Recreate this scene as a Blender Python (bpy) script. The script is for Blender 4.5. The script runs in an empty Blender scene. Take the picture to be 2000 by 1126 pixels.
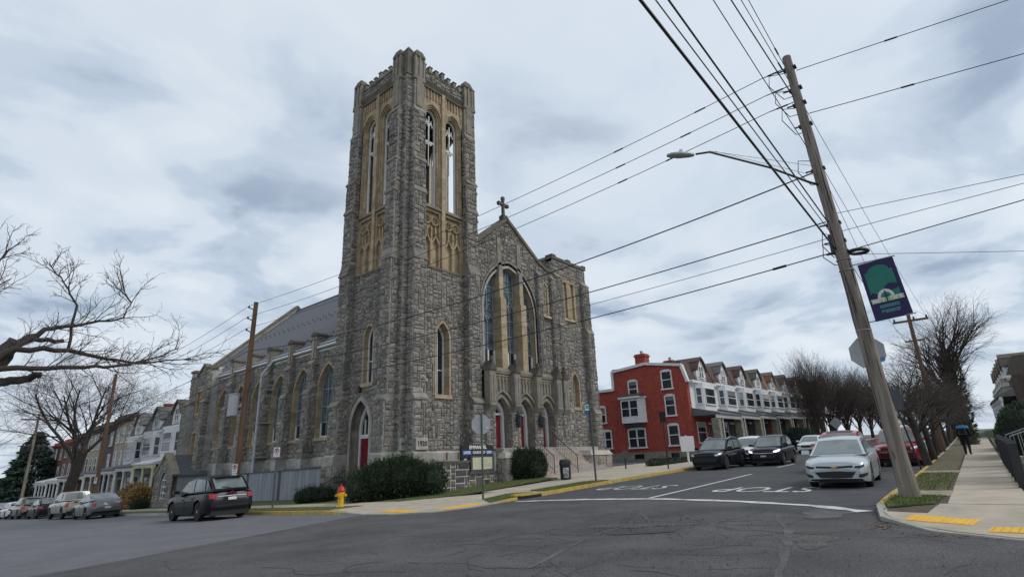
import bpy, bmesh, math, random
from mathutils import Vector, Matrix
from mathutils.geometry import tessellate_polygon
random.seed(7)
SC = bpy.context.scene
COL = SC.collection
R = math.radians

# ------------------------------------------------------------------ camera
EYE = Vector((0, 0, 1.5))
RX, RY = Vector((0.6594, -0.2006, -0.7246)), Vector((-0.7509, -0.2224, -0.6217))
def ortho(a, b):
    a = a.normalized(); b = (b - a * a.dot(b)).normalized(); return a, b, a.cross(b)
_x, _y, _z = ortho(Vector((970, -295, -1067.06)), Vector((-1290, -382, -1067.06)))
CAMR = Matrix((_x, _y, _z))            # rows: world axes in camera space -> camera to world rotation
cam = bpy.data.cameras.new('camera')
cam.sensor_width = 36.0
cam.lens = 36.0 * 1067.06 / 2000.0
cam.clip_start = 0.1
cam.clip_end = 3000
cam_ob = bpy.data.objects.new('camera', cam)
COL.objects.link(cam_ob)
cam_ob.matrix_world = Matrix.Translation(EYE) @ CAMR.to_4x4()
SC.camera = cam_ob
def px_size(p):                        # pixels per metre at a point (only to rank pieces by apparent size)
    d = CAMR.transposed() @ (Vector(p) - EYE)
    return 1067.0 / max(0.5, -d.z)

# ------------------------------------------------------------------ world, sun, exposure
SUN_EL, SUN_AZ = R(46), R(146)         # azimuth measured from +Y towards +X
w = bpy.data.worlds.new('World'); SC.world = w; w.use_nodes = True
nt = w.node_tree; nt.nodes.clear()
def N(tree, typ, **kw):
    n = tree.nodes.new(typ)
    for k, v in kw.items():
        if k == 'op': n.operation = v
        elif k == 'ins':
            for kk, vv in v.items(): n.inputs[kk].default_value = vv
        else: setattr(n, k, v)
    return n
def lk(tree, a, b): tree.links.new(a, b)
sky = N(nt, 'ShaderNodeTexSky', sky_type='NISHITA', sun_disc=False, sun_elevation=SUN_EL, sun_rotation=SUN_AZ, air_density=1.0, dust_density=2.5, ozone_density=1.5)
tc = N(nt, 'ShaderNodeTexCoord')
sep = N(nt, 'ShaderNodeSeparateXYZ'); lk(nt, tc.outputs['Generated'], sep.inputs[0])
zc = N(nt, 'ShaderNodeMath', op='MAXIMUM', ins={1: 0.0}); lk(nt, sep.outputs[2], zc.inputs[0])
za = N(nt, 'ShaderNodeMath', op='ADD', ins={1: 0.16}); lk(nt, zc.outputs[0], za.inputs[0])
dx = N(nt, 'ShaderNodeMath', op='DIVIDE'); lk(nt, sep.outputs[0], dx.inputs[0]); lk(nt, za.outputs[0], dx.inputs[1])
dy = N(nt, 'ShaderNodeMath', op='DIVIDE'); lk(nt, sep.outputs[1], dy.inputs[0]); lk(nt, za.outputs[0], dy.inputs[1])
cmb = N(nt, 'ShaderNodeCombineXYZ'); lk(nt, dx.outputs[0], cmb.inputs[0]); lk(nt, dy.outputs[0], cmb.inputs[1])
n1 = N(nt, 'ShaderNodeTexNoise', ins={'Scale': 2.3, 'Detail': 8.0, 'Roughness': 0.5, 'Distortion': 0.3}); lk(nt, cmb.outputs[0], n1.inputs['Vector'])
n2 = N(nt, 'ShaderNodeTexNoise', ins={'Scale': 0.55, 'Detail': 5.0, 'Roughness': 0.5}); lk(nt, cmb.outputs[0], n2.inputs['Vector'])
def ramp(tree, stops, interp='EASE'):
    r = N(tree, 'ShaderNodeValToRGB'); r.color_ramp.interpolation = interp
    e = r.color_ramp.elements
    while len(e) > 1: e.remove(e[-1])
    e[0].position, e[0].color = stops[0][0], stops[0][1]
    for p, c in stops[1:]:
        k = e.new(p); k.color = c
    return r
# cloud deck: bright high veil, with blue-grey patches where the lower cloud is thicker
r1 = ramp(nt, [(0.36, (7.4, 8.0, 8.6, 1)), (0.48, (6.5, 7.2, 8.05, 1)), (0.56, (5.0, 5.9, 7.0, 1)), (0.67, (3.2, 4.0, 5.2, 1))])
lk(nt, n1.outputs['Fac'], r1.inputs[0])
r2 = ramp(nt, [(0.38, (0.2, .2, .2, 1)), (0.58, (1, 1, 1, 1))]); lk(nt, n2.outputs['Fac'], r2.inputs[0])
mxc = N(nt, 'ShaderNodeMix', data_type='RGBA'); lk(nt, r2.outputs[0], mxc.inputs['Factor'])
mxc.inputs['A'].default_value = (6.6, 7.35, 8.2, 1); lk(nt, r1.outputs[0], mxc.inputs['B'])
mxs = N(nt, 'ShaderNodeMix', data_type='RGBA', ins={'Factor': 0.90}); lk(nt, sky.outputs[0], mxs.inputs['A']); lk(nt, mxc.outputs['Result'], mxs.inputs['B'])
bg = N(nt, 'ShaderNodeBackground', ins={'Strength': 0.10}); lk(nt, mxs.outputs['Result'], bg.inputs[0])
wo = N(nt, 'ShaderNodeOutputWorld'); lk(nt, bg.outputs[0], wo.inputs[0])

sun = bpy.data.lights.new('sun', 'SUN'); sun.energy = 1.35; sun.angle = R(24); sun.color = (1.0, 0.96, 0.9)
sun_ob = bpy.data.objects.new('sun', sun); COL.objects.link(sun_ob)
sd = Vector((math.sin(SUN_AZ) * math.cos(SUN_EL), math.cos(SUN_AZ) * math.cos(SUN_EL), math.sin(SUN_EL)))
sun_ob.rotation_euler = sd.to_track_quat('Z', 'Y').to_euler()
sun_ob.location = sd * 80
vs = SC.view_settings
vs.view_transform = 'Standard'; vs.look = 'None'; vs.exposure = 0.14; vs.gamma = 1.0; vs.use_curve_mapping = False

# ------------------------------------------------------------------ terrain height
def sstep(a, b, x):
    t = min(1.0, max(0.0, (x - a) / (b - a))); return t * t * (3 - 2 * t)
def zx(x):
    if x < 0: return .012 * max(x, -60.)
    if x < 70: return .012 * x + .00013 * x * x
    return 1.477 + .030 * (min(x, 150.) - 70)
def gyf(y):
    y = min(y, 220.)
    s = 2.0 * math.log1p(math.exp((y - 9) / 2.0)) if y < 60 else y - 9
    return -.036 * s
def gz(x, y):
    m = 1 - .9 * sstep(13.5, 30, x) * (1 - sstep(46, 60, y))
    return zx(x) + gyf(y) * m

# ------------------------------------------------------------------ materials
MATS = {}
def mat(name, col, rough=0.8, var=0.0, scale=4.0, bump=0.0, bscale=30.0, metal=0.0, col2=None, attr=False, spec=0.5, coat=0.0, emit=0.0, detail=6.0, stain=0.0, stcol=(0.05, 0.045, 0.04), stscale=0.5, stretch=None, alpha=None, coord='pos', bdist=0.02, grain=0.0, gscale=70.0):
    m = bpy.data.materials.new(name); m.use_nodes = True
    t = m.node_tree; p = t.nodes['Principled BSDF']
    p.inputs['Roughness'].default_value = rough; p.inputs['Metallic'].default_value = metal
    p.inputs['Specular IOR Level'].default_value = spec; p.inputs['Coat Weight'].default_value = coat
    c4 = lambda c: (c[0], c[1], c[2], 1)
    p.inputs['Base Color'].default_value = c4(col)
    if coord == 'pos': src = N(t, 'ShaderNodeNewGeometry').outputs['Position']
    else: src = N(t, 'ShaderNodeTexCoord').outputs['Object']
    if stretch:
        mp = N(t, 'ShaderNodeMapping'); mp.inputs['Scale'].default_value = stretch; lk(t, src, mp.inputs[0]); src = mp.outputs[0]
    out = None
    if var > 0 or col2:
        nz = N(t, 'ShaderNodeTexNoise', ins={'Scale': scale, 'Detail': detail, 'Roughness': 0.62}); lk(t, src, nz.inputs['Vector'])
        c2 = col2 or tuple(x * (1 - var) for x in col); c1 = tuple(x * (1 + var) for x in col) if not col2 else col
        rr = ramp(t, [(0.32, c4(c2)), (0.68, c4(c1))], 'LINEAR'); lk(t, nz.outputs['Fac'], rr.inputs[0]); out = rr.outputs[0]
    if attr:
        at = N(t, 'ShaderNodeAttribute', attribute_name='tint')
        mx = N(t, 'ShaderNodeMix', data_type='RGBA', blend_type='MULTIPLY', ins={'Factor': 1.0})
        if out: lk(t, out, mx.inputs['A'])
        else: mx.inputs['A'].default_value = c4(col)
        lk(t, at.outputs['Color'], mx.inputs['B']); out = mx.outputs['Result']
    if stain > 0:
        ns = N(t, 'ShaderNodeTexNoise', ins={'Scale': stscale, 'Detail': 7.0, 'Roughness': 0.68}); lk(t, src, ns.inputs['Vector'])
        rs = ramp(t, [(0.48, (0, 0, 0, 1)), (0.72, (stain, stain, stain, 1))]); lk(t, ns.outputs['Fac'], rs.inputs[0])
        mx = N(t, 'ShaderNodeMix', data_type='RGBA'); lk(t, rs.outputs[0], mx.inputs['Factor'])
        if out: lk(t, out, mx.inputs['A'])
        else: mx.inputs['A'].default_value = c4(col)
        mx.inputs['B'].default_value = c4(stcol); out = mx.outputs['Result']
    if grain > 0:                       # fine aggregate: light and dark chips
        ng = N(t, 'ShaderNodeTexNoise', ins={'Scale': gscale, 'Detail': 3.0, 'Roughness': 0.75}); lk(t, src, ng.inputs['Vector'])
        rg = ramp(t, [(0.36, (1 - grain,) * 3 + (1,)), (0.52, (1, 1, 1, 1)), (0.68, (1 + grain * 1.6,) * 3 + (1,))], 'LINEAR'); lk(t, ng.outputs['Fac'], rg.inputs[0])
        mx = N(t, 'ShaderNodeMix', data_type='RGBA', blend_type='MULTIPLY', ins={'Factor': 1.0})
        if out: lk(t, out, mx.inputs['A'])
        else: mx.inputs['A'].default_value = c4(col)
        lk(t, rg.outputs[0], mx.inputs['B']); out = mx.outputs['Result']
    if out: lk(t, out, p.inputs['Base Color'])
    if bump > 0:
        nb = N(t, 'ShaderNodeTexNoise', ins={'Scale': bscale, 'Detail': 5.0, 'Roughness': 0.6}); lk(t, src, nb.inputs['Vector'])
        b = N(t, 'ShaderNodeBump', ins={'Strength': bump, 'Distance': bdist}); lk(t, nb.outputs['Fac'], b.inputs['Height']); lk(t, b.outputs[0], p.inputs['Normal'])
    if emit > 0:
        p.inputs['Emission Color'].default_value = c4(col); p.inputs['Emission Strength'].default_value = emit
    MATS[name] = m
    return m
mat('stone', (0.262, 0.246, 0.222), 0.9, 0.42, 8.0, 1.0, 14, attr=True, stain=0.45, stcol=(0.07, 0.066, 0.06), stscale=0.35, spec=0.25, bdist=0.05)
mat('stone_wall', (0.38, 0.37, 0.35), 0.9, 0.22, 3.0, 0.5, 20, stain=0.5, stscale=0.4, spec=0.25)
mat('trim_tan', (0.40, 0.315, 0.205), 0.85, 0.22, 2.5, 0.3, 30, attr=True, stain=0.5, stcol=(0.12, 0.095, 0.06), stscale=0.9, spec=0.3)
mat('trim_grey', (0.25, 0.228, 0.195), 0.88, 0.22, 2.0, 0.35, 25, attr=True, stain=0.6, stcol=(0.07, 0.065, 0.055), stscale=0.8, spec=0.3)
mat('course', (0.36, 0.34, 0.31), 0.88, 0.2, 3.0, 0.4, 25, attr=True, stain=0.4, stcol=(0.1, 0.09, 0.08), stscale=0.7, spec=0.3)
mat('dark_coping', (0.11, 0.10, 0.085), 0.9, 0.35, 3.0, 0.4, 25, spec=0.3)
mat('slate', (0.098, 0.098, 0.108), 0.75, 0.3, 6.0, 0.5, 8, stretch=(1, 1, 3.0), stain=0.3, stcol=(0.13, 0.127, 0.135), stscale=0.6)
mat('copper', (0.13, 0.30, 0.25), 0.7, 0.2, 3.0)
mat('church_glass', (0.095, 0.125, 0.14), 0.12, 0.55, 2.2, 0.12, 6, spec=0.6, detail=3)
mat('dark_glass', (0.012, 0.015, 0.018), 0.08, 0, spec=0.6)
mat('pane', (0.03, 0.036, 0.042), 0.08, 0.5, 0.9, 0.05, 2.5, spec=0.6)
mat('lead_frame', (0.23, 0.29, 0.31), 0.5, 0.15, 5)
mat('white_paint', (0.70, 0.71, 0.71), 0.55, 0.1, 4.0, 0.1, 30, stain=0.25, stcol=(0.35, 0.34, 0.32), stscale=1.5)
mat('red_door', (0.18, 0.010, 0.018), 0.45, 0.15, 3)
mat('black_iron', (0.02, 0.02, 0.022), 0.5, 0.2, 6)
mat('board_grey', (0.26, 0.275, 0.30), 0.85, 0.16, 5, 0.3, 10, attr=True, stretch=(1, 1, .12), stain=.3, stcol=(.14, .14, .15), stscale=1.0)
mat('board_dark', (0.075, 0.08, 0.095), 0.8, 0.2, 5)
mat('asphalt_new', (0.064, 0.065, 0.068), 0.9, 0.18, 1.2, 0.55, 55, stain=0.5, stcol=(0.085, 0.083, 0.084), stscale=0.22, spec=0.35, grain=.35, gscale=45)
mat('asphalt_mid', (0.086, 0.084, 0.086), 0.92, 0.30, .55, 0.9, 45, spec=0.3, stain=.6, stcol=(.115, .111, .116), stscale=.33, grain=.5, gscale=48)
mat('asphalt_old', (0.138, 0.141, 0.148), 0.92, 0.14, .8, 0.5, 60, stain=0.45, stcol=(0.115, 0.117, 0.122), stscale=0.16, spec=0.3, grain=.28, gscale=40)
mat('tar', (0.036, 0.035, 0.036), 0.75, 0.3, 9, 0.9, 40)
mat('patch_grey', (0.078, 0.073, 0.070), 0.95, 0.35, 3, 0.9, 35, grain=.5, gscale=45)
mat('patch_lilac', (0.098, 0.094, 0.102), 0.95, 0.3, 3, 0.9, 35, grain=.5, gscale=40)
mat('patch_sand', (0.092, 0.086, 0.079), 0.95, 0.4, 3, 0.9, 35, grain=.5, gscale=40)
mat('seam_grey', (0.092, 0.089, 0.090), 0.95, 0.35, 3, 0.9, 35, grain=.4)
mat('concrete', (0.41, 0.36, 0.285), 0.9, 0.13, 1.6, 0.3, 60, attr=True, stain=0.35, stcol=(0.26, 0.235, 0.19), stscale=0.9, spec=0.3)
mat('kerb', (0.33, 0.31, 0.27), 0.9, 0.2, 4, 0.4, 40, attr=True)
mat('kerb_yellow', (0.44, 0.30, 0.06), 0.8, 0.25, 5, 0.3, 40, attr=True, stain=0.85, stcol=(0.27, 0.25, 0.2), stscale=1.8)
mat('tactile', (0.72, 0.40, 0.03), 0.7, 0.12, 5)
mat('road_white', (0.60, 0.60, 0.58), 0.8, 0.15, 6, 0.3, 50, stain=0.85, stcol=(0.10, 0.10, 0.10), stscale=2.6)
mat('blue_paint', (0.10, 0.24, 0.48), 0.8, 0.2, 5)
mat('soil', (0.085, 0.065, 0.045), 0.95, 0.35, 6, 0.8, 30)
mat('lawn', (0.08, 0.10, 0.032), 0.95, 0.4, 5, 0.8, 50, stain=0.9, stcol=(0.12, 0.092, 0.055), stscale=1.0)
mat('verge_dull', (0.115, 0.10, 0.058), 0.95, 0.35, 4, 0.8, 40, stain=0.8, stcol=(0.085, 0.068, 0.048), stscale=1.1)
mat('grass_blade', (0.085, 0.13, 0.03), 0.8, 0.4, 3, attr=True)
mat('ground', (0.10, 0.10, 0.085), 0.95, 0.3, 0.4)
mat('wood_pole', (0.215, 0.185, 0.155), 0.9, 0.42, 9.0, 0.9, 30, stretch=(1, 1, .07), stain=0.65, stcol=(0.09, 0.07, 0.055), stscale=5.0)
mat('wood_brown', (0.13, 0.075, 0.045), 0.9, 0.3, 3.0, 0.6, 14, stretch=(1, 1, .16))
mat('bark', (0.045, 0.038, 0.033), 0.95, 0.35, 5, 0.8, 12, stretch=(1, 1, .4))
mat('twig', (0.085, 0.066, 0.055), 0.95, 0.3, 2)
mat('ivy', (0.045, 0.07, 0.025), 0.8, 0.4, 3, attr=True)
mat('yew', (0.022, 0.042, 0.018), 0.75, 0.45, 4, attr=True)
mat('spruce', (0.022, 0.05, 0.032), 0.8, 0.4, 3, attr=True)
mat('dry_shrub', (0.34, 0.225, 0.11), 0.85, 0.3, 3, attr=True)
mat('hydrant_yellow', (0.72, 0.42, 0.01), 0.45, 0.08, 6)
mat('hydrant_red', (0.42, 0.015, 0.02), 0.45, 0.08, 6)
mat('galv', (0.36, 0.37, 0.38), 0.5, 0.12, 5, metal=0.5)
mat('sign_back', (0.40, 0.41, 0.42), 0.55, 0.1, 4, metal=0.3)
mat('sign_white', (0.72, 0.70, 0.70), 0.5)
mat('sign_red', (0.35, 0.02, 0.03), 0.5)
mat('sign_black', (0.015, 0.017, 0.02), 0.4)
mat('sign_blue', (0.03, 0.12, 0.45), 0.45)
mat('sign_green', (0.03, 0.42, 0.10), 0.45)
mat('letter_cream', (0.60, 0.62, 0.42), 0.6)
mat('wire', (0.012, 0.012, 0.014), 0.6)
mat('wire_thin', (0.05, 0.05, 0.055), 0.6)
mat('brick_red', (0.33, 0.06, 0.04), 0.88, 0.2, 2.2, 0.4, 20, stain=0.45, stcol=(0.24, 0.045, 0.032), stscale=0.6, grain=.25, gscale=9)
mat('brick_brown', (0.14, 0.075, 0.05), 0.9, 0.25, 3, 0.4, 20, stain=.3)
mat('brick_dark', (0.08, 0.06, 0.05), 0.9, 0.25, 3, 0.4, 20)
mat('brick_tan', (0.34, 0.29, 0.22), 0.9, 0.2, 3, 0.3, 20)
mat('brick_orange', (0.36, 0.17, 0.06), 0.9, 0.2, 3, 0.3, 20)
mat('roof_red', (0.09, 0.05, 0.043), 0.85, 0.25, 5, 0.4, 10)
mat('roof_grey', (0.13, 0.13, 0.135), 0.85, 0.25, 5, 0.4, 10)
mat('roof_brown', (0.10, 0.085, 0.07), 0.85, 0.25, 5, 0.4, 10)
mat('roof_orange', (0.17, 0.10, 0.062), 0.85, 0.25, 5, 0.4, 10)
mat('rubble', (0.24, 0.215, 0.17), 0.92, 0.5, 4.5, 0.9, 7)
mat('tyre', (0.012, 0.012, 0.013), 0.85)
mat('rim', (0.42, 0.43, 0.45), 0.3, metal=0.8)
mat('car_glass', (0.15, 0.18, 0.18), 0.05, 0.35, 1.2, spec=0.8)  # base colour lightened to carry sky reflection and pale interior
mat('car_dark', (0.012, 0.012, 0.014), 0.55)
mat('chrome', (0.65, 0.66, 0.68), 0.18, metal=1.0)
mat('lamp_clear', (0.55, 0.57, 0.6), 0.1, spec=0.7)
mat('lamp_lit', (0.95, 0.95, 1.0), 0.3, emit=1.3)
mat('tail_red', (0.40, 0.012, 0.018), 0.2, spec=0.6)
mat('plate', (0.55, 0.56, 0.50), 0.5)
mat('gold', (0.62, 0.40, 0.08), 0.35, metal=0.6)
for nm, c, me in (('paint_black', (0.010, 0.011, 0.014), 0.0), ('paint_navy', (0.012, 0.013, 0.018), 0.0), ('paint_silver', (0.46, 0.49, 0.505), 0.35), ('paint_grey', (0.11, 0.115, 0.12), 0.4), ('paint_white', (0.68, 0.69, 0.69), 0.0), ('paint_red', (0.28, 0.008, 0.022), 0.1), ('paint_orange', (0.48, 0.035, 0.02), 0.0), ('paint_tan', (0.34, 0.30, 0.25), 0.35), ('paint_bronze', (0.12, 0.095, 0.075), 0.4), ('paint_maroon', (0.08, 0.008, 0.012), 0.1)):
    dk = max(c) < .05; mat(nm, c, 0.22 if dk else 0.3, metal=me, coat=0.04 if dk else 0.5, spec=0.16 if dk else 0.5)

# ------------------------------------------------------------------ mesh builder
WO = {}                                # world origin of each thing / part that was placed without rotation
class MB:
    def __init__(s): s.v, s.f, s.m, s.c, s.tint = [], [], [], [], (1, 1, 1)
    def P(s, p):
        s.v.append((p[0], p[1], p[2])); s.c.append(s.tint); return len(s.v) - 1
    def face(s, pts, mi=0):
        s.f.append([s.P(p) for p in pts]); s.m.append(mi)
    def box(s, x0, x1, y0, y1, z0, z1, mi=0):
        i = len(s.v)
        for z in (z0, z1):
            for x, y in ((x0, y0), (x1, y0), (x1, y1), (x0, y1)): s.P((x, y, z))
        for q in ((3, 2, 1, 0), (4, 5, 6, 7), (0, 1, 5, 4), (1, 2, 6, 5), (2, 3, 7, 6), (3, 0, 4, 7)):
            s.f.append([i + k for k in q]); s.m.append(mi)
        return s
    def hexa(s, p8, mi=0):             # eight corners: bottom ring then top ring, counter-clockwise from above
        i = len(s.v)
        for p in p8: s.P(p)
        for q in ((3, 2, 1, 0), (4, 5, 6, 7), (0, 1, 5, 4), (1, 2, 6, 5), (2, 3, 7, 6), (3, 0, 4, 7)):
            s.f.append([i + k for k in q]); s.m.append(mi)
        return s
    def prism(s, pts, vec, mi=0):      # closed planar polygon swept along vec
        i, n = len(s.v), len(pts); vec = Vector(vec)
        nrm = Vector((0, 0, 0)); P = [Vector(p) for p in pts]
        for k in range(n): nrm += P[k].cross(P[(k + 1) % n])
        if nrm.dot(vec) > 0: P.reverse()
        for p in P: s.P(p)
        for p in P: s.P(p + vec)
        for t in tessellate_polygon([P]):
            a, b, c = t
            if (P[b] - P[a]).cross(P[c] - P[a]).dot(vec) > 0: b, c = c, b
            s.f.append([i + a, i + b, i + c]); s.m.append(mi)
            s.f.append([i + n + a, i + n + c, i + n + b]); s.m.append(mi)
        for k in range(n):
            j = (k + 1) % n
            s.f.append([i + j, i + k, i + n + k, i + n + j][::-1] if False else [i + k, i + n + k, i + n + j, i + j]); s.m.append(mi)
        return s
    def tube(s, pts, rad, n=6, caps=True, mi=0):
        pts = [Vector(p) for p in pts]
        if not hasattr(rad, '__len__'): rad = [rad] * len(pts)
        i0 = len(s.v); ref = None
        for k, p in enumerate(pts):
            d = (pts[min(k + 1, len(pts) - 1)] - pts[max(k - 1, 0)])
            d = d.normalized() if d.length > 1e-9 else Vector((0, 0, 1))
            if ref is None: ref = Vector((1, 0, 0)) if abs(d.x) < 0.8 else Vector((0, 1, 0))
            a = (ref - d * ref.dot(d)).normalized(); b = d.cross(a); ref = a
            for j in range(n):
                t = 2 * math.pi * j / n; s.P(p + (a * math.cos(t) + b * math.sin(t)) * rad[k])
        for k in range(len(pts) - 1):
            for j in range(n):
                q = i0 + k * n
                s.f.append([q + j, q + (j + 1) % n, q + n + (j + 1) % n, q + n + j]); s.m.append(mi)
        if caps:
            s.f.append([i0 + j for j in range(n)][::-1]); s.m.append(mi)
            e = i0 + (len(pts) - 1) * n
            s.f.append([e + j for j in range(n)]); s.m.append(mi)
        return s
    def lathe(s, prof, c=(0, 0, 0), n=14, mi=0):    # profile of (radius, z)
        s.tube([(c[0], c[1], c[2] + z) for r, z in prof], [max(r, 1e-3) for r, z in prof], n, True, mi) if False else None
        i0 = len(s.v)
        for r, z in prof:
            for j in range(n):
                t = 2 * math.pi * j / n; s.P((c[0] + r * math.cos(t), c[1] + r * math.sin(t), c[2] + z))
        for k in range(len(prof) - 1):
            for j in range(n):
                q = i0 + k * n; s.f.append([q + j, q + (j + 1) % n, q + n + (j + 1) % n, q + n + j]); s.m.append(mi)
        s.f.append([i0 + j for j in range(n)][::-1]); s.m.append(mi)
        e = i0 + (len(prof) - 1) * n; s.f.append([e + j for j in range(n)]); s.m.append(mi)
        return s
    def ring(s, c, u, v, r0, r1, n=16, mi=0):       # flat ring in plane u,v
        c, u, v = Vector(c), Vector(u), Vector(v)
        for j in range(n):
            a, b = 2 * math.pi * j / n, 2 * math.pi * (j + 1) / n
            A, B = u * math.cos(a) + v * math.sin(a), u * math.cos(b) + v * math.sin(b)
            s.face([c + A * r0, c + A * r1, c + B * r1, c + B * r0], mi)
        return s
    def torus(s, c, u, v, r, t, n=16, m=5, mi=0):
        c, u, v = Vector(c), Vector(u).normalized(), Vector(v).normalized(); w_ = u.cross(v); i0 = len(s.v)
        for j in range(n):
            a = 2 * math.pi * j / n; d = u * math.cos(a) + v * math.sin(a)
            for k in range(m):
                b = 2 * math.pi * k / m; s.P(c + d * (r + t * math.cos(b)) + w_ * (t * math.sin(b)))
        for j in range(n):
            for k in range(m):
                A = i0 + j * m; B = i0 + ((j + 1) % n) * m
                s.f.append([A + k, B + k, B + (k + 1) % m, A + (k + 1) % m]); s.m.append(mi)
        return s
    def xf(s, M4):
        s.v = [tuple(M4 @ Vector(p)) for p in s.v]; return s
    def add(s, o):
        i = len(s.v); s.v += o.v; s.c += o.c
        s.f += [[k + i for k in q] for q in o.f]; s.m += o.m; return s
    def mesh(s, name, mats, smooth=False, off=(0, 0, 0)):
        me = bpy.data.meshes.new(name)
        me.from_pydata([(p[0] - off[0], p[1] - off[1], p[2] - off[2]) for p in s.v], [], s.f)
        if not isinstance(mats, (list, tuple)): mats = [mats]
        for m_ in mats: me.materials.append(MATS[m_])
        if len(mats) > 1: me.polygons.foreach_set('material_index', s.m)
        if any(MATS[m_].node_tree.nodes.get('Attribute') for m_ in mats):
            at = me.attributes.new('tint', 'FLOAT_COLOR', 'POINT')
            at.data.foreach_set('color', [x for c in s.c for x in (c[0], c[1], c[2], 1.0)])
        if smooth: me.polygons.foreach_set('use_smooth', [True] * len(me.polygons))
        me.update(); return me
    def build(s, name, mats, parent=None, smooth=False, local=False, label=None, cat=None, group=None, kind=None, angle=None):
        """link as ONE object. World coordinates (re-centred on its base) unless local=True (coordinates of the thing)."""
        if local or not s.v: c = Vector((0, 0, 0))
        else:
            xs, ys, zs = zip(*s.v); c = Vector(((min(xs) + max(xs)) / 2, (min(ys) + max(ys)) / 2, min(zs)))
        me = s.mesh(name, mats, smooth, c)
        if angle is not None:
            me.polygons.foreach_set('use_smooth', [True] * len(me.polygons))
            me.set_sharp_from_angle(angle=R(angle))
        o = bpy.data.objects.new(name, me); COL.objects.link(o)
        if parent: o.parent = parent
        o.location = c if local else c - (WO.get(parent.name, Vector((0, 0, 0))) if parent else Vector((0, 0, 0)))
        WO[o.name] = c.copy()
        return tag(o, label, cat, group, kind)
def tag(o, label=None, cat=None, group=None, kind=None):
    if label: o['label'] = label
    if cat: o['category'] = cat
    if group: o['group'] = group
    if kind: o['kind'] = kind
    return o
def thing(name, label, cat, loc, rotz=0.0, group=None):
    o = bpy.data.objects.new(name, None); COL.objects.link(o); o.empty_display_size = 0.3
    o.location = loc; o.rotation_euler = (0, 0, rotz); WO[o.name] = Vector(loc)
    return tag(o, label, cat, group)
def kids(o): return [c for c in bpy.data.objects if c.parent == o]
CH = {}
def copy_tree(o, parent=None, children=None):
    c = o.copy(); COL.objects.link(c); c.parent = parent
    for ch in list(o.children): copy_tree(ch, c)
    return c
def rt(a=0.12): # random tint
    k = 1 + random.uniform(-a, a); return (k * (1 + random.uniform(-.03, .03)), k, k * (1 + random.uniform(-.04, .04)))
def text_mesh(body, size, bold=0.0, align='CENTER', sx=1.0):
    """lettering as a list of triangles in 2D, from the built-in font"""
    cu = bpy.data.curves.new('lettering', 'FONT'); cu.body = body; cu.size = size; cu.align_x = align; cu.align_y = 'CENTER'; cu.offset = bold; cu.resolution_u = 3
    ob = bpy.data.objects.new('lettering', cu); COL.objects.link(ob)
    me = bpy.data.meshes.new_from_object(ob.evaluated_get(bpy.context.evaluated_depsgraph_get()))
    V = [(v.co.x * sx, v.co.y) for v in me.vertices]; F = [list(p.vertices) for p in me.polygons]
    bpy.data.objects.remove(ob); bpy.data.curves.remove(cu); bpy.data.meshes.remove(me)
    return V, F
def put_text(mb, body, size, o, u, v, bold=0.0, sx=1.0, mi=0, drape=None):
    V, F = text_mesh(body, size, bold, sx=sx); o, u, v = Vector(o), Vector(u), Vector(v)
    i = len(mb.v)
    for a, b in V:
        p = o + u * a + v * b
        if drape is not None: p.z = gz(p.x, p.y) + drape
        mb.P(p)
    for q in F: mb.f.append([i + k for k in q]); mb.m.append(mi)
# ================================================================== THE SETTING: ground, roads, pavements
def drape(name, poly, dz, m, step=1.0, label=None, kind='structure', skirt=0.0, parent=None, hole=None, dzf=None):
    bm = bmesh.new()
    P = [Vector((x, y, 0)) for x, y in poly]
    vs_ = [bm.verts.new(p) for p in P]
    for t in tessellate_polygon([P]): bm.faces.new([vs_[k] for k in t])
    xs = [p.x for p in P]; ys = [p.y for p in P]
    def cut(a, b, ax):
        n = int((b - a) / step)
        for k in range(1, n + 1):
            q = a + k * (b - a) / (n + 1); co = [0, 0, 0]; no = [0, 0, 0]; co[ax] = q; no[ax] = 1
            bmesh.ops.bisect_plane(bm, geom=bm.verts[:] + bm.edges[:] + bm.faces[:], plane_co=co, plane_no=no, dist=1e-5)
    cut(min(xs), max(xs), 0); cut(min(ys), max(ys), 1)
    bm.normal_update()
    for f in bm.faces:
        if f.normal.z < 0: f.normal_flip()
    if skirt:
        ext = bmesh.ops.extrude_edge_only(bm, edges=[e for e in bm.edges if e.is_boundary])
        low = set(v for v in ext['geom'] if isinstance(v, bmesh.types.BMVert))
    else: low = set()
    for v in bm.verts:
        d = dzf(v.co.x, v.co.y) if dzf else dz
        v.co.z = gz(v.co.x, v.co.y) + d - (skirt if v in low else 0)
    me = bpy.data.meshes.new(name); bm.to_mesh(me); bm.free(); me.materials.append(MATS[m])
    o = bpy.data.objects.new(name, me); COL.objects.link(o); o.parent = parent; WO[o.name] = Vector((0, 0, 0))
    if any(n.type == 'ATTRIBUTE' for n in MATS[m].node_tree.nodes):
        at = me.attributes.new('tint', 'FLOAT_COLOR', 'POINT'); at.data.foreach_set('color', [1.0] * (4 * len(me.vertices)))
    if parent is None and kind: o['kind'] = kind
    if label: o['label'] = label
    return o

# one big sheet of land out to the horizon
def ground_sheet():
    b = MB(); g = []
    a = [-900, -500, -300, -200, -140, -100] + list(range(-80, 180, 5)) + [200, 240, 300, 400, 600, 900]
    for x in a:
        for y in a: g.append((x, y))
    n = len(a)
    for x, y in g: b.P((x, y, gz(x, y) - 0.09))
    for i in range(n - 1):
        for j in range(n - 1):
            b.f.append([i * n + j, (i + 1) * n + j, (i + 1) * n + j + 1, i * n + j + 1]); b.m.append(0)
    return b.build('ground', 'ground', local=True, kind='structure', smooth=True)
ground_sheet()

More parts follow.
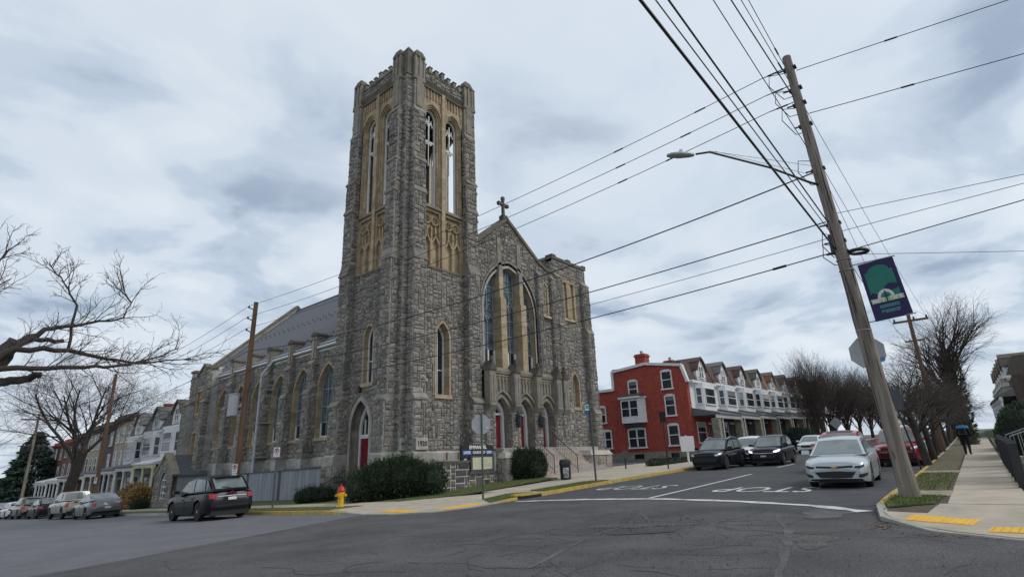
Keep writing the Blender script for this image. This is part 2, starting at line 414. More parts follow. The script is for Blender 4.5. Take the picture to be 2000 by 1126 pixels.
def yk_right(x): return 2.35 + .03 * (x - 13)          # far-right kerb of the right-hand street
def yk_left(x): return 14.0 + .013 * (x - 15)          # church-side kerb
LK = [(12.05, 230), (12.05, 120), (12.0, 60), (12.0, 40), (12.0, 30), (11.95, 22), (11.85, 18.6), (11.66, 17.0), (11.6, 16.0), (11.68, 15.2), (11.95, 14.5), (12.45, 13.97), (13.2, 13.75), (14.2, 13.82), (15.4, 13.98)] + [(x, yk_left(x)) for x in (18, 22, 26, 30, 40, 55, 75, 100, 140, 200)]
RK = [(200, yk_right(200)), (140, yk_right(140)), (100, yk_right(100)), (70, yk_right(70)), (40, yk_right(40)), (25, yk_right(25)), (20, yk_right(20)), (16.5, 2.5), (14.5, 2.42), (13.3, 2.3), (12.4, 2.05), (11.7, 1.6), (11.2, 1.0), (10.85, 0.3), (10.6, -0.8), (10.4, -4), (10.4, -60)]

SEAM = [(-9, 11.2), (2.8, 13.3), (7.5, 15.3), (12.3, 17.6)]
drape('road', [(-9, 230)] + SEAM + [(12.3, 60), (12.3, 230)], 0.0, 'asphalt_old', 2.0)
drape('intersection', SEAM[::-1] + [(-9, -40), (10.6, -40), (10.7, -1), (11.6, 1.2), (12.9, 2.05), (14.6, 2.25), (15.4, 5), (15.7, 9), (15.4, 14.2), (12.0, 14.4)], 0.0, 'asphalt_mid', 1.0)
drape('side_street', [(15.4, 14.2), (15.7, 9), (15.4, 5), (14.6, 2.25), (20, 2.3)] + [(x, yk_right(x) - .1) for x in (30, 60, 100, 200)] + [(x, yk_left(x) + .2) for x in (200, 100, 60, 30)], 0.0, 'asphalt_new', 2.0)

# ---- cracks, trench strips and potholes in the worn crossing (each its own shape in the road)
def strip_poly(pts, wid):
    L, Rr = [], []
    for k, p in enumerate(pts):
        a = Vector(pts[max(0, k - 1)]); b = Vector(pts[min(len(pts) - 1, k + 1)]); d = (b - a).normalized(); n = Vector((-d.y, d.x))
        wd = wid[k] if hasattr(wid, '__len__') else wid
        L.append(Vector(p) + n * wd / 2); Rr.append(Vector(p) - n * wd / 2)
    return L, Rr
def road_strip(b, pts, wid, dz, jit=0.0):
    pts = [Vector(p) for p in pts]; Q = []
    for k in range(len(pts) - 1):
        n = max(1, int((pts[k + 1] - pts[k]).length / 0.35))
        for i in range(n): Q.append(pts[k].lerp(pts[k + 1], i / n) + Vector((random.uniform(-jit, jit), random.uniform(-jit, jit))))
    Q.append(pts[-1])
    W = [wid * random.uniform(0.5, 1.3) if jit else wid for _ in Q]
    L, Rr = strip_poly(Q, W)
    for k in range(len(Q) - 1):
        c = [L[k], Rr[k], Rr[k + 1], L[k + 1]]
        b.face([(p.x, p.y, gz(p.x, p.y) + dz) for p in c])
def blob(b, cx, cy, rx, ry, rot, dz, n=22, rough=0.25, mi=0, inner=None):
    ph = [random.uniform(0, 6.28) for _ in range(4)]; ring = []
    for k in range(n):
        a = 2 * math.pi * k / n; r = 1 + rough * (math.sin(2 * a + ph[0]) * .5 + math.sin(3 * a + ph[1]) * .4 + math.sin(5 * a + ph[2]) * .35 + random.uniform(-.3, .3))
        x, y = rx * r * math.cos(a), ry * r * math.sin(a)
        ring.append((cx + x * math.cos(rot) - y * math.sin(rot), cy + x * math.sin(rot) + y * math.cos(rot)))
    i = len(b.v); b.P((cx, cy, gz(cx, cy) + (inner if inner is not None else dz)))
    for x, y in ring: b.P((x, y, gz(x, y) + dz))
    for k in range(n): b.f.append([i, i + 1 + k, i + 1 + (k + 1) % n]); b.m.append(mi)
RD = bpy.data.objects['intersection']
b = MB(); blob(b, 10.6, 5.95, 1.0, .32, -1.05, .006, rough=.4); b.build('worn_patch', 'patch_grey', RD)
b = MB(); blob(b, 13.4, 3.2, .7, .5, .2, .006, rough=.35); b.build('worn_patch', 'patch_lilac', RD)
b = MB(); blob(b, 9.9, 2.6, .55, .3, .3, .006, rough=.45); b.build('sand_patch', 'patch_sand', RD)
b = MB(); blob(b, 9.75, 5.45, .55, .2, -1.0, .009, rough=.4, inner=.004); b.build('pothole', 'tar', RD)
b = MB(); road_strip(b, [(14.2, 8.2), (11.6, 6.3), (9.0, 6.1), (6.3, 5.3)], .07, .005, .02); b.build('trench_seam', 'seam_grey', RD)
b = MB(); road_strip(b, [(13.2, 4.1), (10.5, 3.1), (7.5, 2.4), (5.2, 1.8)], .13, .005, .03); b.build('trench_seam', 'seam_grey', RD)
b = MB()
for k in range(90):
    x, y = random.uniform(3.5, 12.5), random.uniform(0.8, 10.5); a = random.uniform(0, 6.28); pts = [(x, y)]
    for i in range(random.randint(3, 9)):
        a += random.uniform(-.8, .8); s_ = random.uniform(.15, .4); x += s_ * math.cos(a); y += s_ * math.sin(a); pts.append((x, y))
    road_strip(b, pts, random.uniform(.010, .026), .004, .03)
mat('crack', (.05, .049, .05), .9, .3, 9); b.build('road_cracks', 'crack', RD, kind='stuff')
# loose chips round the potholes
b = MB()
for k in range(420):
    if k % 3: x, y = random.gauss(10.6, .9), random.gauss(5.8, .8)
    else: x, y = random.gauss(9.0, 1.6), random.gauss(3.6, 1.4)
    s_ = random.uniform(.006, .02); z = gz(x, y) + .004; b.face([(x - s_, y, z), (x, y - s_, z), (x + s_, y, z), (x, y + s_, z + s_)]); b.face([(x - s_, y, z), (x, y + s_, z + s_), (x, y, z + s_)])
b.build('loose_chips', 'tar', RD, kind='stuff')

# ---- painted markings
SS = bpy.data.objects['side_street']
b = MB(); road_strip(b, [(15.55, 13.55), (15.95, 11.0), (16.0, 8.2), (15.5, 5.6), (14.8, 3.7), (13.9, 2.55)], .34, .010, .018); b.build('stop_line', 'road_white', SS)
b = MB(); road_strip(b, [(16.3, 8.72), (27.4, 9.3)], .13, .008); b.build('lane_line', 'road_white', SS)
b = MB(); road_strip(b, [(32.8, 9.72), (36.4, 9.8)], .13, .008); b.build('lane_line', 'road_white', SS)
b = MB(); road_strip(b, [(44, 9.95), (47, 10.0)], .13, .008); b.build('lane_line', 'road_white', SS)
b = MB(); put_text(b, 'STOP', 2.45, (19.35, 6.2, 0), (0, .52, 0), (-1.0, .02, 0), .005, drape=.008); b.build('stop_lettering', 'road_white', SS, label='white STOP lettering painted on the lane with the silver car')
b = MB(); put_text(b, 'STOP', 2.45, (20.7, 11.55, 0), (0, .52, 0), (-1.0, .02, 0), .0, drape=.008)
mat('road_white_faded', (0.5, 0.5, 0.49), 0.85, 0.15, 6, stain=0.95, stcol=(0.055, 0.055, 0.058), stscale=2.2)
b.build('stop_lettering', 'road_white_faded', SS, label='faded STOP lettering on the lane nearer the church')

# ---- kerbs: real steps, cut in stones; lowered at the two corner ramps
def kerb_h(x, y):
    h = .13 * sstep(1.9, 4.6, math.hypot(x - 12.5, y - 15.2))
    return max(.02, min(h, .02 + .12 * sstep(.9, 3.3, math.hypot(x - 11.3, y - 0.6))))
def offset_line(pts, d):
    out = []
    for k, p in enumerate(pts):
        a = Vector(pts[max(0, k - 1)]); c = Vector(pts[min(len(pts) - 1, k + 1)]); t = (c - a).normalized(); n = Vector((-t.y, t.x))
        q = Vector(p) + n * d; out.append((q.x, q.y))
    return out
def kerb(name, line, side, yellow, seglen=1.5):
    par = tag(bpy.data.objects.new(name, None), kind='structure'); COL.objects.link(par); WO[par.name] = Vector((0, 0, 0))
    V = [Vector(p) for p in line]; ln = [0]
    for k in range(len(V) - 1): ln.append(ln[-1] + (V[k + 1] - V[k]).length)
    def at(s_):
        for k in range(len(V) - 1):
            if s_ <= ln[k + 1] + 1e-6: return V[k].lerp(V[k + 1], max(0, (s_ - ln[k]) / (ln[k + 1] - ln[k]))), (V[k + 1] - V[k]).normalized()
        return V[-1], (V[-1] - V[-2]).normalized()
    s_ = 0
    while s_ < ln[-1] - .05:
        p0, t0 = at(s_)
        L = seglen if px_size((p0.x, p0.y, 0)) > 18 else seglen * 6
        e = min(s_ + L, ln[-1]); p1, t1 = at(e - .012)
        n0, n1 = Vector((-t0.y, t0.x)) * side, Vector((-t1.y, t1.x)) * side
        w_ = .17; b_ = MB(); b_.tint = rt(.12)
        h0, h1 = kerb_h(p0.x, p0.y), kerb_h(p1.x, p1.y)
        q0, q1 = p0 + n0 * w_, p1 + n1 * w_
        f = lambda p, h: (p.x, p.y, gz(p.x, p.y) + h)
        base = [f(p0, -.1), f(p1, -.1), f(q1, -.1), f(q0, -.1)]; top = [f(p0 + n0 * .02, h0), f(p1 + n1 * .02, h1), f(q1, h1 + .004), f(q0, h0 + .004)]
        if side < 0: base, top = [base[1], base[0], base[3], base[2]], [top[1], top[0], top[3], top[2]]
        b_.hexa(base + top); b_.build('kerb_stone', 'kerb_yellow' if yellow((p0 + p1) / 2) else 'kerb', par); s_ = e
kerb('kerb_church', LK, 1, lambda p: (17.8 < p.y < 34 and p.x < 13) or (15.8 < p.x < 40 and p.y > 13.5 and p.y < 15))
kerb('kerb_right', RK, 1, lambda p: 14.3 < p.x < 40 and p.y > 1.8)

# ---- church side: paving, verges and lawn
def pave_h(x, y): return kerb_h(x, y) + .012
LKi = offset_line(LK, .165)
i0, i1 = 7, 14
# corner apron with the ramps, one poured piece
ap = [(x, y) for x, y in LKi[6:15]] + [(15.4, 15.4), (17.5, 17.2), (15.6, 19.3), (15.0, 19.8), (12.05, 19.8)]
drape('corner_pavement', ap, 0, 'concrete', .6, skirt=.1, dzf=lambda x, y: pave_h(x, y))
drape('corner_pavement', [(10.58, -6), (40, -6), (40, .02), (15.8, .02), (13.5, .02), (13.5, 1.4), (13.2, 2.12), (12.5, 1.86), (11.85, 1.45), (11.37, .9), (11.02, .25), (10.77, -.8)], 0, 'concrete', .6, skirt=.1, dzf=lambda x, y: pave_h(x, y)) if False else None
def slab(par, c4, dz, tint=None, m='concrete', t=.09, g=.012):
    c = Vector((sum(p[0] for p in c4) / 4, sum(p[1] for p in c4) / 4))
    b_ = MB(); b_.tint = tint or rt(.10); q = []
    for p in c4:
        d = c - Vector(p); d = d / max(d.length, .01) * g; q.append((p[0] + d.x, p[1] + d.y))
    b_.hexa([(x, y, gz(x, y) + dz(x, y) - t) for x, y in q] + [(x, y, gz(x, y) + dz(x, y)) for x, y in q]); return b_.build('paving_slab', m, par)
PV = tag(bpy.data.objects.new('pavement', None), kind='structure'); COL.objects.link(PV); WO[PV.name] = Vector((0, 0, 0))
drape('pavement_bed', [(12.1, 19.5), (15.6, 19.5), (17.3, 17.3), (24, 17.5), (34.5, 18.5), (34.5, 14.5), (15.2, 14.2), (15.2, 17), (12.1, 18)], .0, 'kerb', 1.0, parent=PV, dzf=lambda x, y: kerb_h(x, y) - .002)
H = lambda x, y: kerb_h(x, y) + .014
y = 19.82
while y < 110:                                       # walk beside the road on the left
    L = 1.5 if y < 45 else 6
    slab(PV, [(13.55, y), (15.2, y), (15.2, y + L), (13.55, y + L)], H); y += L
x = 15.42
while x < 44:                                        # walk in front of the church
    y0 = 15.4 + .013 * (x - 15)
    slab(PV, [(x, y0), (x + 1.55, y0), (x + 1.55, y0 + 1.8), (x, y0 + 1.8)], H)
    yin = 19.3 if x < 18.5 else 18.6
    if x > 17: slab(PV, [(x, y0 + 1.8), (x + 1.55, y0 + 1.8), (x + 1.55, yin - .6 if x < 24 else 21.9), (x, yin - .6 if x < 24 else 21.9)], H)
    if x > 23.0: slab(PV, [(x, y0 - 1.22), (x + 1.55, y0 - 1.22), (x + 1.55, y0), (x, y0)], H)
    x += 1.55
# verges (grass) between kerb and walk, lawn by the walls
drape('verge', [(12.17, 19.8), (13.5, 19.8), (13.5, 60), (12.17, 60)], 0, 'lawn', 1.5, skirt=.08, dzf=lambda x, y: kerb_h(x, y) + .03)
drape('verge', [(12.2, 60), (13.5, 60), (13.5, 110), (12.2, 110)], 0, 'lawn', 5, dzf=lambda x, y: .13)
drape('verge', [(14.9, 14.15), (17.3, 14.2), (17.2, 15.2), (15.8, 15.3)], 0, 'lawn', .5, skirt=.05, dzf=lambda x, y: kerb_h(x, y) + .04)
drape('verge', [(18.2, 14.22), (23.0, 14.27), (22.2, 15.3), (18.4, 15.2)], 0, 'lawn', .5, skirt=.05, dzf=lambda x, y: kerb_h(x, y) + .04)
drape('lawn', [(15.25, 60), (15.25, 20.6), (16.1, 19.5), (18.2, 18.9), (20.5, 18.35), (24.3, 18.2), (24.6, 19.0), (24.6, 25), (19.6, 25), (19.6, 60)], 0, 'lawn', 1.0, skirt=.06, dzf=lambda x, y: .13 + .10 * sstep(18, 22, x))
# storm drain mouth in the yellow kerb
DR = thing('storm_drain', 'dark storm drain mouth in the yellow corner kerb by the stop sign', 'drain', (17.0, 14.1, gz(17, 14.1)))
b = MB(); b.box(16.2, 17.6, 13.985, 14.05, gz(17, 14) + .005, gz(17, 14) + .10); b.build('opening', 'sign_black', DR)
b = MB(); b.box(16.1, 17.7, 14.04, 14.30, gz(17, 14) + .105, gz(17, 14) + .17); b.build('lintel', 'kerb_yellow', DR)
# ---- tactile pads with real domes
def tactile(name, c4, nx, ny):
    A = [Vector((x, y, gz(x, y) + pave_h(x, y) + .006)) for x, y in c4]; b_ = MB()
    b_.hexa([a - Vector((0, 0, .03)) for a in A] + [a + Vector((0, 0, .006)) for a in A])
    for i in range(nx):
        for j in range(ny):
            u, v = (i + .5) / nx, (j + .5) / ny
            p = (A[0] * (1 - u) + A[1] * u) * (1 - v) + (A[3] * (1 - u) + A[2] * u) * v + Vector((0, 0, .006)); s_ = .02
            q = [p + Vector((s_ * math.cos(k * 1.571 + .78), s_ * math.sin(k * 1.571 + .78), 0)) for k in range(4)]; t_ = p + Vector((0, 0, .014)); i0_ = len(b_.v)
            for z_ in q: b_.P(z_)
            b_.P(t_)
            for k in range(4): b_.f.append([i0_ + k, i0_ + (k + 1) % 4, i0_ + 4]); b_.m.append(0)
    return b_.build(name, 'tactile', None, kind='structure')
tactile('tactile_pad', [(12.0, 15.3), (12.6, 15.15), (12.95, 17.1), (12.35, 17.2)], 6, 16)
tactile('tactile_pad', [(12.9, 14.15), (14.7, 14.25), (14.7, 14.85), (12.9, 14.75)], 16, 6)
# ---- right-hand pavement
PR = tag(bpy.data.objects.new('pavement_right', None), kind='structure'); COL.objects.link(PR); WO[PR.name] = Vector((0, 0, 0))
def ysw(x): return 1.32 + .030 * (x - 18.7)            # street edge of the walk
def yfe(x): return 0.02 + .027 * (x - 18)              # railing edge
RKi = offset_line(RK, .165)
drape('pavement_bed', [(10.9, -30), (60, -30), (60, yk_right(60) - .1)] + [(x, y) for x, y in RKi if x < 41 and y > -29], 0, 'soil', 1.0, parent=PR, dzf=lambda x, y: kerb_h(x, y) - .01)
x = 10.82
cornr = [(10.56, -8), (14.3, -8), (14.3, 1.3), (13.15, 1.42), (13.1, 2.1), (12.48, 1.88), (11.83, 1.46), (11.35, .9), (11.0, .25), (10.76, -.82), (10.57, -4)]
drape('ramp_slab', cornr, 0, 'concrete', .5, skirt=.08, parent=PR, dzf=lambda x, y: pave_h(x, y) + .004)
x = 14.33; k = 0
while x < 75:
    L = 1.55; dark = k in (3, 4, 8)
    tn = (0.66, .65, .64) if dark else rt(.09)
    slab(PR, [(x, yfe(x)), (x + L, yfe(x + L)), (x + L, ysw(x + L)), (x, ysw(x))], lambda x, y: kerb_h(x, y) + .02 + random.uniform(-.004, .004), tn); x += L; k += 1
for xx in (16.0, 24.3): slab(PR, [(xx, ysw(xx)), (xx + 1.4, ysw(xx)), (xx + 1.4, yk_right(xx) - .17), (xx, yk_right(xx) - .17)], lambda x, y: kerb_h(x, y) + .02, (0.7, .68, .62))
drape('verge', [(14.4, 1.4), (15.95, 1.36), (15.95, 2.25), (14.6, 2.22), (13.6, 2.1)], 0, 'lawn', .4, skirt=.03, dzf=lambda x, y: kerb_h(x, y) + .03)
drape('verge', [(17.45, 1.42), (24.25, 1.55), (24.25, 2.5), (17.45, 2.3)], 0, 'verge_dull', .5, skirt=.03, dzf=lambda x, y: kerb_h(x, y) + .03)
drape('verge', [(25.75, 1.6)] + [(x, ysw(x) + .03) for x in (40, 60, 90)] + [(x, yk_right(x) - .18) for x in (90, 60, 40, 25.75)], 0, 'verge_dull', 2, skirt=.03, dzf=lambda x, y: kerb_h(x, y) + .03)
drape('yard', [(14.5, -30)] + [(x, -30) for x in (60, 120)] + [(x, yfe(x) - .12) for x in (120, 90, 60, 30, 14.5)], 0, 'lawn', 3, dzf=lambda x, y: .2)
tactile('tactile_pad', [(12.1, .75), (12.72, .66), (12.9, 1.62), (12.35, 1.7)], 6, 10)
tactile('tactile_pad', [(11.3, -1.3), (11.88, -1.3), (11.95, .5), (11.4, .55)], 6, 18)
# car park beyond the church with blue bays
drape('car_park', [(35.2, 16.2), (49.3, 16.4), (49.3, 45), (35.2, 45)], .02, 'asphalt_new', 2.5)
CP = bpy.data.objects['car_park']
for xx in (38.5, 42.5, 46.0):
    b = MB(); road_strip(b, [(xx, 20.2), (xx, 24.6)], .16, .03); road_strip(b, [(xx + .9, 20.2), (xx + .9, 24.6)], .16, .03)
    for q in range(5): road_strip(b, [(xx, 20.4 + q * .85), (xx + .9, 20.9 + q * .85)], .14, .031)
    b.build('bay_marking', 'blue_paint', CP)
drape('verge', [(35.1, 15.6), (49, 15.8), (49, 19.0), (36, 18.6), (35.1, 18.2)], .1, 'lawn', 1.5, skirt=.12)
# ================================================================== STONEWORK TOOLS
class Face:
    """a vertical wall plane: u runs along it, z up, d outwards"""
    def __init__(s, o, u, dz=0.0):
        s.o = Vector((o[0], o[1], 0)); s.u = Vector((u[0], u[1], 0)).normalized(); s.n = s.u.cross(Vector((0, 0, 1)))
    def p(s, u, z, d=0.0): return s.o + s.u * u + s.n * d + Vector((0, 0, z))
    def sub(s, u, d=0.0): return Face(s.p(u, 0, d)[:2], s.u[:2])
    def box(s, mb, u0, u1, z0, z1, d0, d1, mi=0):
        mb.hexa([s.p(u0, z0, d1), s.p(u1, z0, d1), s.p(u1, z0, d0), s.p(u0, z0, d0), s.p(u0, z1, d1), s.p(u1, z1, d1), s.p(u1, z1, d0), s.p(u0, z1, d0)], mi)
    def wedge(s, mb, u0, u1, z0, z1, d0, d1, d2, mi=0):   # front leans back from d1 (bottom) to d2 (top)
        mb.hexa([s.p(u0, z0, d1), s.p(u1, z0, d1), s.p(u1, z0, d0), s.p(u0, z0, d0), s.p(u0, z1, d2), s.p(u1, z1, d2), s.p(u1, z1, d0), s.p(u0, z1, d0)], mi)
    def side(s, u, d, right):                              # plane at right angles to this wall at u, starting at depth d
        if right: return Face(s.p(u, 0, d)[:2], (-s.n)[:2])
        return Face(s.p(u, 0, d)[:2], s.n[:2])
    def poly(s, mb, pts, d, mi=0, holes=()):
        loops = [[Vector((a, b_, 0)) for a, b_ in pts]] + [[Vector((a, b_, 0)) for a, b_ in h] for h in holes]
        flat = [q for l in loops for q in l]; i = len(mb.v)
        for q in flat: mb.P(s.p(q.x, q.y, d))
        for t in tessellate_polygon(loops):
            a, b_, c = t
            if (flat[b_] - flat[a]).cross(flat[c] - flat[a]).z < 0: b_, c = c, b_
            mb.f.append([i + a, i + b_, i + c]); mb.m.append(mi)
    def reveal(s, mb, loop, d0, d1, mi=0):                 # inner sides of an opening from depth d0 back to d1
        n = len(loop)
        for k in range(n):
            a, b_ = loop[k], loop[(k + 1) % n]
            mb.face([s.p(a[0], a[1], d0), s.p(a[0], a[1], d1), s.p(b_[0], b_[1], d1), s.p(b_[0], b_[1], d0)], mi)
    def bar(s, mb, a, b_, wdt, d0, d1, mi=0):              # a bar between two wall points
        A, B = Vector(a), Vector(b_); t = (B - A).normalized(); n = Vector((-t.y, t.x)) * (wdt / 2)
        q = [A + n, A - n, B - n, B + n]
        mb.hexa([s.p(p.x, p.y, d0) for p in q] + [s.p(p.x, p.y, d1) for p in q], mi)
def arch(u0, u1, z0, zs, za, n=7):
    uc, h, r = (u0 + u1) / 2, (u1 - u0) / 2, za - zs
    d = (r * r - h * h) / (2 * h); Rr = h + d; pts = [(u0, z0), (u1, z0)]
    a1 = math.atan2(r, d)
    for k in range(n + 1):
        t = a1 * k / n; pts.append((uc - d + Rr * math.cos(t), zs + Rr * math.sin(t)))
    for k in range(n - 1, -1, -1):
        t = a1 * k / n; pts.append((uc + d - Rr * math.cos(t), zs + Rr * math.sin(t)))
    return pts
def inside(poly, x, y):
    c = False; n = len(poly); j = n - 1
    for i in range(n):
        xi, yi = poly[i]; xj, yj = poly[j]
        if (yi > y) != (yj > y) and x < (xj - xi) * (y - yi) / (yj - yi) + xi: c = not c
        j = i
    return c
def stone_tint(kind='grey'):
    r = random.random()
    if kind == 'mon':
        base = random.choice(((.45, .46, .5), (.6, .6, .62), (.85, .78, .66), (1.0, .86, .62), (.35, .36, .4), (.7, .66, .6)))
        k = random.uniform(.85, 1.15); return tuple(c * k for c in base)
    if r < .10: base = (.76, .76, .78)
    elif r < .28: base = (.88, .87, .87)
    elif r < .40: base = (1.2, 1.18, 1.15)
    elif r < .60: base = (1.08, 1.04, .98)
    else: base = (1.0, .99, .97)
    k = random.uniform(.86, 1.14); return tuple(c * k for c in base)
def ashlar(face, u0, u1, z0, z1, d=0.0, region=None, holes=(), cell=.135, depth=(.03, .085), maxw=5, maxh=3, kind='grey', out=None, g=.009):
    """irregular squared rubble; returns separate rock-faced stones"""
    nu, nz = max(1, round((u1 - u0) / cell)), max(1, round((z1 - z0) / cell)); cu, cz = (u1 - u0) / nu, (z1 - z0) / nz
    free = [[True] * nu for _ in range(nz)]
    for j in range(nz):
        for i in range(nu):
            x, y = u0 + (i + .5) * cu, z0 + (j + .5) * cz
            if region and not inside(region, x, y): free[j][i] = False
            for h in holes:
                if inside(h, x, y): free[j][i] = False
    res = [] if out is None else out
    for j in range(nz):
        i = 0
        while i < nu:
            if not free[j][i]: i += 1; continue
            w_ = random.choice((1, 2, 2, 3, 3, 3, 4, 5)); w_ = min(w_, maxw); h_ = min(random.choice((1, 2, 2, 2, 3, 3)), maxh)
            if w_ >= 4: h_ = min(h_, 2)
            k = 0
            while k < w_ and i + k < nu and free[j][i + k]: k += 1
            w_ = k
            hh = 1
            while hh < h_ and j + hh < nz and all(free[j + hh][i + q] for q in range(w_)): hh += 1
            for a in range(hh):
                for q in range(w_): free[j + a][i + q] = False
            a0, a1, b0, b1 = u0 + i * cu + g, u0 + (i + w_) * cu - g, z0 + j * cz + g, z0 + (j + hh) * cz - g
            res.append(stone(face, a0, a1, b0, b1, d, depth, kind)); i += w_
    return res
def stone(face, a0, a1, b0, b1, d, depth=(.03, .085), kind='grey'):
    m = MB(); m.tint = stone_tint(kind); e = min(.03, (a1 - a0) * .18, (b1 - b0) * .18)
    rv = random.uniform
    base = [(a0, b0), (a1, b0), (a1, b1), (a0, b1)]
    mid = [(a0 + e * rv(.3, 1.2), b0 + e * rv(.3, 1.2)), (a1 - e * rv(.3, 1.2), b0 + e * rv(.3, 1.2)), (a1 - e * rv(.3, 1.2), b1 - e * rv(.3, 1.2)), (a0 + e * rv(.3, 1.2), b1 - e * rv(.3, 1.2))]
    for u, z in base: m.P(face.p(u, z, d - .01))
    for u, z in mid: m.P(face.p(u, z, d + rv(*depth) * .8))
    if (a1 - a0) > .45:
        c1 = face.p(a0 + (a1 - a0) * rv(.25, .42), b0 + (b1 - b0) * rv(.3, .7), d + rv(*depth) * 1.35); c2 = face.p(a0 + (a1 - a0) * rv(.58, .75), b0 + (b1 - b0) * rv(.3, .7), d + rv(*depth) * 1.35)
        m.P(c1); m.P(c2); top = [[4, 5, 9, 8], [5, 6, 9], [6, 7, 8, 9], [7, 4, 8]]
    else:
        m.P(face.p(a0 + (a1 - a0) * rv(.3, .7), b0 + (b1 - b0) * rv(.3, .7), d + rv(*depth) * 1.35)); top = [[4, 5, 8], [5, 6, 8], [6, 7, 8], [7, 4, 8]]
    for q in ([0, 1, 5, 4], [1, 2, 6, 5], [2, 3, 7, 6], [3, 0, 4, 7]): m.f.append(q); m.m.append(0)
    for q in top: m.f.append(q); m.m.append(0)
    c = face.p((a0 + a1) / 2, (b0 + b1) / 2, d); s_ = px_size(c)
    vis = max(0.0, face.n.dot((EYE - c).normalized()))
    m.rank = s_ * s_ * (a1 - a0) * (b1 - b0) * vis; return m
def lay(stones, parent, m='stone', limit=300, group_rest=True):
    """the stones that show largest become objects of their own; the rest stay real stones joined in one part"""
    stones.sort(key=lambda q: -q.rank)
    for q in stones[:limit]: q.build('stone', m, parent)
    rest = MB()
    for q in stones[limit:]: rest.add(q)
    if rest.v: rest.build('stonework', m, parent, kind='stuff')
def band(face, outer, inner, d0, d1, parent, name, m, blocks=True, gap=.008, tintv=.14, skip_sill=True):
    """stones of an arch surround between two outlines that have equal point counts; each block its own object"""
    n = len(outer)
    for k in range(1 if skip_sill else 0, n):
        a, b_ = k, (k + 1) % n
        o1, o2, i1, i2 = Vector(outer[a]), Vector(outer[b_]), Vector(inner[a]), Vector(inner[b_])
        L = (o2 - o1).length; parts = max(1, round(L / .55))
        for q in range(parts):
            t0, t1 = q / parts, (q + 1) / parts; ga = min(.2, gap / max(L, .01))
            t0 += ga; t1 -= ga
            P = [o1.lerp(o2, t0), o1.lerp(o2, t1), i1.lerp(i2, t1), i1.lerp(i2, t0)]
            mb = MB() if blocks else parent
            mb.tint = rt(tintv)
            mb.hexa([face.p(p.x, p.y, d0) for p in P] + [face.p(p.x, p.y, d1) for p in P])
            if blocks: mb.build(name, m, parent)
def arch_pair(u0, u1, z0, zs, za, t, n=7):
    return arch(u0 - t, u1 + t, z0, zs, za + t * 1.15, n), arch(u0, u1, z0, zs, za, n)
def glass_bars(face, opening, d, parent, verts, horiz, bw=.05, frame='lead_frame', fw=.07, gname='pane', glass='church_glass'):
    b_ = MB(); face.poly(b_, opening, d); pane = b_.build(gname, glass, parent)
    b_ = MB(); n = len(opening); us = [p[0] for p in opening]; zs_ = [p[1] for p in opening]
    cu = sum(us) / n; cz = sum(zs_) / n
    inn = [(p[0] + (cu - p[0]) / max(abs(cu - p[0]), .01) * fw * (1 if abs(cu - p[0]) > .02 else 0), p[1] - (fw if p[1] > cz else -fw)) for p in opening]
    for k in range(n):
        q = (k + 1) % n; o1, o2, i1, i2 = opening[k], opening[q], inn[k], inn[q]
        b_.hexa([face.p(p[0], p[1], d + .005) for p in (o1, o2, i2, i1)] + [face.p(p[0], p[1], d + .06) for p in (o1, o2, i2, i1)])
    z0, z1 = min(zs_), max(zs_)
    def zspan(u):
        lo, hi = None, None
        for k in range(60):
            z = z0 + (z1 - z0) * (k + .5) / 60
            if inside(opening, u, z):
                lo = z if lo is None else lo; hi = z
        return lo, hi
    def uspan(z):
        u0, u1 = min(us), max(us); lo = hi = None
        for k in range(60):
            u = u0 + (u1 - u0) * (k + .5) / 60
            if inside(opening, u, z):
                lo = u if lo is None else lo; hi = u
        return lo, hi
    for u in verts:
        lo, hi = zspan(u)
        if lo is not None: face.box(b_, u - bw / 2, u + bw / 2, lo, hi, d + .005, d + .05)
    for z in horiz:
        lo, hi = uspan(z)
        if lo is not None: face.box(b_, lo, hi, z - bw / 2, z + bw / 2, d + .005, d + .045)
    b_.build('frame', frame, parent); return pane

# ================================================================== THE CHURCH
XT, YT, TW = 18.2, 23.7, 6.0
GB = -0.9                                            # foot of the walls, below the lawn
church = thing('church', 'grey stone gothic church with square crenellated bell tower on the corner', 'church', (XT, YT, 0))
FR = Face((XT, YT), (1, 0)); FL = Face((XT, YT + TW), (0, -1)); FB = Face((XT + TW, YT + TW), (-1, 0)); FX = Face((XT + TW, YT), (0, 1))
tower = MB(); ST = []
BU = [(.35, 1.25), (4.75, 5.65)]                      # buttress positions on each face
STG = [(GB, 4.75, .74), (5.05, 12.75, .56), (13.35, 17.05, .46), (17.35, 19.15, .42), (19.4, 22.7, .34)]
TOPZ = 25.3
lancet = {id(FR): (2.5, 3.5, 5.1, 8.45, 9.35), id(FL): (2.55, 3.45, 5.9, 8.5, 9.3)}
door_o = (1.5, 3.3, .35, 3.4, 5.0)                    # tower door on the left face
def whole(face): # wall sheet of the tower below the belfry
    holes = []
    if id(face) in lancet: holes.append(arch(*lancet[id(face)]))
    if face is FL: holes.append(arch(*door_o))
    if face is FR: holes.append([(3.1, .55), (4.2, .55), (4.2, 1.5), (3.1, 1.5)])
    face.poly(tower, [(0, GB), (TW, GB), (TW, 12.65), (0, 12.65)], 0, 0, holes)
    return holes
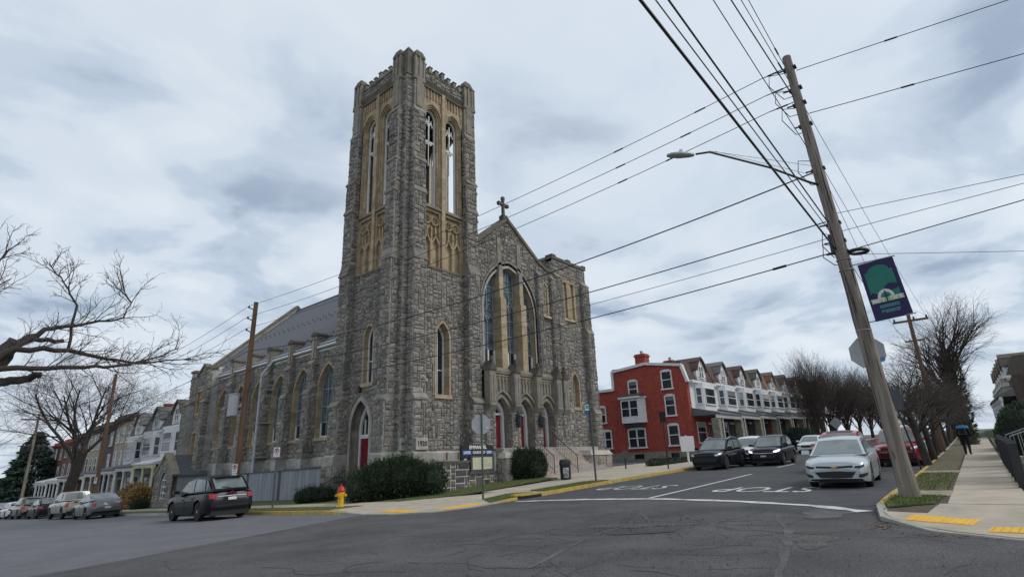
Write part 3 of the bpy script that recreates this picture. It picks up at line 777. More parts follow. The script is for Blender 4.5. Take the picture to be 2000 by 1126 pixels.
for F in (FR, FL, FB, FX):
    holes = whole(F); main = F in (FR, FL)
    big = [arch_pair(*lancet[id(F)], .13)[0]] if id(F) in lancet else []
    if F is FL: big.append(arch_pair(*door_o, .42)[0])
    if main:
        ashlar(F, 1.25, 4.75, 2.05, 12.62, 0, holes=big, out=ST)
        ashlar(F, 0, .35, 2.05, 25.2, 0, out=ST, cell=.15); ashlar(F, 5.65, 6, 2.05, 25.2, 0, out=ST, cell=.15)
    # buttresses, each stage a little thinner, with sloped weatherings
    for (u0, u1) in BU:
        for k, (z0, z1, dd) in enumerate(STG):
            F.box(tower, u0, u1, z0, z1, -.05, dd)
            if main or k > 1:
                zl = max(z0, 2.05)
                ashlar(F, u0, u1, zl, z1, dd, out=ST, cell=.145)
                if main:
                    for right, uu in ((False, u0), (True, u1)):
                        s_ = F.side(uu, dd if right else 0, right); ashlar(s_, .03, dd, zl, z1, 0, out=ST, cell=.15)
for F in (FR, FL, FB, FX):
    F.poly(tower, [(0, 12.6), (.35 + .9, 12.6), (1.25, TOPZ), (0, TOPZ)], 0.001); F.poly(tower, [(4.75, 12.6), (TW, 12.6), (TW, TOPZ), (4.75, TOPZ)], 0.001)
tw_wall = tower.build('tower_wall', 'stone_wall', church)
# weatherings between the stages
def wth(F, *a):
    q = MB(); q.tint = rt(.1); F.wedge(q, *a); q.build('weathering', 'trim_grey', church)
for F in (FR, FL, FB, FX):
    for (u0, u1) in BU:
        for k in range(4):
            za, zb = STG[k][1], STG[k + 1][0]; d1, d2 = STG[k][2], STG[k + 1][2]
            b = MB(); b.tint = rt(.1); F.box(b, u0 - .05, u1 + .05, za - .05, za + .06, -.04, d1 + .09); F.wedge(b, u0 - .03, u1 + .03, za + .06, zb + (.04 if k != 1 else .1), -.04, d1 + .07, d2 + .01)
            b.build('weathering', 'trim_grey', church)
    for z0, z1 in ((12.78, 13.3), (17.05, 17.35)):   # tan bands across the corner slivers
        
        for ua, ub in ((-.02, .36), (5.64, 6.02)): b = MB(); b.tint = (.9, .88, .82); F.box(b, ua, ub, z0, z1, -.04, .06); b.build('corner_band', 'trim_grey', church)
# plinth with its pale course, following the buttresses
plinth = MB(); course_pieces = []
for F in (FR, FL, FB, FX):
    runs = [(-.15, .25, .15), (.25, 1.35, .9), (1.35, 4.65, .15), (4.65, 5.75, .9), (5.75, 6.15, .15)]
    for (u0, u1, dd) in runs:
        cut = F is FL and u0 == 1.35
        spans = [(u0, u1)] if not cut else [(3.75, 4.65)]
        for a, b_ in spans:
            if F is FR and u0 == 1.35:
                F.box(plinth, 1.35, 3.0, GB, 1.55, -.05, dd); F.box(plinth, 4.3, 4.65, GB, 1.55, -.05, dd); F.box(plinth, 3.0, 4.3, GB, .55, -.05, dd)
            else: F.box(plinth, a, b_, GB, 1.55, -.05, dd)
            if F in (FR, FL):
                hl = [[(2.95, .4), (4.35, .4), (4.35, 1.6), (2.95, 1.6)]] if (F is FR and u0 == 1.35) else []
                ashlar(F, a, b_, GB + .5, 1.53, dd, cell=.30, depth=(.05, .14), maxw=4, maxh=2, out=ST, holes=hl)
                if dd > .5:
                    for right, uu in ((False, a), (True, b_)):
                        s_ = F.side(uu, dd if right else .15, right); ashlar(s_, .02, .74, GB + .5, 1.53, 0, cell=.3, depth=(.05, .12), out=ST)
            n = max(1, round((b_ - a) / .9))
            for k in range(n):
                c = MB(); c.tint = rt(.12); x0, x1 = a + (b_ - a) * k / n + .006, a + (b_ - a) * (k + 1) / n - .006
                F.box(c, x0, x1, 1.555, 1.96, -.03, dd + .01); F.wedge(c, x0, x1, 1.96, 2.08, -.03, dd + .01, dd - .14)
                c.build('course_stone', 'course', church)
plinth.build('plinth', 'stone_wall', church)
# tower windows
def church_window(F, spec, name, t, proud, depth, m='trim_tan', verts=(), horiz=(), frame='white_paint', sill=True, glass='pane', fw=.07, bw=.05):
    wnd_pts = arch(*spec); c = F.p((spec[0] + spec[1]) / 2, spec[2], 0)
    o_, i_ = arch_pair(*spec, t)
    s_ = MB(); s_.tint = rt(.08)
    F.box(s_, spec[0] - t - .05, spec[1] + t + .05, spec[2] - .2, spec[2], -depth, proud + .08)
    root = s_.build(name, m if m != 'trim_tan' else 'trim_tan', church)
    band(F, o_, i_, -depth, proud, root, 'surround_block', m)
    glass_bars(F, wnd_pts, -depth + .04, root, verts, horiz, bw, frame, fw, glass=glass); return root
church_window(FR, lancet[id(FR)], 'lancet_window', .11, .04, .55, verts=[3.0], horiz=[6.6], fw=.1)
church_window(FL, lancet[id(FL)], 'lancet_window', .11, .04, .36, verts=[3.0], horiz=[7.2], fw=.1)
# basement window
b = MB(); b.tint = (.8, .8, .8); FR.box(b, 3.0, 4.3, 1.5, 1.56, -.2, .2); bw_ = b.build('basement_window', 'stone_wall', church)
glass_bars(FR, [(3.1, .56), (4.2, .56), (4.2, 1.5), (3.1, 1.5)], -.12, bw_, [3.65], [1.05], .07, 'white_paint', .08, glass='dark_glass')
b = MB(); [FR.box(b, a, a + .11, 1.52, 1.97, .17, .175) for a in (3.12, 4.0)]; mat('rust', (.16, .07, .025), .95, .4, 8); b.build('rust_streak', 'rust', bw_)
# date stones set in the near buttress
for txt, u0, u1 in (('1920', .42, 1.2), ('+', -.02, .34)):
    b = MB(); b.tint = (1.2, 1.2, 1.2)
    dd = .58 + .04 if txt == '1920' else .09
    dd = .74 + .15 if txt == '1920' else .14
    FR.box(b, u0, u1, 2.12, 2.72, 0, dd); ds = b.build('date_stone', 'course', church, label='date stone carved 1920' if txt == '1920' else 'corner stone carved with a cross')
    b = MB()
    if txt == '1920': put_text(b, '1920', .34, FR.p(.81, 2.42, dd + .006), FR.u, (0, 0, 1), .012)
    else:
        FR.box(b, .14, .18, 2.22, 2.64, dd, dd + .006); FR.box(b, .05, .27, 2.42, 2.47, dd, dd + .007); FR.box(b, .05, .075, 2.36, 2.53, dd, dd + .0065); FR.box(b, .245, .27, 2.36, 2.53, dd, dd + .0065)
    b.build('carving', 'sign_black', ds)
# tower door on the left face, deep stepped arch
dr = MB(); FL.box(dr, 1.5, 3.3, .2, .35, -.75, .3); dr_root = dr.build('tower_door', 'course', church)
for k, (t, d0, d1) in enumerate(((.42, -.1, .06), (.3, -.25, -.06), (.18, -.4, -.22), (.06, -.6, -.36))):
    o_ = arch_pair(*door_o, t)[0]; i_ = arch_pair(*door_o, t - .13)[0]
    band(FL, o_, i_, d0, d1, dr_root, 'arch_stone', 'trim_grey' if k != 1 else 'trim_tan')
fr_o, fr_i = arch_pair(1.52, 3.28, .35, 3.35, 4.9, 0)[0], arch(1.70, 3.10, .35, 3.25, 4.65)
b = MB(); band(FL, fr_o, fr_i, -.72, -.55, b, '', '', blocks=False, gap=0); b.c = [(1, 1, 1)] * len(b.c); b.build('door_frame', 'white_paint', dr_root)
b = MB(); FL.poly(b, arch(1.70, 3.10, 3.12, 3.3, 4.62), -.68); fan = b.build('transom_light', 'dark_glass', dr_root)
b = MB(); FL.box(b, 1.7, 3.1, 2.92, 3.14, -.7, -.56)
for u in (2.05, 2.4, 2.75): FL.box(b, u - .03, u + .03, 3.1, 4.4 - abs(u - 2.4) * 1.2, -.68, -.6)
b.build('transom_bar', 'white_paint', dr_root)
for a, c in ((1.71, 2.39), (2.41, 3.09)):
    b = MB(); FL.box(b, a, c, .36, 2.92, -.7, -.62); leaf = b.build('door_leaf', 'red_door', dr_root)
    b = MB()
    for z0, z1 in ((.55, 1.35), (1.5, 2.7)):
        for q in (a + .08, (a + c) / 2 + .04): FL.box(b, q, q + .24, z0, z1, -.62, -.6)
    b.build('door_panel', 'red_door', leaf)
b = MB(); c = FL.p(2.4, 5.55, .1); b.lathe([(.05, -.12), (.12, -.08), (.13, .12), (.16, .14), (.06, .24), (.02, .3)], c, 6); FL.box(b, 2.38, 2.42, 5.5, 5.54, 0, .1); b.build('wall_lamp', 'black_iron', church)
# steps and rail at the tower door
gs = gz(17, 27)
b = MB()
for k in range(4): FL.box(b, 1.6 - .1 * 0, 3.4, gs - .1, .33 - k * .17, 0.1 + k * .32, .12 + (k + 1) * .32)
b.build('door_steps', 'course', church)
b = MB(); zt = lambda d: 1.25 - .53 * max(0, d - .2)
for u in (1.5, 3.5):
    b = MB(); b.tube([FL.p(u, zt(.2), .2), FL.p(u, zt(1.5), 1.5)], .022, 6)
    for k in range(9):
        d = .2 + k * 1.3 / 8; b.tube([FL.p(u, zt(d) - .95, d), FL.p(u, zt(d), d)], .012 if k % 8 else .02, 5)
    b.build('hand_rail', 'black_iron', church)

# ---- belfry stage in tan stone
bel = MB(); bays = ((1.42, 2.78), (3.22, 4.58))
for F in (FR, FL, FB, FX):
    main = F in (FR, FL)
    op = [arch(a + .17, c - .17, 16.75, 23.05, 23.75) for a, c in bays]
    bel.tint = (1, 1, 1)
    F.poly(bel, [(1.2, 16.5), (4.8, 16.5), (4.8, 25.2), (1.2, 25.2)], -.05, 0, [arch(a, c, 16.75, 23.05, 24.0) for a, c in bays])
    F.poly(bel, [(1.2, 12.6), (4.8, 12.6), (4.8, 16.6), (1.2, 16.6)], -.2)
    for (a, c), o_ in zip(bays, op):
        F.reveal(bel, o_, -.31, -.46)
        if not main: continue
belw = bel.build('belfry_wall', 'trim_tan', church)
for F in (FR, FL, FB, FX):
    main = F in (FR, FL)
    # central shaft, sill, outer jambs
    for nm, (u0, u1, z0, z1, d0, d1) in (('shaft', (2.86, 3.14, 12.66, 25.2, -.1, .1)), ('jamb', (1.22, 1.36, 12.66, 25.2, -.1, .03)), ('jamb', (4.64, 4.78, 12.66, 25.2, -.1, .03))):
        z = z0
        b = MB()
        while z < z1 - .01:
            zz = min(z1, z + random.uniform(.55, .9)); b.tint = rt(.12); F.box(b, u0, u1, z + .006, zz - .006, d0, d1); z = zz
        b.build(nm, 'trim_tan', church)
    b = MB(); b.tint = (.8, .78, .74); F.wedge(b, 1.22, 4.78, 16.48, 16.74, -.1, .10, -.02); b.build('belfry_sill', 'trim_grey', church)
    b = MB(); b.tint = (.7, .68, .64); F.box(b, 1.22, 4.78, 12.56, 12.68, -.1, .10); b.build('string_course', 'trim_grey', church)
    for (a, c) in bays:
        spec = (a + .17, c - .17, 16.75, 23.05, 23.75); root = None
        s_ = MB(); s_.tint = (.9, .9, .9); F.wedge(s_, a, c, 16.7, 16.86, -.6, -.06, -.3); root = s_.build('belfry_opening', 'trim_grey', church)
        steps_ = ((.20, .33, -.12, .03), (.10, .20, -.22, -.06), (0.0, .10, -.30, -.14)) if main else ((0, .3, -.3, -.1),)
        for k, (ti, to, d0, d1) in enumerate(steps_):
            o_, i_ = arch_pair(*spec, to)[0], (arch_pair(*spec, ti)[0] if ti else arch(*spec))
            if main and k < 1: band(F, o_, i_, d0, d1, root, 'arch_stone', 'trim_tan')
            else:
                b = MB(); band(F, o_, i_, d0, d1, b, '', '', blocks=False); b.build('arch_moulding', 'trim_tan', root)
        # white painted tracery frame
        b = MB(); oo = arch(*spec); ii = arch(spec[0] + .085, spec[1] - .085, spec[2] + .02, spec[3], spec[4] - .12)
        band(F, oo, ii, -.44, -.33, b, '', '', blocks=False, gap=0)
        uc = (spec[0] + spec[1]) / 2
        if main: F.box(b, uc - .035, uc + .035, 21.35, 23.3, -.43, -.35); F.box(b, spec[0], spec[1], 21.3, 21.42, -.43, -.35)
        if main:
            for s2 in (-1, 1):
                F.bar(b, (uc + s2 * .03, 22.5), (uc + s2 * .2, 23.0), .05, -.43, -.35); F.bar(b, (uc + s2 * .3, 22.5), (uc + s2 * .16, 22.95), .05, -.43, -.35)
                F.bar(b, (uc + s2 * .3, 21.35), (uc + s2 * .15, 21.12), .05, -.43, -.35); F.bar(b, (uc, 21.35), (uc + s2 * .15, 21.12), .05, -.43, -.35)
            F.box(b, uc - .02, uc + .02, 19.6, 21.3, -.42, -.37)
        b.c = [(1, 1, 1)] * len(b.c); b.build('tracery', 'white_paint', root)
    if not main: continue
    # blind tracery panels under the openings: frames, pointed heads and pairs of roundels
    for (a, c) in ((1.38, 2.84), (3.16, 4.62)):
        mid = (a + c) / 2; b = MB(); b.tint = (1, 1, 1)
        F.box(b, a, a + .09, 12.68, 16.48, -.2, -.02); F.box(b, c - .09, c, 12.68, 16.48, -.2, -.02); F.box(b, a, c, 16.3, 16.48, -.2, -.03)
        F.box(b, mid - .05, mid + .05, 12.68, 15.3, -.2, -.01)
        for s2, (x0, x1) in enumerate(((a + .09, mid - .05), (mid + .05, c - .09))):
            F.box(b, x0, x0 + .05, 12.68, 14.3, -.2, -.03); F.box(b, x1 - .05, x1, 12.68, 14.3, -.2, -.03)
            xm = (x0 + x1) / 2
            F.bar(b, (x0 + .02, 14.25), (xm, 14.72), .1, -.2, .0); F.bar(b, (x1 - .02, 14.25), (xm, 14.72), .1, -.2, .0)
            F.box(b, xm - .03, xm + .03, 14.7, 15.35, -.2, -.05)
        root = b.build('tracery_panel', 'trim_tan', church)
        b = MB(); b.tint = (.86, .84, .8)
        for x0 in (a + .40, c - .40):
            b.torus(F.p(x0, 15.75, -.12), F.u, (0, 0, 1), .29, .075, 14, 5)
            for q in range(4):
                t = q * math.pi / 2 + .785; b.torus(F.p(x0 + .13 * math.cos(t), 15.75 + .13 * math.sin(t), -.1), F.u, (0, 0, 1), .085, .03, 8, 4)
        b.build('roundel', 'trim_tan', root)
    # small panels above the arches
    b = MB(); b.tint = (.95, .93, .9)
    for k in range(13):
        u = 1.42 + k * (3.16 / 12); F.box(b, u - .04, u + .04, 24.4, 25.02, -.06, .03)
    b.build('parapet_panel', 'trim_tan', church)
# ---- parapet: string, walling, merlons
par = MB()
for F in (FR, FL, FB, FX):
    F.box(par, 0, TW, 25.25, 26.35, -.35, -.02)
    if F in (FR, FL): ashlar(F, 1.15, 4.85, 25.5, 26.3, 0, out=ST)
    b = MB(); b.tint = (.55, .53, .5); F.wedge(b, 1.0, 5.0, 25.18, 25.5, -.2, .06, .2); F.box(b, 1.0, 5.0, 25.06, 25.2, -.2, .08); b.build('cornice', 'trim_grey', church)
    for k in range(7):
        u = 1.24 + k * .545
        b = MB(); b.tint = stone_tint(); F.box(b, u, u + .25, 26.33, 26.78 + (.14 if k == 3 else 0), -.33, .03); mm = b.build('merlon', 'stone', church)
        zt_ = 26.78 + (.14 if k == 3 else 0)
        b = MB(); b.tint = (.6, .58, .55); F.box(b, u - .03, u + .28, zt_, zt_ + .07, -.36, .06)
        b.hexa([F.p(u - .03, zt_ + .07, .06), F.p(u + .28, zt_ + .07, .06), F.p(u + .28, zt_ + .07, -.36), F.p(u - .03, zt_ + .07, -.36), F.p(u + .08, zt_ + .2, -.1), F.p(u + .17, zt_ + .2, -.1), F.p(u + .17, zt_ + .2, -.2), F.p(u + .08, zt_ + .2, -.2)]); b.build('merlon_cap', 'dark_coping', mm)
    b = MB(); b.tint = (.6, .58, .55); F.box(b, 1.0, 5.0, 26.30, 26.36, -.4, .07); b.build('parapet_coping', 'dark_coping', church)
    # tan pinnacle shafts over the buttresses
    for (u0, u1) in BU:
        b = MB(); b.tint = rt(.08)
        F.wedge(b, u0 - .02, u1 + .02, 22.66, 23.0, -.05, .40, .26)
        F.box(b, u0 + .06, u1 - .06, 23.0, 26.9, -.3, .22); F.box(b, u0 + .22, u1 - .22, 23.1, 25.1, .2, .27)
        F.box(b, u0 + .04, u0 + .16, 25.3, 26.8, .2, .28); F.box(b, u1 - .16, u1 - .04, 25.3, 26.8, .2, .28); F.box(b, u0 + .38, u1 - .38, 25.2, 26.9, .2, .29)
        F.wedge(b, u0, u1, 25.06, 25.3, -.2, .28, .32)
        ps = b.build('pinnacle', 'trim_grey', church)
        b = MB(); b.tint = (.6, .58, .55); um = (u0 + u1) / 2
        F.box(b, u0 + .03, u1 - .03, 26.85, 26.98, -.33, .30); b.hexa([F.p(u0 + .03, 26.98, .30), F.p(u1 - .03, 26.98, .30), F.p(u1 - .03, 26.98, -.33), F.p(u0 + .03, 26.98, -.33), F.p(um - .24, 27.36, .2), F.p(um + .24, 27.36, .2), F.p(um + .24, 27.36, -.23), F.p(um - .24, 27.36, -.23)]); b.build('pinnacle_cap', 'trim_grey', ps)
for (x, y, s1, s2) in ((XT, YT, 1, 1), (XT + TW, YT, -1, 1), (XT, YT + TW, 1, -1), (XT + TW, YT + TW, -1, -1)):
    b = MB(); b.tint = (.62, .6, .57); x0, x1 = sorted((x - .07 * s1, x + .42 * s1)); y0, y1 = sorted((y - .07 * s2, y + .42 * s2)); b.box(x0, x1, y0, y1, 25.3, 25.5); b.box(x0 + .03, x1 - .03, y0 + .03, y1 - .03, 25.5, 27.15); cx, cy = (x0 + x1) / 2, (y0 + y1) / 2
    b.hexa([(x0, y0, 27.15), (x1, y0, 27.15), (x1, y1, 27.15), (x0, y1, 27.15), (cx - .05, cy - .05, 27.5), (cx + .05, cy - .05, 27.5), (cx + .05, cy + .05, 27.5), (cx - .05, cy + .05, 27.5)]); b.build('corner_shaft', 'trim_grey', church)
par.build('parapet', 'stone_wall', church)
b = MB(); b.box(XT + .3, XT + TW - .3, YT + .3, YT + TW - .3, 16.2, 16.45); b.build('belfry_floor', 'board_dark', church); b = MB(); b.box(XT + .3, XT + TW - .3, YT + .3, YT + TW - .3, 25.3, 25.6); b.build('tower_roof', 'board_dark', church)

# ---- nave
XN = 18.6; Y0N, Y1N = 29.7, 48.9; RZ, RXc = 17.25, 27.5
FN = Face((XN, Y1N), (0, -1))                          # u = Y1N - y
nv = MB(); NS = ST
wy = [31.6 + 3.12 * k for k in range(6)]; by = [33.16 + 3.12 * k for k in range(5)]
wspec = [(Y1N - y - 1.02, Y1N - y + 1.02, 3.2, 6.2, 7.75) for y in wy]
FN.poly(nv, [(0, 1.4), (Y1N - Y0N, 1.4), (Y1N - Y0N, 9.0), (0, 9.0)], 0, 0, [arch(*s_) for s_ in wspec])
ashlar(FN, 0, Y1N - Y0N, 2.05, 8.8, 0, holes=[arch_pair(*s_, .16)[0] for s_ in wspec], out=ST, cell=.14)
b = MB()
FN.box(nv, 0, Y1N - Y0N, GB, 1.5, -.1, .16)
ashlar(FN, 0, Y1N - Y0N, 0.9, 1.5, .16, cell=.3, depth=(.04, .1), out=ST)
n = 22
for k in range(n):
    c = MB(); c.tint = rt(.16); L = (Y1N - Y0N) / n; FN.box(c, k * L + .006, (k + 1) * L - .006, 1.505, 1.93, -.03, .17); FN.wedge(c, k * L + .006, (k + 1) * L - .006, 1.93, 2.05, -.03, .17, .02); c.build('course_stone', 'course', church)
for y in by:
    u = Y1N - y
    for z0, z1, dd in ((GB, 3.1, .8), (3.1, 6.0, .62), (6.25, 7.9, .42)):
        FN.box(nv, u - .34, u + .34, z0, z1, -.05, dd); ashlar(FN, u - .34, u + .34, max(z0, 2.0), z1, dd, cell=.14, out=ST)
        s_ = FN.side(u + .34, dd, True); ashlar(s_, .02, dd, max(z0, 2.0), z1, 0, cell=.15, out=ST)
    wth(FN, u - .37, u + .37, 5.95, 6.3, -.04, .68, .44); wth(FN, u - .37, u + .37, 3.0, 3.16, -.04, .86, .64)
    b = MB(); b.tint = rt(.1); FN.wedge(b, u - .37, u + .37, 7.86, 8.2, -.04, .5, .3); FN.box(b, u - .3, u + .3, 8.2, 9.75, -.6, .26); FN.box(b, u - .1, u + .1, 8.25, 9.5, .2, .31)
    pc = b.build('buttress_cap', 'trim_grey', church)
    b = MB(); b.tint = rt(.1); FN.box(b, u - .075, u + .075, 8.3, 9.45, .3, .325); b.build('cap_panel', 'trim_tan', pc)
    b = MB(); FN.box(b, u - .36, u + .36, 9.75, 9.86, -.65, .34); b.prism([FN.p(u - .36, 9.86, .34), FN.p(u + .36, 9.86, .34), FN.p(u, 10.05, .34)], -FN.n * .98); b.build('cap_coping', 'dark_coping', pc)
nv.build('nave_wall', 'stone_wall', church)
for k, s_ in enumerate(wspec):
    uc = (s_[0] + s_[1]) / 2; c3 = (s_[0] + .28, uc, s_[1] - .28)
    root = church_window(FN, s_, 'nave_window', .15, .05, .36, verts=[uc - .34, uc + .34], horiz=[4.15, 5.1, 6.2], frame='lead_frame', glass='church_glass', fw=.07, bw=.055)
    b = MB()
    for q in range(2):
        a = s_[0] + .05 + q * (s_[1] - s_[0] - .1) / 2; c = a + (s_[1] - s_[0] - .1) / 2
        FN.box(b, a, a + .09, s_[2] + .02, 4.1, -.30, -.22); FN.box(b, c - .09, c, s_[2] + .02, 4.1, -.30, -.22); FN.box(b, a, c, s_[2] + .02, s_[2] + .11, -.30, -.21)
    b.build('sash', 'white_paint', root)
    b = MB(); FN.box(b, s_[0] + .06, s_[1] - .06, s_[2] + .03, 4.08, -.31, -.29); b.build('lower_pane', 'dark_glass', root)
# gutter, downpipe, roof
b = MB(); b.tube([(XN - .14, Y0N, 8.95), (XN - .14, Y1N, 8.95)], .09, 6); b.tube([(XN - .05, Y0N, 9.18), (XN - .05, Y1N, 9.18)], .05, 6); b.tube([(XN - .03, Y0N, 8.72), (XN - .03, Y1N, 8.72)], .05, 6); b.build('gutter', 'white_paint', church)
b = MB(); b.tube([(XN - .16, 39.0, 8.9), (XN - .5, 38.95, 8.4), (XN - .92, 38.9, 7.9), (XN - .92, 38.9, 1.0)], .085, 8)
for z in (2.2, 4.5, 6.8): b.box(XN - 1.03, XN, 38.78, 39.02, z, z + .05)
mat('pipe_grey', (.42, .43, .43), .6, .1, 5); b.build('downpipe', 'pipe_grey', church)
b = MB(); Y1R = 53.7
b.hexa([(XN - .12, 24.3, 8.95), (RXc, 24.3, RZ - .1), (RXc, Y1R, RZ - .1), (XN - .12, Y1R, 8.95), (XN - .14, 24.3, 9.12), (RXc, 24.3, RZ), (RXc, Y1R, RZ), (XN - .14, Y1R, 9.12)])
b.hexa([(RXc, 24.3, RZ - .1), (36.4, 24.3, 8.95), (36.4, Y1R, 8.95), (RXc, Y1R, RZ - .1), (RXc, 24.3, RZ), (36.42, 24.3, 9.12), (36.42, Y1R, 9.12), (RXc, Y1R, RZ)])
roof = b.build('nave_roof', 'slate', church)
b = MB(); sl = (RZ - 9.12) / (RXc - XN + .14)
for row, xx in ((0, 23.2), (1, 22.7), (2, 19.6), (3, 19.2)):
    for k in range(26):
        y = 30.4 + k * .86 + (.43 if row % 2 else 0); z = 9.12 + sl * (xx - XN + .14)
        b.box(xx - .045, xx + .01, y - .03, y + .03, z, z + .11)
b.build('snow_guards', 'sign_black', roof, kind='stuff')
b = MB(); b.tube([(RXc, 24.5, RZ + .02), (RXc, Y1R, RZ + .02)], .1, 6); b.build('ridge_cap', 'roof_grey', roof)
# rear gable wall with raking coping
FG = Face((36.4, Y1R), (-1, 0))
b = MB(); b.prism([(XN - .1, Y1R, GB), (36.5, Y1R, GB), (36.5, Y1R, 9.3), (RXc, Y1R, RZ + .4), (XN - .1, Y1R, 9.3)], (0, .5, 0)); b.build('rear_wall', 'stone_wall', church)
b = MB(); b.tint = (.75, .72, .66)
for x0, z0, x1, z1 in ((XN - .3, 9.35, RXc, RZ + .65), (36.7, 9.35, RXc, RZ + .65)):
    b.hexa([(x0, Y1R - .12, z0 - .2), (x1, Y1R - .12, z1 - .25), (x1, Y1R + .62, z1 - .25), (x0, Y1R + .62, z0 - .2), (x0, Y1R - .12, z0), (x1, Y1R - .12, z1), (x1, Y1R + .62, z1), (x0, Y1R + .62, z0)])
b.build('gable_coping', 'trim_grey', church)
# transept end beyond the nave windows
XE = 18.0; FE = Face((XE, 52.1), (0, -1)); eh = [[(1.0, 6.1), (1.9, 6.1), (1.9, 7.9), (1.0, 7.9)], [(.95, 2.7), (2.05, 2.7), (2.05, 4.5), (.95, 4.5)]]
eo = [(0, GB - 1), (4.9, GB - 1), (4.9, 9.5), (3.9, 9.5), (3.3, 10.0), (2.45, 9.7), (1.1, 8.95), (0, 8.6)]
eo = [(0, GB - 1), (3.5, GB - 1), (3.5, 9.3), (2.9, 9.3), (1.75, 10.1), (.6, 9.3), (0, 9.3)]
b = MB(); FE.poly(b, eo, 0, 0, eh); b.prism([FE.p(p[0], p[1], -.35) for p in eo], -FE.n * 5); FE.box(b, -.3, .49, 6.8, 9.6, -.1, .25); FE.box(b, 2.96, 3.54, 6.85, 9.6, -.7, .25); FE.box(b, -.5, .5, GB - 1, 6.9, -.1, .6); FE.box(b, 2.95, 3.55, GB - 1, 6.9, -.7, .5)
s_ = FE.side(3.55, .25, True)
b.build('transept_wall', 'stone_wall', church)
ashlar(FE, .5, 2.95, 1, 10, 0, region=eo, holes=[[(.8, 5.9), (2.1, 5.9), (2.1, 8.1), (.8, 8.1)], [(.75, 2.5), (2.25, 2.5), (2.25, 4.7), (.75, 4.7)]], cell=.145, out=ST)
for z0, z1, d in ((0.5, 6.85, .5), (7.0, 9.3, .25)): ashlar(FE, 2.95, 3.55, z0, z1, d, cell=.145, out=ST); ashlar(FE, -.5 if d > .3 else -.3, .5, z0, z1, d + (.1 if d > .3 else 0), cell=.145, out=ST); ashlar(FE.side(3.55, d, True), 0, d, z0, z1, 0, cell=.145, out=ST)
wth(FE, 2.9, 3.6, 6.85, 7.2, -.05, .56, .27); wth(FE, -.55, .55, 6.85, 7.2, -.05, .66, .27)
b = MB(); b.tint = (.62, .6, .55); FE.box(b, 2.85, 3.65, 9.6, 9.8, -.4, .35); FE.box(b, -.4, .6, 9.6, 9.8, -.4, .35); FE.bar(b, (.5, 9.35), (1.75, 10.2), .2, -.4, .12); FE.bar(b, (3.0, 9.35), (1.75, 10.2), .2, -.4, .12); b.build('gable_coping', 'trim_grey', church)
for z0, z1, u0, u1 in ((6.1, 7.9, 1.0, 1.9), (2.7, 4.5, .95, 2.05)):
    b = MB(); b.tint = (1, .95, .85); t = .16
    FE.box(b, u0 - t, u0, z0 - t, z1 + t, -.25, .06); FE.box(b, u1, u1 + t, z0 - t, z1 + t, -.25, .06); FE.box(b, u0, u1, z1, z1 + t, -.25, .06); FE.box(b, u0, u1, z0 - t, z0, -.25, .09); FE.box(b, (u0 + u1) / 2 - .08, (u0 + u1) / 2 + .08, z0, z1, -.25, .0)
    tw_ = b.build('transept_window', 'trim_tan', church); b = MB(); FE.box(b, u0, u1, z0, z1, -.28, -.24); b.build('pane', 'brick_orange', tw_)
    
# ---- street front
YF = 23.9; FF = Face((24.2, YF), (1, 0)); UC = 27.6 - 24.2
gab = [(0, GB), (8.6, GB), (8.6, 15.15), (7.6, 15.2), (6.75, 15.55), (3.3, 18.0), (0.1, 15.45), (0, 15.45)]
big = (UC - 2.62, UC + 2.62, 7.1, 11.2, 14.35)
fw = MB(); FF.poly(fw, gab, 0, 0, [arch(*big, n=12)]); fw.prism([FF.p(p[0], p[1], -.55) for p in gab[2:-1]] + [FF.p(0, 15.0, -.55), FF.p(8.6, 14.5, -.55)], (0, .05, 0)) if False else None
FF.poly(fw, gab, -.55, 0, [arch(*big, n=12)])
FF.reveal(fw, gab, 0, -.55)
fw.build('front_wall', 'stone_wall', church)
ashlar(FF, 0, 8.6, 6.8, 17.9, 0, region=gab, holes=[arch_pair(*big, .45, n=12)[0], [(UC - 1.3, 11), (UC - .8, 11), (UC - .8, 16.3), (UC - 1.3, 16.3)], [(UC + .8, 11), (UC + 1.3, 11), (UC + 1.3, 16.3), (UC + .8, 16.3)]], cell=.15, out=ST)
# gable coping and cross
b = MB(); b.tint = (.62, .6, .55)
for (a, c) in (((0.05, 15.5), (3.3, 18.12)), ((3.3, 18.12), (6.75, 15.68)), ((6.7, 15.7), (7.6, 15.32)), ((7.6, 15.3), (8.6, 15.25))): FF.bar(b, a, c, .24, -.7, .14)
b.build('gable_coping', 'trim_grey', church)
b = MB(); c0 = FF.p(3.3, 18.15, -.25); b.tint = (.5, .48, .45)
b.box(c0.x - .22, c0.x + .22, c0.y - .22, c0.y + .22, 18.1, 18.45); b.lathe([(.2, 0), (.13, .15), (.1, .25)], (c0.x, c0.y, 18.45), 8)
b.box(c0.x - .09, c0.x + .09, c0.y - .09, c0.y + .09, 18.6, 19.85); b.box(c0.x - .44, c0.x + .44, c0.y - .085, c0.y + .085, 19.27, 19.44)
for dx_, dz_ in ((-.44, 19.355), (.44, 19.355), (0, 19.85)): b.box(c0.x + dx_ - .11, c0.x + dx_ + .11, c0.y - .11, c0.y + .11, dz_ - .12, dz_ + .12)
b.build('cross', 'dark_coping', church)
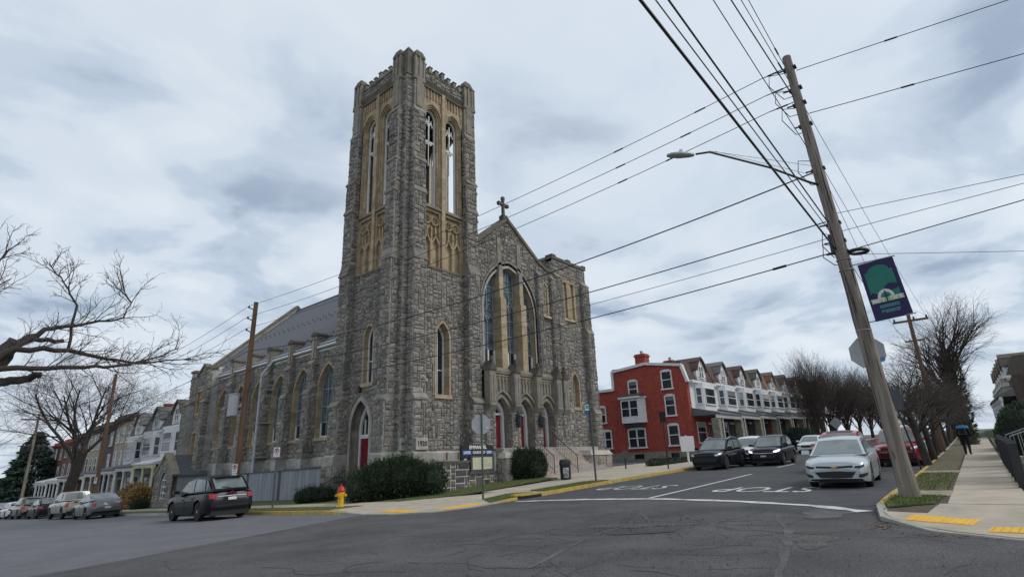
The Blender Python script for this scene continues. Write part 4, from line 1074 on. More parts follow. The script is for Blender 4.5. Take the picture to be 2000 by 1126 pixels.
# small oval light in the gable
b = MB(); cc = FF.p(3.35, 16.35, .04); b.tint = (.9, .88, .8); b.torus(cc, FF.u, (0, 0, 1.45), .3, .07, 16, 5); o_ = b.build('gable_roundel', 'trim_grey', church); b = MB(); b.ring(cc - Vector((0, .01, 0)), FF.u * .3, (0, 0, .42), 0.001, 1.0, 16); b.build('roundel_pane', 'white_paint', o_)
b = MB(); b.torus(cc - Vector((0, .03, 0)), FF.u, (0, 0, 1), .13, .025, 10, 4); FF.box(b, 3.33, 3.37, 15.95, 16.75, .05, .07); b.build('roundel_bar', 'trim_grey', o_)
# great window: stepped mouldings, two strong shafts, three lights
s_ = MB(); s_.tint = (.95, .93, .9); FF.wedge(s_, big[0] - .4, big[1] + .4, 6.85, 7.1, -.5, .2, .05); gw = s_.build('great_window', 'trim_grey', church)
for k, (ti, to, d0, d1) in enumerate(((.3, .45, -.1, .1), (.16, .3, -.22, .0), (.0, .16, -.5, -.12))):
    o_ = arch_pair(*big, to, n=12)[0]; i_ = arch_pair(*big, ti, n=12)[0] if ti else arch(*big, n=12)
    if k != 1: band(FF, o_, i_, d0, d1, gw, 'arch_stone', 'trim_tan' if k else 'trim_grey')
    else:
        b = MB(); band(FF, o_, i_, d0, d1, b, '', '', blocks=False); b.build('arch_moulding', 'trim_tan', gw)
barch = arch(*big, n=12)
def clip_u(poly, u0, u1):
    out = []
    z0 = big[2]
    for k in range(25):
        u = u0 + (u1 - u0) * k / 24
        top = z0
        for j in range(160):
            z = 14.4 - j * .05
            if inside(poly, u, z): top = z; break
        out.append((u, top))
    return [(u0, z0), (u1, z0)] + out[::-1]
for k, (a, c) in enumerate(((big[0] + .02, UC - 1.32), (UC - .78, UC + .78), (UC + 1.32, big[1] - .02))):
    lp = clip_u(barch, a, c); w3 = (c - a) / (2 if k != 1 else 3)
    b = MB(); FF.box(b, a, c, 7.1, 7.14, -.45, -.3); lt = b.build('light', 'trim_tan', gw)
    glass_bars(FF, lp, -.42, lt, [a + w3 * q for q in range(1, 2 if k != 1 else 3)], [8.45, 9.5, 10.6, 11.7, 12.7], .05, 'lead_frame', .07)
    b = MB(); FF.box(b, a, a + .14, 7.14, 8.35, -.40, -.3); FF.box(b, c - .14, c, 7.14, 8.35, -.40, -.3); FF.box(b, a, c, 7.12, 7.26, -.40, -.28); FF.box(b, (a + c) / 2 - .06, (a + c) / 2 + .06, 7.14, 8.35, -.4, -.31); b.build('sash', 'white_paint', lt)
    b = MB(); FF.box(b, a + .1, c - .1, 7.2, 8.35, -.41, -.385); b.build('lower_pane', 'dark_glass', lt)
    # pale curving tracery in the head of each light
    b = MB(); um = (a + c) / 2; hz = 11.9 if k == 1 else 10.7
    for q in ((um - (c - a) / 4, hz + .55), (um + (c - a) / 4, hz + .55), (um, hz + 1.25)): b.torus(FF.p(q[0], q[1], -.37), FF.u, (0, 0, 1), (c - a) * .2, .03, 12, 4)
    for s2 in (-1, 1):
        FF.bar(b, (um + s2 * (c - a) * .5, hz - .5), (um + s2 * (c - a) * .25, hz + .15), .05, -.4, -.34); FF.bar(b, (um, hz - .5), (um + s2 * (c - a) * .25, hz + .15), .05, -.4, -.34)
    b.build('head_tracery', 'lead_frame', lt)
for s2 in (-1, 1):
    u = UC + s2 * 1.05; z = 6.9; k = 0
    while z < 16.4:
        zz = min(16.4, z + random.uniform(.6, .95)); b = MB(); b.tint = rt(.12); dd = .34 if z < 11.5 else (.2 if z < 14 else .1); FF.box(b, u - .27 + (.08 if z > 11.5 else 0) , u + .27 - (.08 if z > 11.5 else 0), z + .006, zz - .006, -.45 if z < 14 else -.05, dd); b.build('shaft_block', 'trim_tan' if z < 13 else 'trim_grey', gw); z = zz
# ---- porch with three doors
FLZ = 2.12; YP = 22.95; FP = Face((24.2, YP), (1, 0)); dc = [UC - 2.25, UC, UC + 2.25]
dspec = [(c - .72, c + .72, FLZ, 4.1, 5.15) for c in dc]
pw = MB(); FP.poly(pw, [(-.1, GB), (7.9, GB), (7.9, 6.75), (-.1, 6.75)], 0, 0, [arch(*s_) for s_ in dspec]); FP.box(pw, -.1, 7.9, 6.72, 6.8, -1.0, 0.0)
for s_ in dspec: FP.reveal(pw, arch(*s_), -.31, -1.15)
FP.box(pw, 7.85, 7.9, GB, 6.75, -1.0, 0)
pw.c = [(.86, .85, .83)] * len(pw.c)
pw.build('porch_wall', 'trim_grey', church)
b = MB(); b.tint = (.85, .83, .78); FP.wedge(b, -.2, 8.0, 6.74, 7.0, -1.0, .14, -.1); FP.box(b, -.2, 8.0, 6.6, 6.75, -.1, .12); b.build('porch_coping', 'trim_grey', church)
pil = [UC - 3.4, UC - 1.12, UC + 1.12, UC + 3.35, UC + 4.15]
for k, u in enumerate(pil):
    b = MB(); b.tint = rt(.06); hw = .27
    FP.box(b, u - hw, u + hw, 4.55, 6.75, -.05, .42); FP.wedge(b, u - hw - .05, u + hw + .05, 4.25, 4.6, -.05, .25, .5); FP.box(b, u - hw + .08, u - .05, 4.8, 6.4, .40, .45); FP.box(b, u + .05, u + hw - .08, 4.8, 6.4, .40, .45)
    pr_ = b.build('porch_pier', 'trim_grey', church)
    b = MB(); b.tint = (.6, .58, .54); b.prism([FP.p(u - hw - .06, 6.7, .5), FP.p(u + hw + .06, 6.7, .5), FP.p(u, 7.3, .5)], -FP.n * .75); FP.box(b, u - .07, u + .07, 7.2, 7.55, .2, .4); b.build('gablet', 'dark_coping', pr_)
    b = MB(); FP.box(b, u - .34, u + .34, GB, 4.26, -.05, .22); b.build('pier_base', 'stone_wall', pr_)
    ashlar(FP, u - .34, u + .34, 1.0, 4.24, .22, cell=.14, out=ST); ashlar(FP.side(u + .34, .22, True), 0, .2, 1.0, 4.24, 0, cell=.145, out=ST); ashlar(FP.side(u - .34, 0, False), 0, .22, 1.0, 4.24, 0, cell=.145, out=ST)
for k, (c, s_) in enumerate(zip(dc, dspec)):
    b = MB(); b.tint = (.9, .9, .9); FP.box(b, s_[0], s_[1], FLZ - .15, FLZ, -1.15, .05); root = b.build('entrance', 'course', church)
    o_, i_ = arch_pair(*s_, .16); b = MB(); band(FP, o_, i_, -.3, .05, b, '', '', blocks=False); b.build('door_arch', 'trim_grey', root)
    oo = arch_pair(*s_, .34)[0]; b = MB(); nn = len(oo)
    for q in range(3, nn - 2): FP.bar(b, oo[q], oo[(q + 1) % nn], .12, 0, .16)
    b.tint = (1, 1, 1); b.build('hood_mould', 'trim_grey', root)
    wf, wi = arch(s_[0] + .02, s_[1] - .02, FLZ, 4.05, 5.05), arch(s_[0] + .2, s_[1] - .2, FLZ, 3.95, 4.75)
    b = MB(); band(FP, wf, wi, -.75, -.45, b, '', '', blocks=False, gap=0); b.c = [(1, 1, 1)] * len(b.c); b.build('door_frame', 'white_paint', root)
    b = MB(); FP.poly(b, arch(s_[0] + .2, s_[1] - .2, FLZ + 2.1, 3.95, 4.74), -.7); b.build('transom_light', 'dark_glass', root)
    b = MB(); FP.box(b, s_[0] + .2, s_[1] - .2, FLZ + 2.0, FLZ + 2.12, -.72, -.5); b.build('transom_bar', 'white_paint', root)
    for x0, x1 in ((s_[0] + .2, c - .01), (c + .01, s_[1] - .2)):
        b = MB(); FP.box(b, x0, x1, FLZ + .01, FLZ + 2.0, -.72, -.62); lf = b.build('door_leaf', 'red_door', root)
        b = MB(); FP.box(b, x0 + .1, x1 - .1, FLZ + .2, FLZ + .8, -.62, -.6); FP.box(b, x0 + .1, x1 - .1, FLZ + .95, FLZ + 1.8, -.62, -.6); b.build('door_panel', 'red_door', lf)
    # blind panelling above each door
    b = MB(); b.tint = (1.1, 1.08, 1.0); FP.box(b, c - .8, c + .8, 6.45, 6.55, -.02, .06)
    for q in range(6):
        u = c - .8 + q * .32; FP.box(b, u - .035, u + .035, 5.55, 6.5, -.02, .07)
    for q in range(5):
        u = c - .64 + q * .32; FP.bar(b, (u - .15, 6.15), (u, 6.4), .05, -.02, .06); FP.bar(b, (u + .15, 6.15), (u, 6.4), .05, -.02, .06)
    b.build('door_panelling', 'trim_grey', root)
for u in (pil[1], pil[2]):                             # wall lanterns
    c = FP.p(u, 3.35, .42); b = MB(); b.box(c.x - .04, c.x + .04, c.y, c.y + .25, c.z + .55, c.z + .62); b.lathe([(.06, 0), (.17, .06), (.2, .1), (.18, .12)], c, 6); b.lathe([(.2, .62), (.21, .68), (.1, .85), (.03, .98)], c, 6)
    for q in range(6): t = q * math.pi / 3; b.tube([(c.x + .17 * math.cos(t), c.y + .17 * math.sin(t), c.z + .1), (c.x + .19 * math.cos(t), c.y + .19 * math.sin(t), c.z + .64)], .014, 4)
    ln_ = b.build('lantern', 'black_iron', church); b = MB(); b.lathe([(.14, .12), (.165, .62)], c, 6); b.build('lantern_glass', 'pane', ln_)
# ---- east turret
EX0, EX1 = 32.8, 37.3; FT = Face((EX0, YF), (1, 0)); tz = 16.45; tws = (1.65, 2.5, 5.0, 6.85, 7.55); tv = [[(1.25, 11.85), (1.68, 11.85), (1.68, 14.75), (1.25, 14.75)], [(2.2, 11.85), (2.63, 11.85), (2.63, 14.75), (2.2, 14.75)]]
tm = MB(); FT.poly(tm, [(0, GB), (4.5, GB), (4.5, tz), (0, tz)], 0, 0, [arch(*tws)] + tv); tm.box(EX0, EX1, YF + .6, YF + 5.5, GB, tz); FT.box(tm, 0, .5, 7, tz, -.6, -.01); FT.box(tm, 4.0, 4.5, 7, tz, -.6, -.01); FT.box(tm, 0, 4.5, 15.2, tz, -.6, -.01)
for u0, u1 in ((.0, .75), (3.6, 4.45)):
    for z0, z1, dd in ((GB, 4.6, .62), (4.85, 10.9, .5), (11.2, 14.9, .36)):
        FT.box(tm, u0, u1, z0, z1, -.05, dd); ashlar(FT, u0, u1, max(1, z0), z1, dd, cell=.15, out=ST); ashlar(FT.side(u0, 0, False), 0, dd, max(1, z0), z1, 0, cell=.2, out=ST)
    wth(FT, u0 - .04, u1 + .04, 4.55, 4.9, -.04, .7, .52); wth(FT, u0 - .04, u1 + .04, 10.85, 11.25, -.04, .58, .38); wth(FT, u0 - .04, u1 + .04, 14.85, 15.3, -.04, .44, .05)
tm.build('turret_wall', 'stone_wall', church)
ashlar(FT, .75, 3.6, 1, 16.3, 0, holes=[arch_pair(*tws, .2)[0], [(1.0, 11.6), (2.9, 11.6), (2.9, 15.0), (1.0, 15.0)]], cell=.15, out=ST); ashlar(FT, 0, .75, 15.2, 16.3, 0, cell=.15, out=ST); ashlar(FT, 3.6, 4.5, 15.2, 16.3, 0, cell=.15, out=ST)
FTL = Face((EX0, YF + 5.5), (0, -1)); ashlar(FTL, 0, 5.5, 13, 16.3, 0, cell=.15, out=ST)
church_window(FT, tws, 'lancet_window', .11, .04, .5, verts=[2.07], horiz=[6.0], fw=.08)
b = MB(); b.tint = (.95, .9, .85)
for a, c in ((1.0, 1.25), (1.68, 2.2), (2.63, 2.88)): FT.box(b, a, c, 11.85, 14.78, -.3, .05)
FT.box(b, 1.0, 2.88, 14.75, 15.0, -.3, .07); FT.wedge(b, .95, 2.93, 11.6, 11.86, -.3, .14, .0); tp = b.build('turret_window', 'trim_tan', church)
for v in tv:
    b = MB(); FT.poly(b, v, -.28); b.build('pane', 'pane', tp); b = MB(); FT.box(b, v[1][0] - .1, v[1][0], v[0][1], v[2][1], -.27, -.15); FT.box(b, v[0][0], v[0][0] + .04, v[0][1], v[2][1], -.27, -.2); b.build('frame', 'white_paint', tp)
b = MB(); b.tint = (.62, .6, .55); FT.box(b, -.1, 4.6, tz, tz + .22, -.6, .12); [FT.box(b, u, u + .5, tz + .2, tz + .36, -.55, .14) for u in (-.1, 1.9, 4.1)]; b.build('turret_coping', 'trim_grey', church)
b = MB(); b.box(EX0 - .12, EX0 + .25, YF + .6, YF + 5.6, tz - .02, tz + .22); b.build('copper_flashing', 'copper', church)
# niche between gable and turret
b = MB(); b.tint = (1, .97, .9); n_o, n_i = arch_pair(7.15, 7.62, 11.6, 13.6, 14.1, .14); band(FF, n_o, n_i, -.02, .1, b, '', '', blocks=False); FF.poly(b, n_i, .02); FF.wedge(b, 6.95, 7.85, 11.35, 11.6, -.03, .3, .1); b.torus(FF.p(7.385, 13.4, .06), FF.u, (0, 0, 1), .14, .04, 10, 4); b.build('blind_niche', 'trim_tan', church)
for u0, u1 in ((6.35, 6.75), (8.05, 8.55)):
    b = MB(); FF.box(b, u0, u1, 6.8, 14.6, -.03, .32); b.build('front_buttress', 'stone_wall', church); ashlar(FF, u0, u1, 6.85, 14.5, .32, cell=.15, out=ST); ashlar(FF.side(u0, 0, False), 0, .32, 6.85, 14.5, 0, cell=.15, out=ST)
    b = MB(); b.tint = rt(.1); FF.wedge(b, u0 - .04, u1 + .04, 14.5, 14.95, -.03, .38, .02); b.build('weathering', 'trim_grey', church)
# lower front wall right of the porch
ashlar(Face((24.2, YF), (1, 0)), 7.9, 8.6, 1, 6.7, 0, cell=.145, out=ST)
# ---- entrance steps, cheek walls and railings
sx0, sx1 = 25.6, 31.2; nst = 11; gfoot = gz(29.5, 20.2) + .12
PT = (FLZ - gfoot) / nst
b = MB(); b.box(24.0, 34.0, 21.75 + .0, 23.0, -.2, FLZ - .002); b.build('landing', 'course', church)
mat('step_stone', (.36, .31, .27), .9, .2, 3, .3, 30, attr=True, stain=.4, stcol=(.2, .15, .12), stscale=1.5)
for k in range(nst):
    b = MB(); b.tint = rt(.08); y1 = 21.75 - (nst - 1 - k) * .165 * -1 if False else 21.75 - k * .155
    b.box(sx0 - (.0 if k < nst - 2 else .1), sx1 + (0 if k < nst - 4 else .55 * (k - nst + 5)), y1 - .155, y1 - .001 + .02, -.3, FLZ - (k + 1) * PT + PT * .5); b.build('step', 'step_stone', church)
for nm, x0, x1 in (('cheek_wall', 31.2, 33.7), ('cheek_wall', 22.9, 25.6)):
    b = MB(); b.box(x0, x1, 20.55, 23.2, -.4, 1.55); cw = b.build(nm, 'stone_wall', church)
    ss_ = []; Fc = Face((x0, 20.55), (1, 0)); ashlar(Fc, 0, x1 - x0, gz(x0, 20.5) + .05, 1.53, 0, cell=.26, depth=(.03, .1), out=ST); Fs = Face((x0, 23.2), (0, -1)); ashlar(Fs, 0, 2.65, gz(x0, 20.5) + .05, 1.53, 0, cell=.26, depth=(.03, .1), out=ST)
    b = MB(); b.tint = (1.15, 1.12, 1.08); b.hexa([(x0 - .08, 20.45, 1.55), (x1 + .08, 20.45, 1.55), (x1 + .08, 23.2, 1.55), (x0 - .08, 23.2, 1.55), (x0 + .1, 20.65, 1.85), (x1 - .1, 20.65, 1.85), (x1 - .1, 23.2, 1.9), (x0 + .1, 23.2, 1.9)]); b.build('cheek_cap', 'course', cw)
def railing(x, y0, z0, y1, z1):
    b = MB(); n_ = 13
    b.tube([(x, y0, z0 + .92), (x, y1, z1 + .92)], .024, 6); b.tube([(x, y0, z0 + .12), (x, y1, z1 + .12)], .014, 5)
    b.tube([(x, y0, z0 - .05), (x, y0, z0 + .98)], .026, 6); b.tube([(x, y1, z1 - .1), (x, y1, z1 + .98)], .026, 6)
    for k in range(1, n_):
        t = k / n_; b.tube([(x, y0 + (y1 - y0) * t, z0 + (z1 - z0) * t + .12), (x, y0 + (y1 - y0) * t, z0 + (z1 - z0) * t + .92)], .010, 4)
    b.build('hand_rail', 'black_iron', church)
railing(26.55, 21.8, FLZ - .1, 20.05, gfoot + .1); railing(28.9, 21.8, FLZ - .1, 20.05, gfoot + .1)
lay(ST, church, 'stone', 300)
print('stones', len(ST))
# ================================================================== VEHICLES
def lerp_tab(tab, x):
    if x <= tab[0][0]: return tab[0][1]
    for (a, va), (b_, vb) in zip(tab, tab[1:]):
        if x <= b_:
            t = (x - a) / (b_ - a); t = t * t * (3 - 2 * t) * .5 + t * .5; return va + (vb - va) * t
    return tab[-1][1]
CAR = dict(
 sedan=dict(L=4.65, W=1.79, H=1.46, wb=2.70, r=.33, top=[(-2.325, .62), (-2.27, .90), (-2.15, 1.00), (-1.5, 1.03), (-.8, .98), (.6, .94), (1.0, .93), (1.6, .88), (2.05, .81), (2.25, .745), (2.30, .68), (2.325, .55)], bot=[(-2.325, .40), (-2.15, .26), (-1.8, .20), (1.9, .18), (2.2, .20), (2.325, .28)], cab=[(1.12, .93, .12), (.28, 1.38, .10), (-.35, 1.46, .02), (-1.05, 1.40, -.06), (-1.82, 1.03, -.12)], wr=.60),
 suv=dict(L=4.65, W=1.86, H=1.70, wb=2.68, r=.36, top=[(-2.325, .55), (-2.29, .80), (-2.24, 1.04), (-2.1, 1.08), (-.8, 1.06), (.6, 1.02), (1.0, 1.03), (1.7, 1.0), (2.1, .95), (2.26, .89), (2.31, .80), (2.325, .60)], bot=[(-2.325, .46), (-2.2, .32), (-1.8, .25), (1.9, .24), (2.2, .27), (2.325, .36)], cab=[(1.08, 1.03, .13), (.30, 1.58, .10), (-.5, 1.68, .02), (-1.62, 1.60, -.08), (-2.20, 1.08, -.08)], wr=.64),
 pickup=dict(L=5.6, W=1.95, H=1.85, wb=3.55, r=.39, top=[(-2.8, .75), (-2.78, 1.10), (-2.7, 1.20), (-1.0, 1.20), (.9, 1.16), (1.3, 1.15), (2.1, 1.10), (2.5, 1.02), (2.72, .85), (2.8, .62)], bot=[(-2.8, .52), (-2.6, .42), (2.4, .38), (2.8, .45)], cab=[(1.40, 1.15, .12), (.70, 1.70, .09), (0, 1.80, .02), (-.75, 1.76, -.03), (-1.0, 1.20, -.03)], wr=.68),
)
def make_car(name, label, kind, paint, pos, heading, front=None, rear=None, group=None, roof=None, lit=False, scale=1.0, rails=False, plate=True, dark_rim=False, near=True):
    """heading: world angle of the nose. front / rear: dicts with the details that side shows"""
    S = CAR[kind]; L, W = S['L'], S['W']; hw = W / 2; xw = [S['wb'] / 2 + .05, -S['wb'] / 2 + .05]; r = S['r']; ra = r + .075
    root = thing(name, label, 'pickup' if kind == 'pickup' else 'car', (0, 0, 0), 0, group)
    f = Vector((math.cos(heading), math.sin(heading), 0)); sx_ = Vector((-math.sin(heading), math.cos(heading), 0)); x0, y0 = pos
    za, zb = gz(x0 + f.x * 1.4, y0 + f.y * 1.4), gz(x0 - f.x * 1.4, y0 - f.y * 1.4)
    zl, zr_ = gz(x0 + sx_.x * .8, y0 + sx_.y * .8), gz(x0 - sx_.x * .8, y0 - sx_.y * .8)
    fx = Vector((f.x * 2.8, f.y * 2.8, za - zb)).normalized(); fy = Vector((sx_.x * 1.6, sx_.y * 1.6, zl - zr_)).normalized(); fz = fx.cross(fy).normalized(); fy = fz.cross(fx)
    M4 = Matrix((fx, fy, fz)).transposed().to_4x4(); M4.translation = Vector((x0, y0, (za + zb) / 2 + .005)); root.matrix_world = M4 @ Matrix.Scale(scale, 4)
    def wid(x):
        e = L / 2 - abs(x); cl = .62 if x > 0 else .5; d = .19 if x > 0 else .12
        t = min(1, max(0, e / cl)); return hw * (1 - d * (1 - t) ** 2.2) * (1 - .04 * max(0, (1 - t)))
    top = lambda x: lerp_tab(S['top'], x)
    def bot(x, arch_=True):
        z = lerp_tab(S['bot'], x)
        if arch_:
            for q in xw:
                if abs(x - q) < ra: z = max(z, r + math.sqrt(ra * ra - (x - q) ** 2))
        return z
    prof = ((.965, 0.0), (.99, .18), (1.0, .42), (.995, .68), (.975, .86), (.93, .955), (.80, 1.0))
    xs = [-L / 2 + L * k / 64 for k in range(65)]
    for q in xw: xs += [q - ra + .001, q + ra - .001, q - ra * .96, q + ra * .96]
    xs = sorted(xs); b_ = MB(); rows = []
    for x in xs:
        w_, zt, z0 = wid(x), top(x), bot(x); zb0 = lerp_tab(S['bot'], x); row = []
        half = []
        for wy_, t in prof:
            z = zb0 + (zt - .035 - zb0) * t; half.append((w_ * wy_, max(z, z0) if t < .9 else z))
        crown = .035
        half += [(w_ * .5, zt - .005 + crown * .5), (0, zt - .005 + crown * .75)]
        row = [b_.P((x, y, z)) for y, z in half] + [b_.P((x, -y, z)) for y, z in half[-2::-1]]
        rows.append(row)
    for a, c in zip(rows, rows[1:]):
        for k in range(len(a) - 1): b_.f.append([a[k], a[k + 1], c[k + 1], c[k]]); b_.m.append(0)
    b_.f.append(rows[0][::1]); b_.m.append(0); b_.f.append(rows[-1][::-1]); b_.m.append(0)
    body = b_.build('body', paint, root, local=True, angle=38)
    b_ = MB(); b_.box(-L / 2 + .12, L / 2 - .12, -hw + .2, hw - .2, .17, .60 if kind != 'pickup' else .8); b_.build('underbody', 'car_dark', root, local=True)
    # cabin
    C = S['cab']; wr = S['wr']; nc = 8; b_ = MB(); G = []
    wk = [wid(C[0][0]) * .90, hw * (wr + .10), hw * (wr + .12), hw * (wr + .08), wid(C[-1][0]) * .84]
    if kind == 'pickup': wk[-1] = hw * .88
    def cp(k, t, off=0.0):
        x, z, bl = C[k]; cr = (0.0, .03, .045, .03, 0.0)[k]
        return Vector((x + bl * (1 - t * t), wk[k] * t, z + cr * (1 - t * t) + off))
    for k in range(5): G.append([b_.P(cp(k, -1 + 2 * j / nc)) for j in range(nc + 1)])
    for a, c in zip(G, G[1:]):
        for j in range(nc): b_.f.append([a[j], a[j + 1], c[j + 1], c[j]][::-1]); b_.m.append(0)
    for j in (0, nc): b_.f.append([G[k][j] for k in range(5)]); b_.m.append(0)
    b_.build('roof', roof or paint, root, local=True, angle=30)
    def strip(k0, k1, t0, t1, e0, e1, m_, nm):
        q = MB(); n_ = 8
        for i in range(n_):
            for tt in (0,):
                ta, tb = t0 + (t1 - t0) * i / n_, t0 + (t1 - t0) * (i + 1) / n_
                def pp(t, e):
                    p = cp(k0, t).lerp(cp(k1, t), e); d = (cp(k1, t) - cp(k0, t)); nrm = Vector((d.z, 0, -d.x)).normalized()
                    if nrm.z < 0: nrm = -nrm
                    return p + nrm * .008
                q.face([pp(ta, e0), pp(tb, e0), pp(tb, e1), pp(ta, e1)])
        return q.build(nm, m_, root, local=True, smooth=True)
    strip(0, 1, -.90, .90, .06, .95, 'car_glass', 'windscreen')
    if roof: strip(1, 2, -.74, .74, .08, .9, 'car_dark', 'sunroof')
    strip(3, 4, -.86, .86, .10, .86 if kind != 'pickup' else .9, 'car_glass', 'rear_window')
    for s2 in (-1, 1):
        P = [cp(k, s2) for k in range(5)]
        def sp(x, z):      # point on the side plane of the cabin at x,z
            t = (z - P[0].z) / (P[2].z - P[0].z); yb = wk[0] + (wk[-1] - wk[0]) * (C[0][0] - x) / (C[0][0] - C[-1][0]); return Vector((x, s2 * (yb + (hw * (wr + .12) - yb) * t + .012), z))
        def roofline(x):
            for a, c in zip(C, C[1:]):
                if a[0] >= x >= c[0]: return a[1] + (c[1] - a[1]) * (a[0] - x) / (a[0] - c[0])
            return C[-1][1]
        belt = lambda x: max(top(x), C[0][1] - .01) + .045
        xa, xc = C[0][0] - .16, C[-1][0] + (.16 if kind != 'suv' else .14); span = xa - xc
        cuts = [(xa, xa - span * .46), (xa - span * .485, xa - span * (.80 if kind != 'pickup' else .95))]
        if kind == 'suv': cuts.append((xa - span * .83, xc + .05))
        elif kind == 'sedan': cuts[1] = (cuts[1][0], xa - span * .90)
        for a, c in cuts:
            q = MB(); pts = []; n_ = 6
            lo = [(a + (c - a) * i / n_, belt(a + (c - a) * i / n_)) for i in range(n_ + 1)]; hi = [(x, max(belt(x) + .01, roofline(x) - .075)) for x, _ in lo]
            for i in range(n_): q.face([sp(*lo[i]), sp(*lo[i + 1]), sp(*hi[i + 1]), sp(*hi[i])])
            q.build('side_window', 'car_glass', root, local=True)
        # mirror
        q = MB(); mx, mz = C[0][0] - .22, C[0][1] + .10; q.hexa([(mx - .1, s2 * (hw - .06), mz - .07), (mx + .1, s2 * (hw - .06), mz - .06), (mx + .06, s2 * (hw + .17), mz - .05), (mx - .09, s2 * (hw + .17), mz - .05), (mx - .1, s2 * (hw - .06), mz + .05), (mx + .05, s2 * (hw - .06), mz + .07), (mx + .02, s2 * (hw + .16), mz + .08), (mx - .09, s2 * (hw + .17), mz + .07)]); q.build('mirror', paint, root, local=True, angle=40)
        if near:
            for a, c in ((xw[0] - ra - .05, .02), (-.02, xw[1] + ra * .75)):
                q = MB(); n_ = 6
                for i in range(n_):
                    x1, x2 = a + (c - a) * i / n_, a + (c - a) * (i + 1) / n_
                    for t1, t2 in ((.14, .42), (.42, .68), (.68, .86)):
                        def dp(x, t):
                            z0_ = lerp_tab(S['bot'], x); return (x, s2 * (wid(x) * lerp_tab([(p[1], p[0]) for p in prof], t) + .006), z0_ + (top(x) - .035 - z0_) * t)
                        q.face([dp(x1, t1), dp(x2, t1), dp(x2, t2), dp(x1, t2)])
                d_ = q.build('door', paint, root, local=True, smooth=True)
                xh = min(a, c) + .14; q = MB(); q.box(xh, xh + .17, s2 * (wid(xh) + .0) - .012, s2 * wid(xh) + .022 if s2 > 0 else s2 * wid(xh) + .012, top(xh) - .24, top(xh) - .205) if s2 > 0 else q.box(xh, xh + .17, -wid(xh) - .022, -wid(xh) + .01, top(xh) - .24, top(xh) - .205); q.build('handle', paint, d_, local=True)
        if rails:
            q = MB(); q.tube([cp(1, s2 * .9) + Vector((-.15, 0, .03)), cp(1, s2 * .9) + Vector((-.3, 0, .07)), cp(2, s2 * .9) + Vector((0, 0, .06)), cp(3, s2 * .9) + Vector((.1, 0, .06)), cp(3, s2 * .9) + Vector((-.05, 0, .02))], .022, 6); q.build('roof_rail', 'galv', root, local=True)
    # wheels
    for q in xw:
        for s2 in (-1, 1):
            yo = s2 * (hw - .03); b_ = MB(); pr = [(r * .62, -.20), (r * .96, -.195), (r, -.16), (r, -.04), (r * .96, -.005), (r * .66, .0)]
            b_.lathe(pr, (0, 0, 0), 20); b_.xf(Matrix.Translation((q, yo, r)) @ Matrix.Rotation(-s2 * math.pi / 2, 4, 'X')); wh = b_.build('wheel', 'tyre', root, local=True, angle=40)
            b_ = MB(); b_.lathe([(r * .66, -.02), (r * .64, -.012), (r * .60, -.03)], (0, 0, 0), 18)
            for k in range(5):
                t = k * 2 * math.pi / 5; d = Vector((math.cos(t), math.sin(t), 0)); n_ = Vector((-d.y, d.x, 0)); b_.hexa([tuple(d * .05 - n_ * .05 + Vector((0, 0, -.03))), tuple(d * r * .64 - n_ * .045 + Vector((0, 0, -.03))), tuple(d * r * .64 + n_ * .045 + Vector((0, 0, -.03))), tuple(d * .05 + n_ * .05 + Vector((0, 0, -.03))), tuple(d * .05 - n_ * .04 + Vector((0, 0, .0))), tuple(d * r * .62 - n_ * .035 + Vector((0, 0, -.008))), tuple(d * r * .62 + n_ * .035 + Vector((0, 0, -.008))), tuple(d * .05 + n_ * .04)])
            b_.lathe([(.07, -.03), (.06, .004)], (0, 0, 0), 10); b_.xf(Matrix.Translation((q, yo, r)) @ Matrix.Rotation(-s2 * math.pi / 2, 4, 'X')); b_.build('rim', 'car_dark' if dark_rim else 'rim', wh, local=True)
    # patches that hug the nose or the tail
    def surf(y, z, sgn):
        lo, hi = 0.0, L / 2
        for _ in range(24):
            mid = (lo + hi) / 2; x = mid * sgn; zb0 = lerp_tab(S['bot'], x); zt = top(x)
            t = (z - zb0) / max(.01, zt - .035 - zb0)
            ok = z <= zt + .01 and z >= zb0 - .001 and abs(y) <= wid(x) * lerp_tab([(p[1], p[0]) for p in prof], min(1, max(0, t)))
            if ok: lo = mid
            else: hi = mid
        return lo * sgn
    def patch(nm, lo, hi, m_, sgn=1, out=.012, par=root, n_=8, mirror=False, nv=3):
        for s2 in ((1, -1) if mirror else (1,)):
            q = MB()
            def pt(u, v):
                def at(tab, u):
                    k = u * (len(tab) - 1); i = min(int(k), len(tab) - 2); t = k - i; return tab[i][0] + (tab[i + 1][0] - tab[i][0]) * t, tab[i][1] + (tab[i + 1][1] - tab[i][1]) * t
                a, c = at(lo, u), at(hi, u); y, z = a[0] + (c[0] - a[0]) * v, a[1] + (c[1] - a[1]) * v; y *= s2
                return (surf(y, z, sgn) + out * sgn, y * 1.003, z)
            for i in range(n_):
                for j in range(nv): q.face([pt(i / n_, j / nv), pt((i + 1) / n_, j / nv), pt((i + 1) / n_, (j + 1) / nv), pt(i / n_, (j + 1) / nv)])
            q.build(nm, m_, par, local=True, smooth=True)
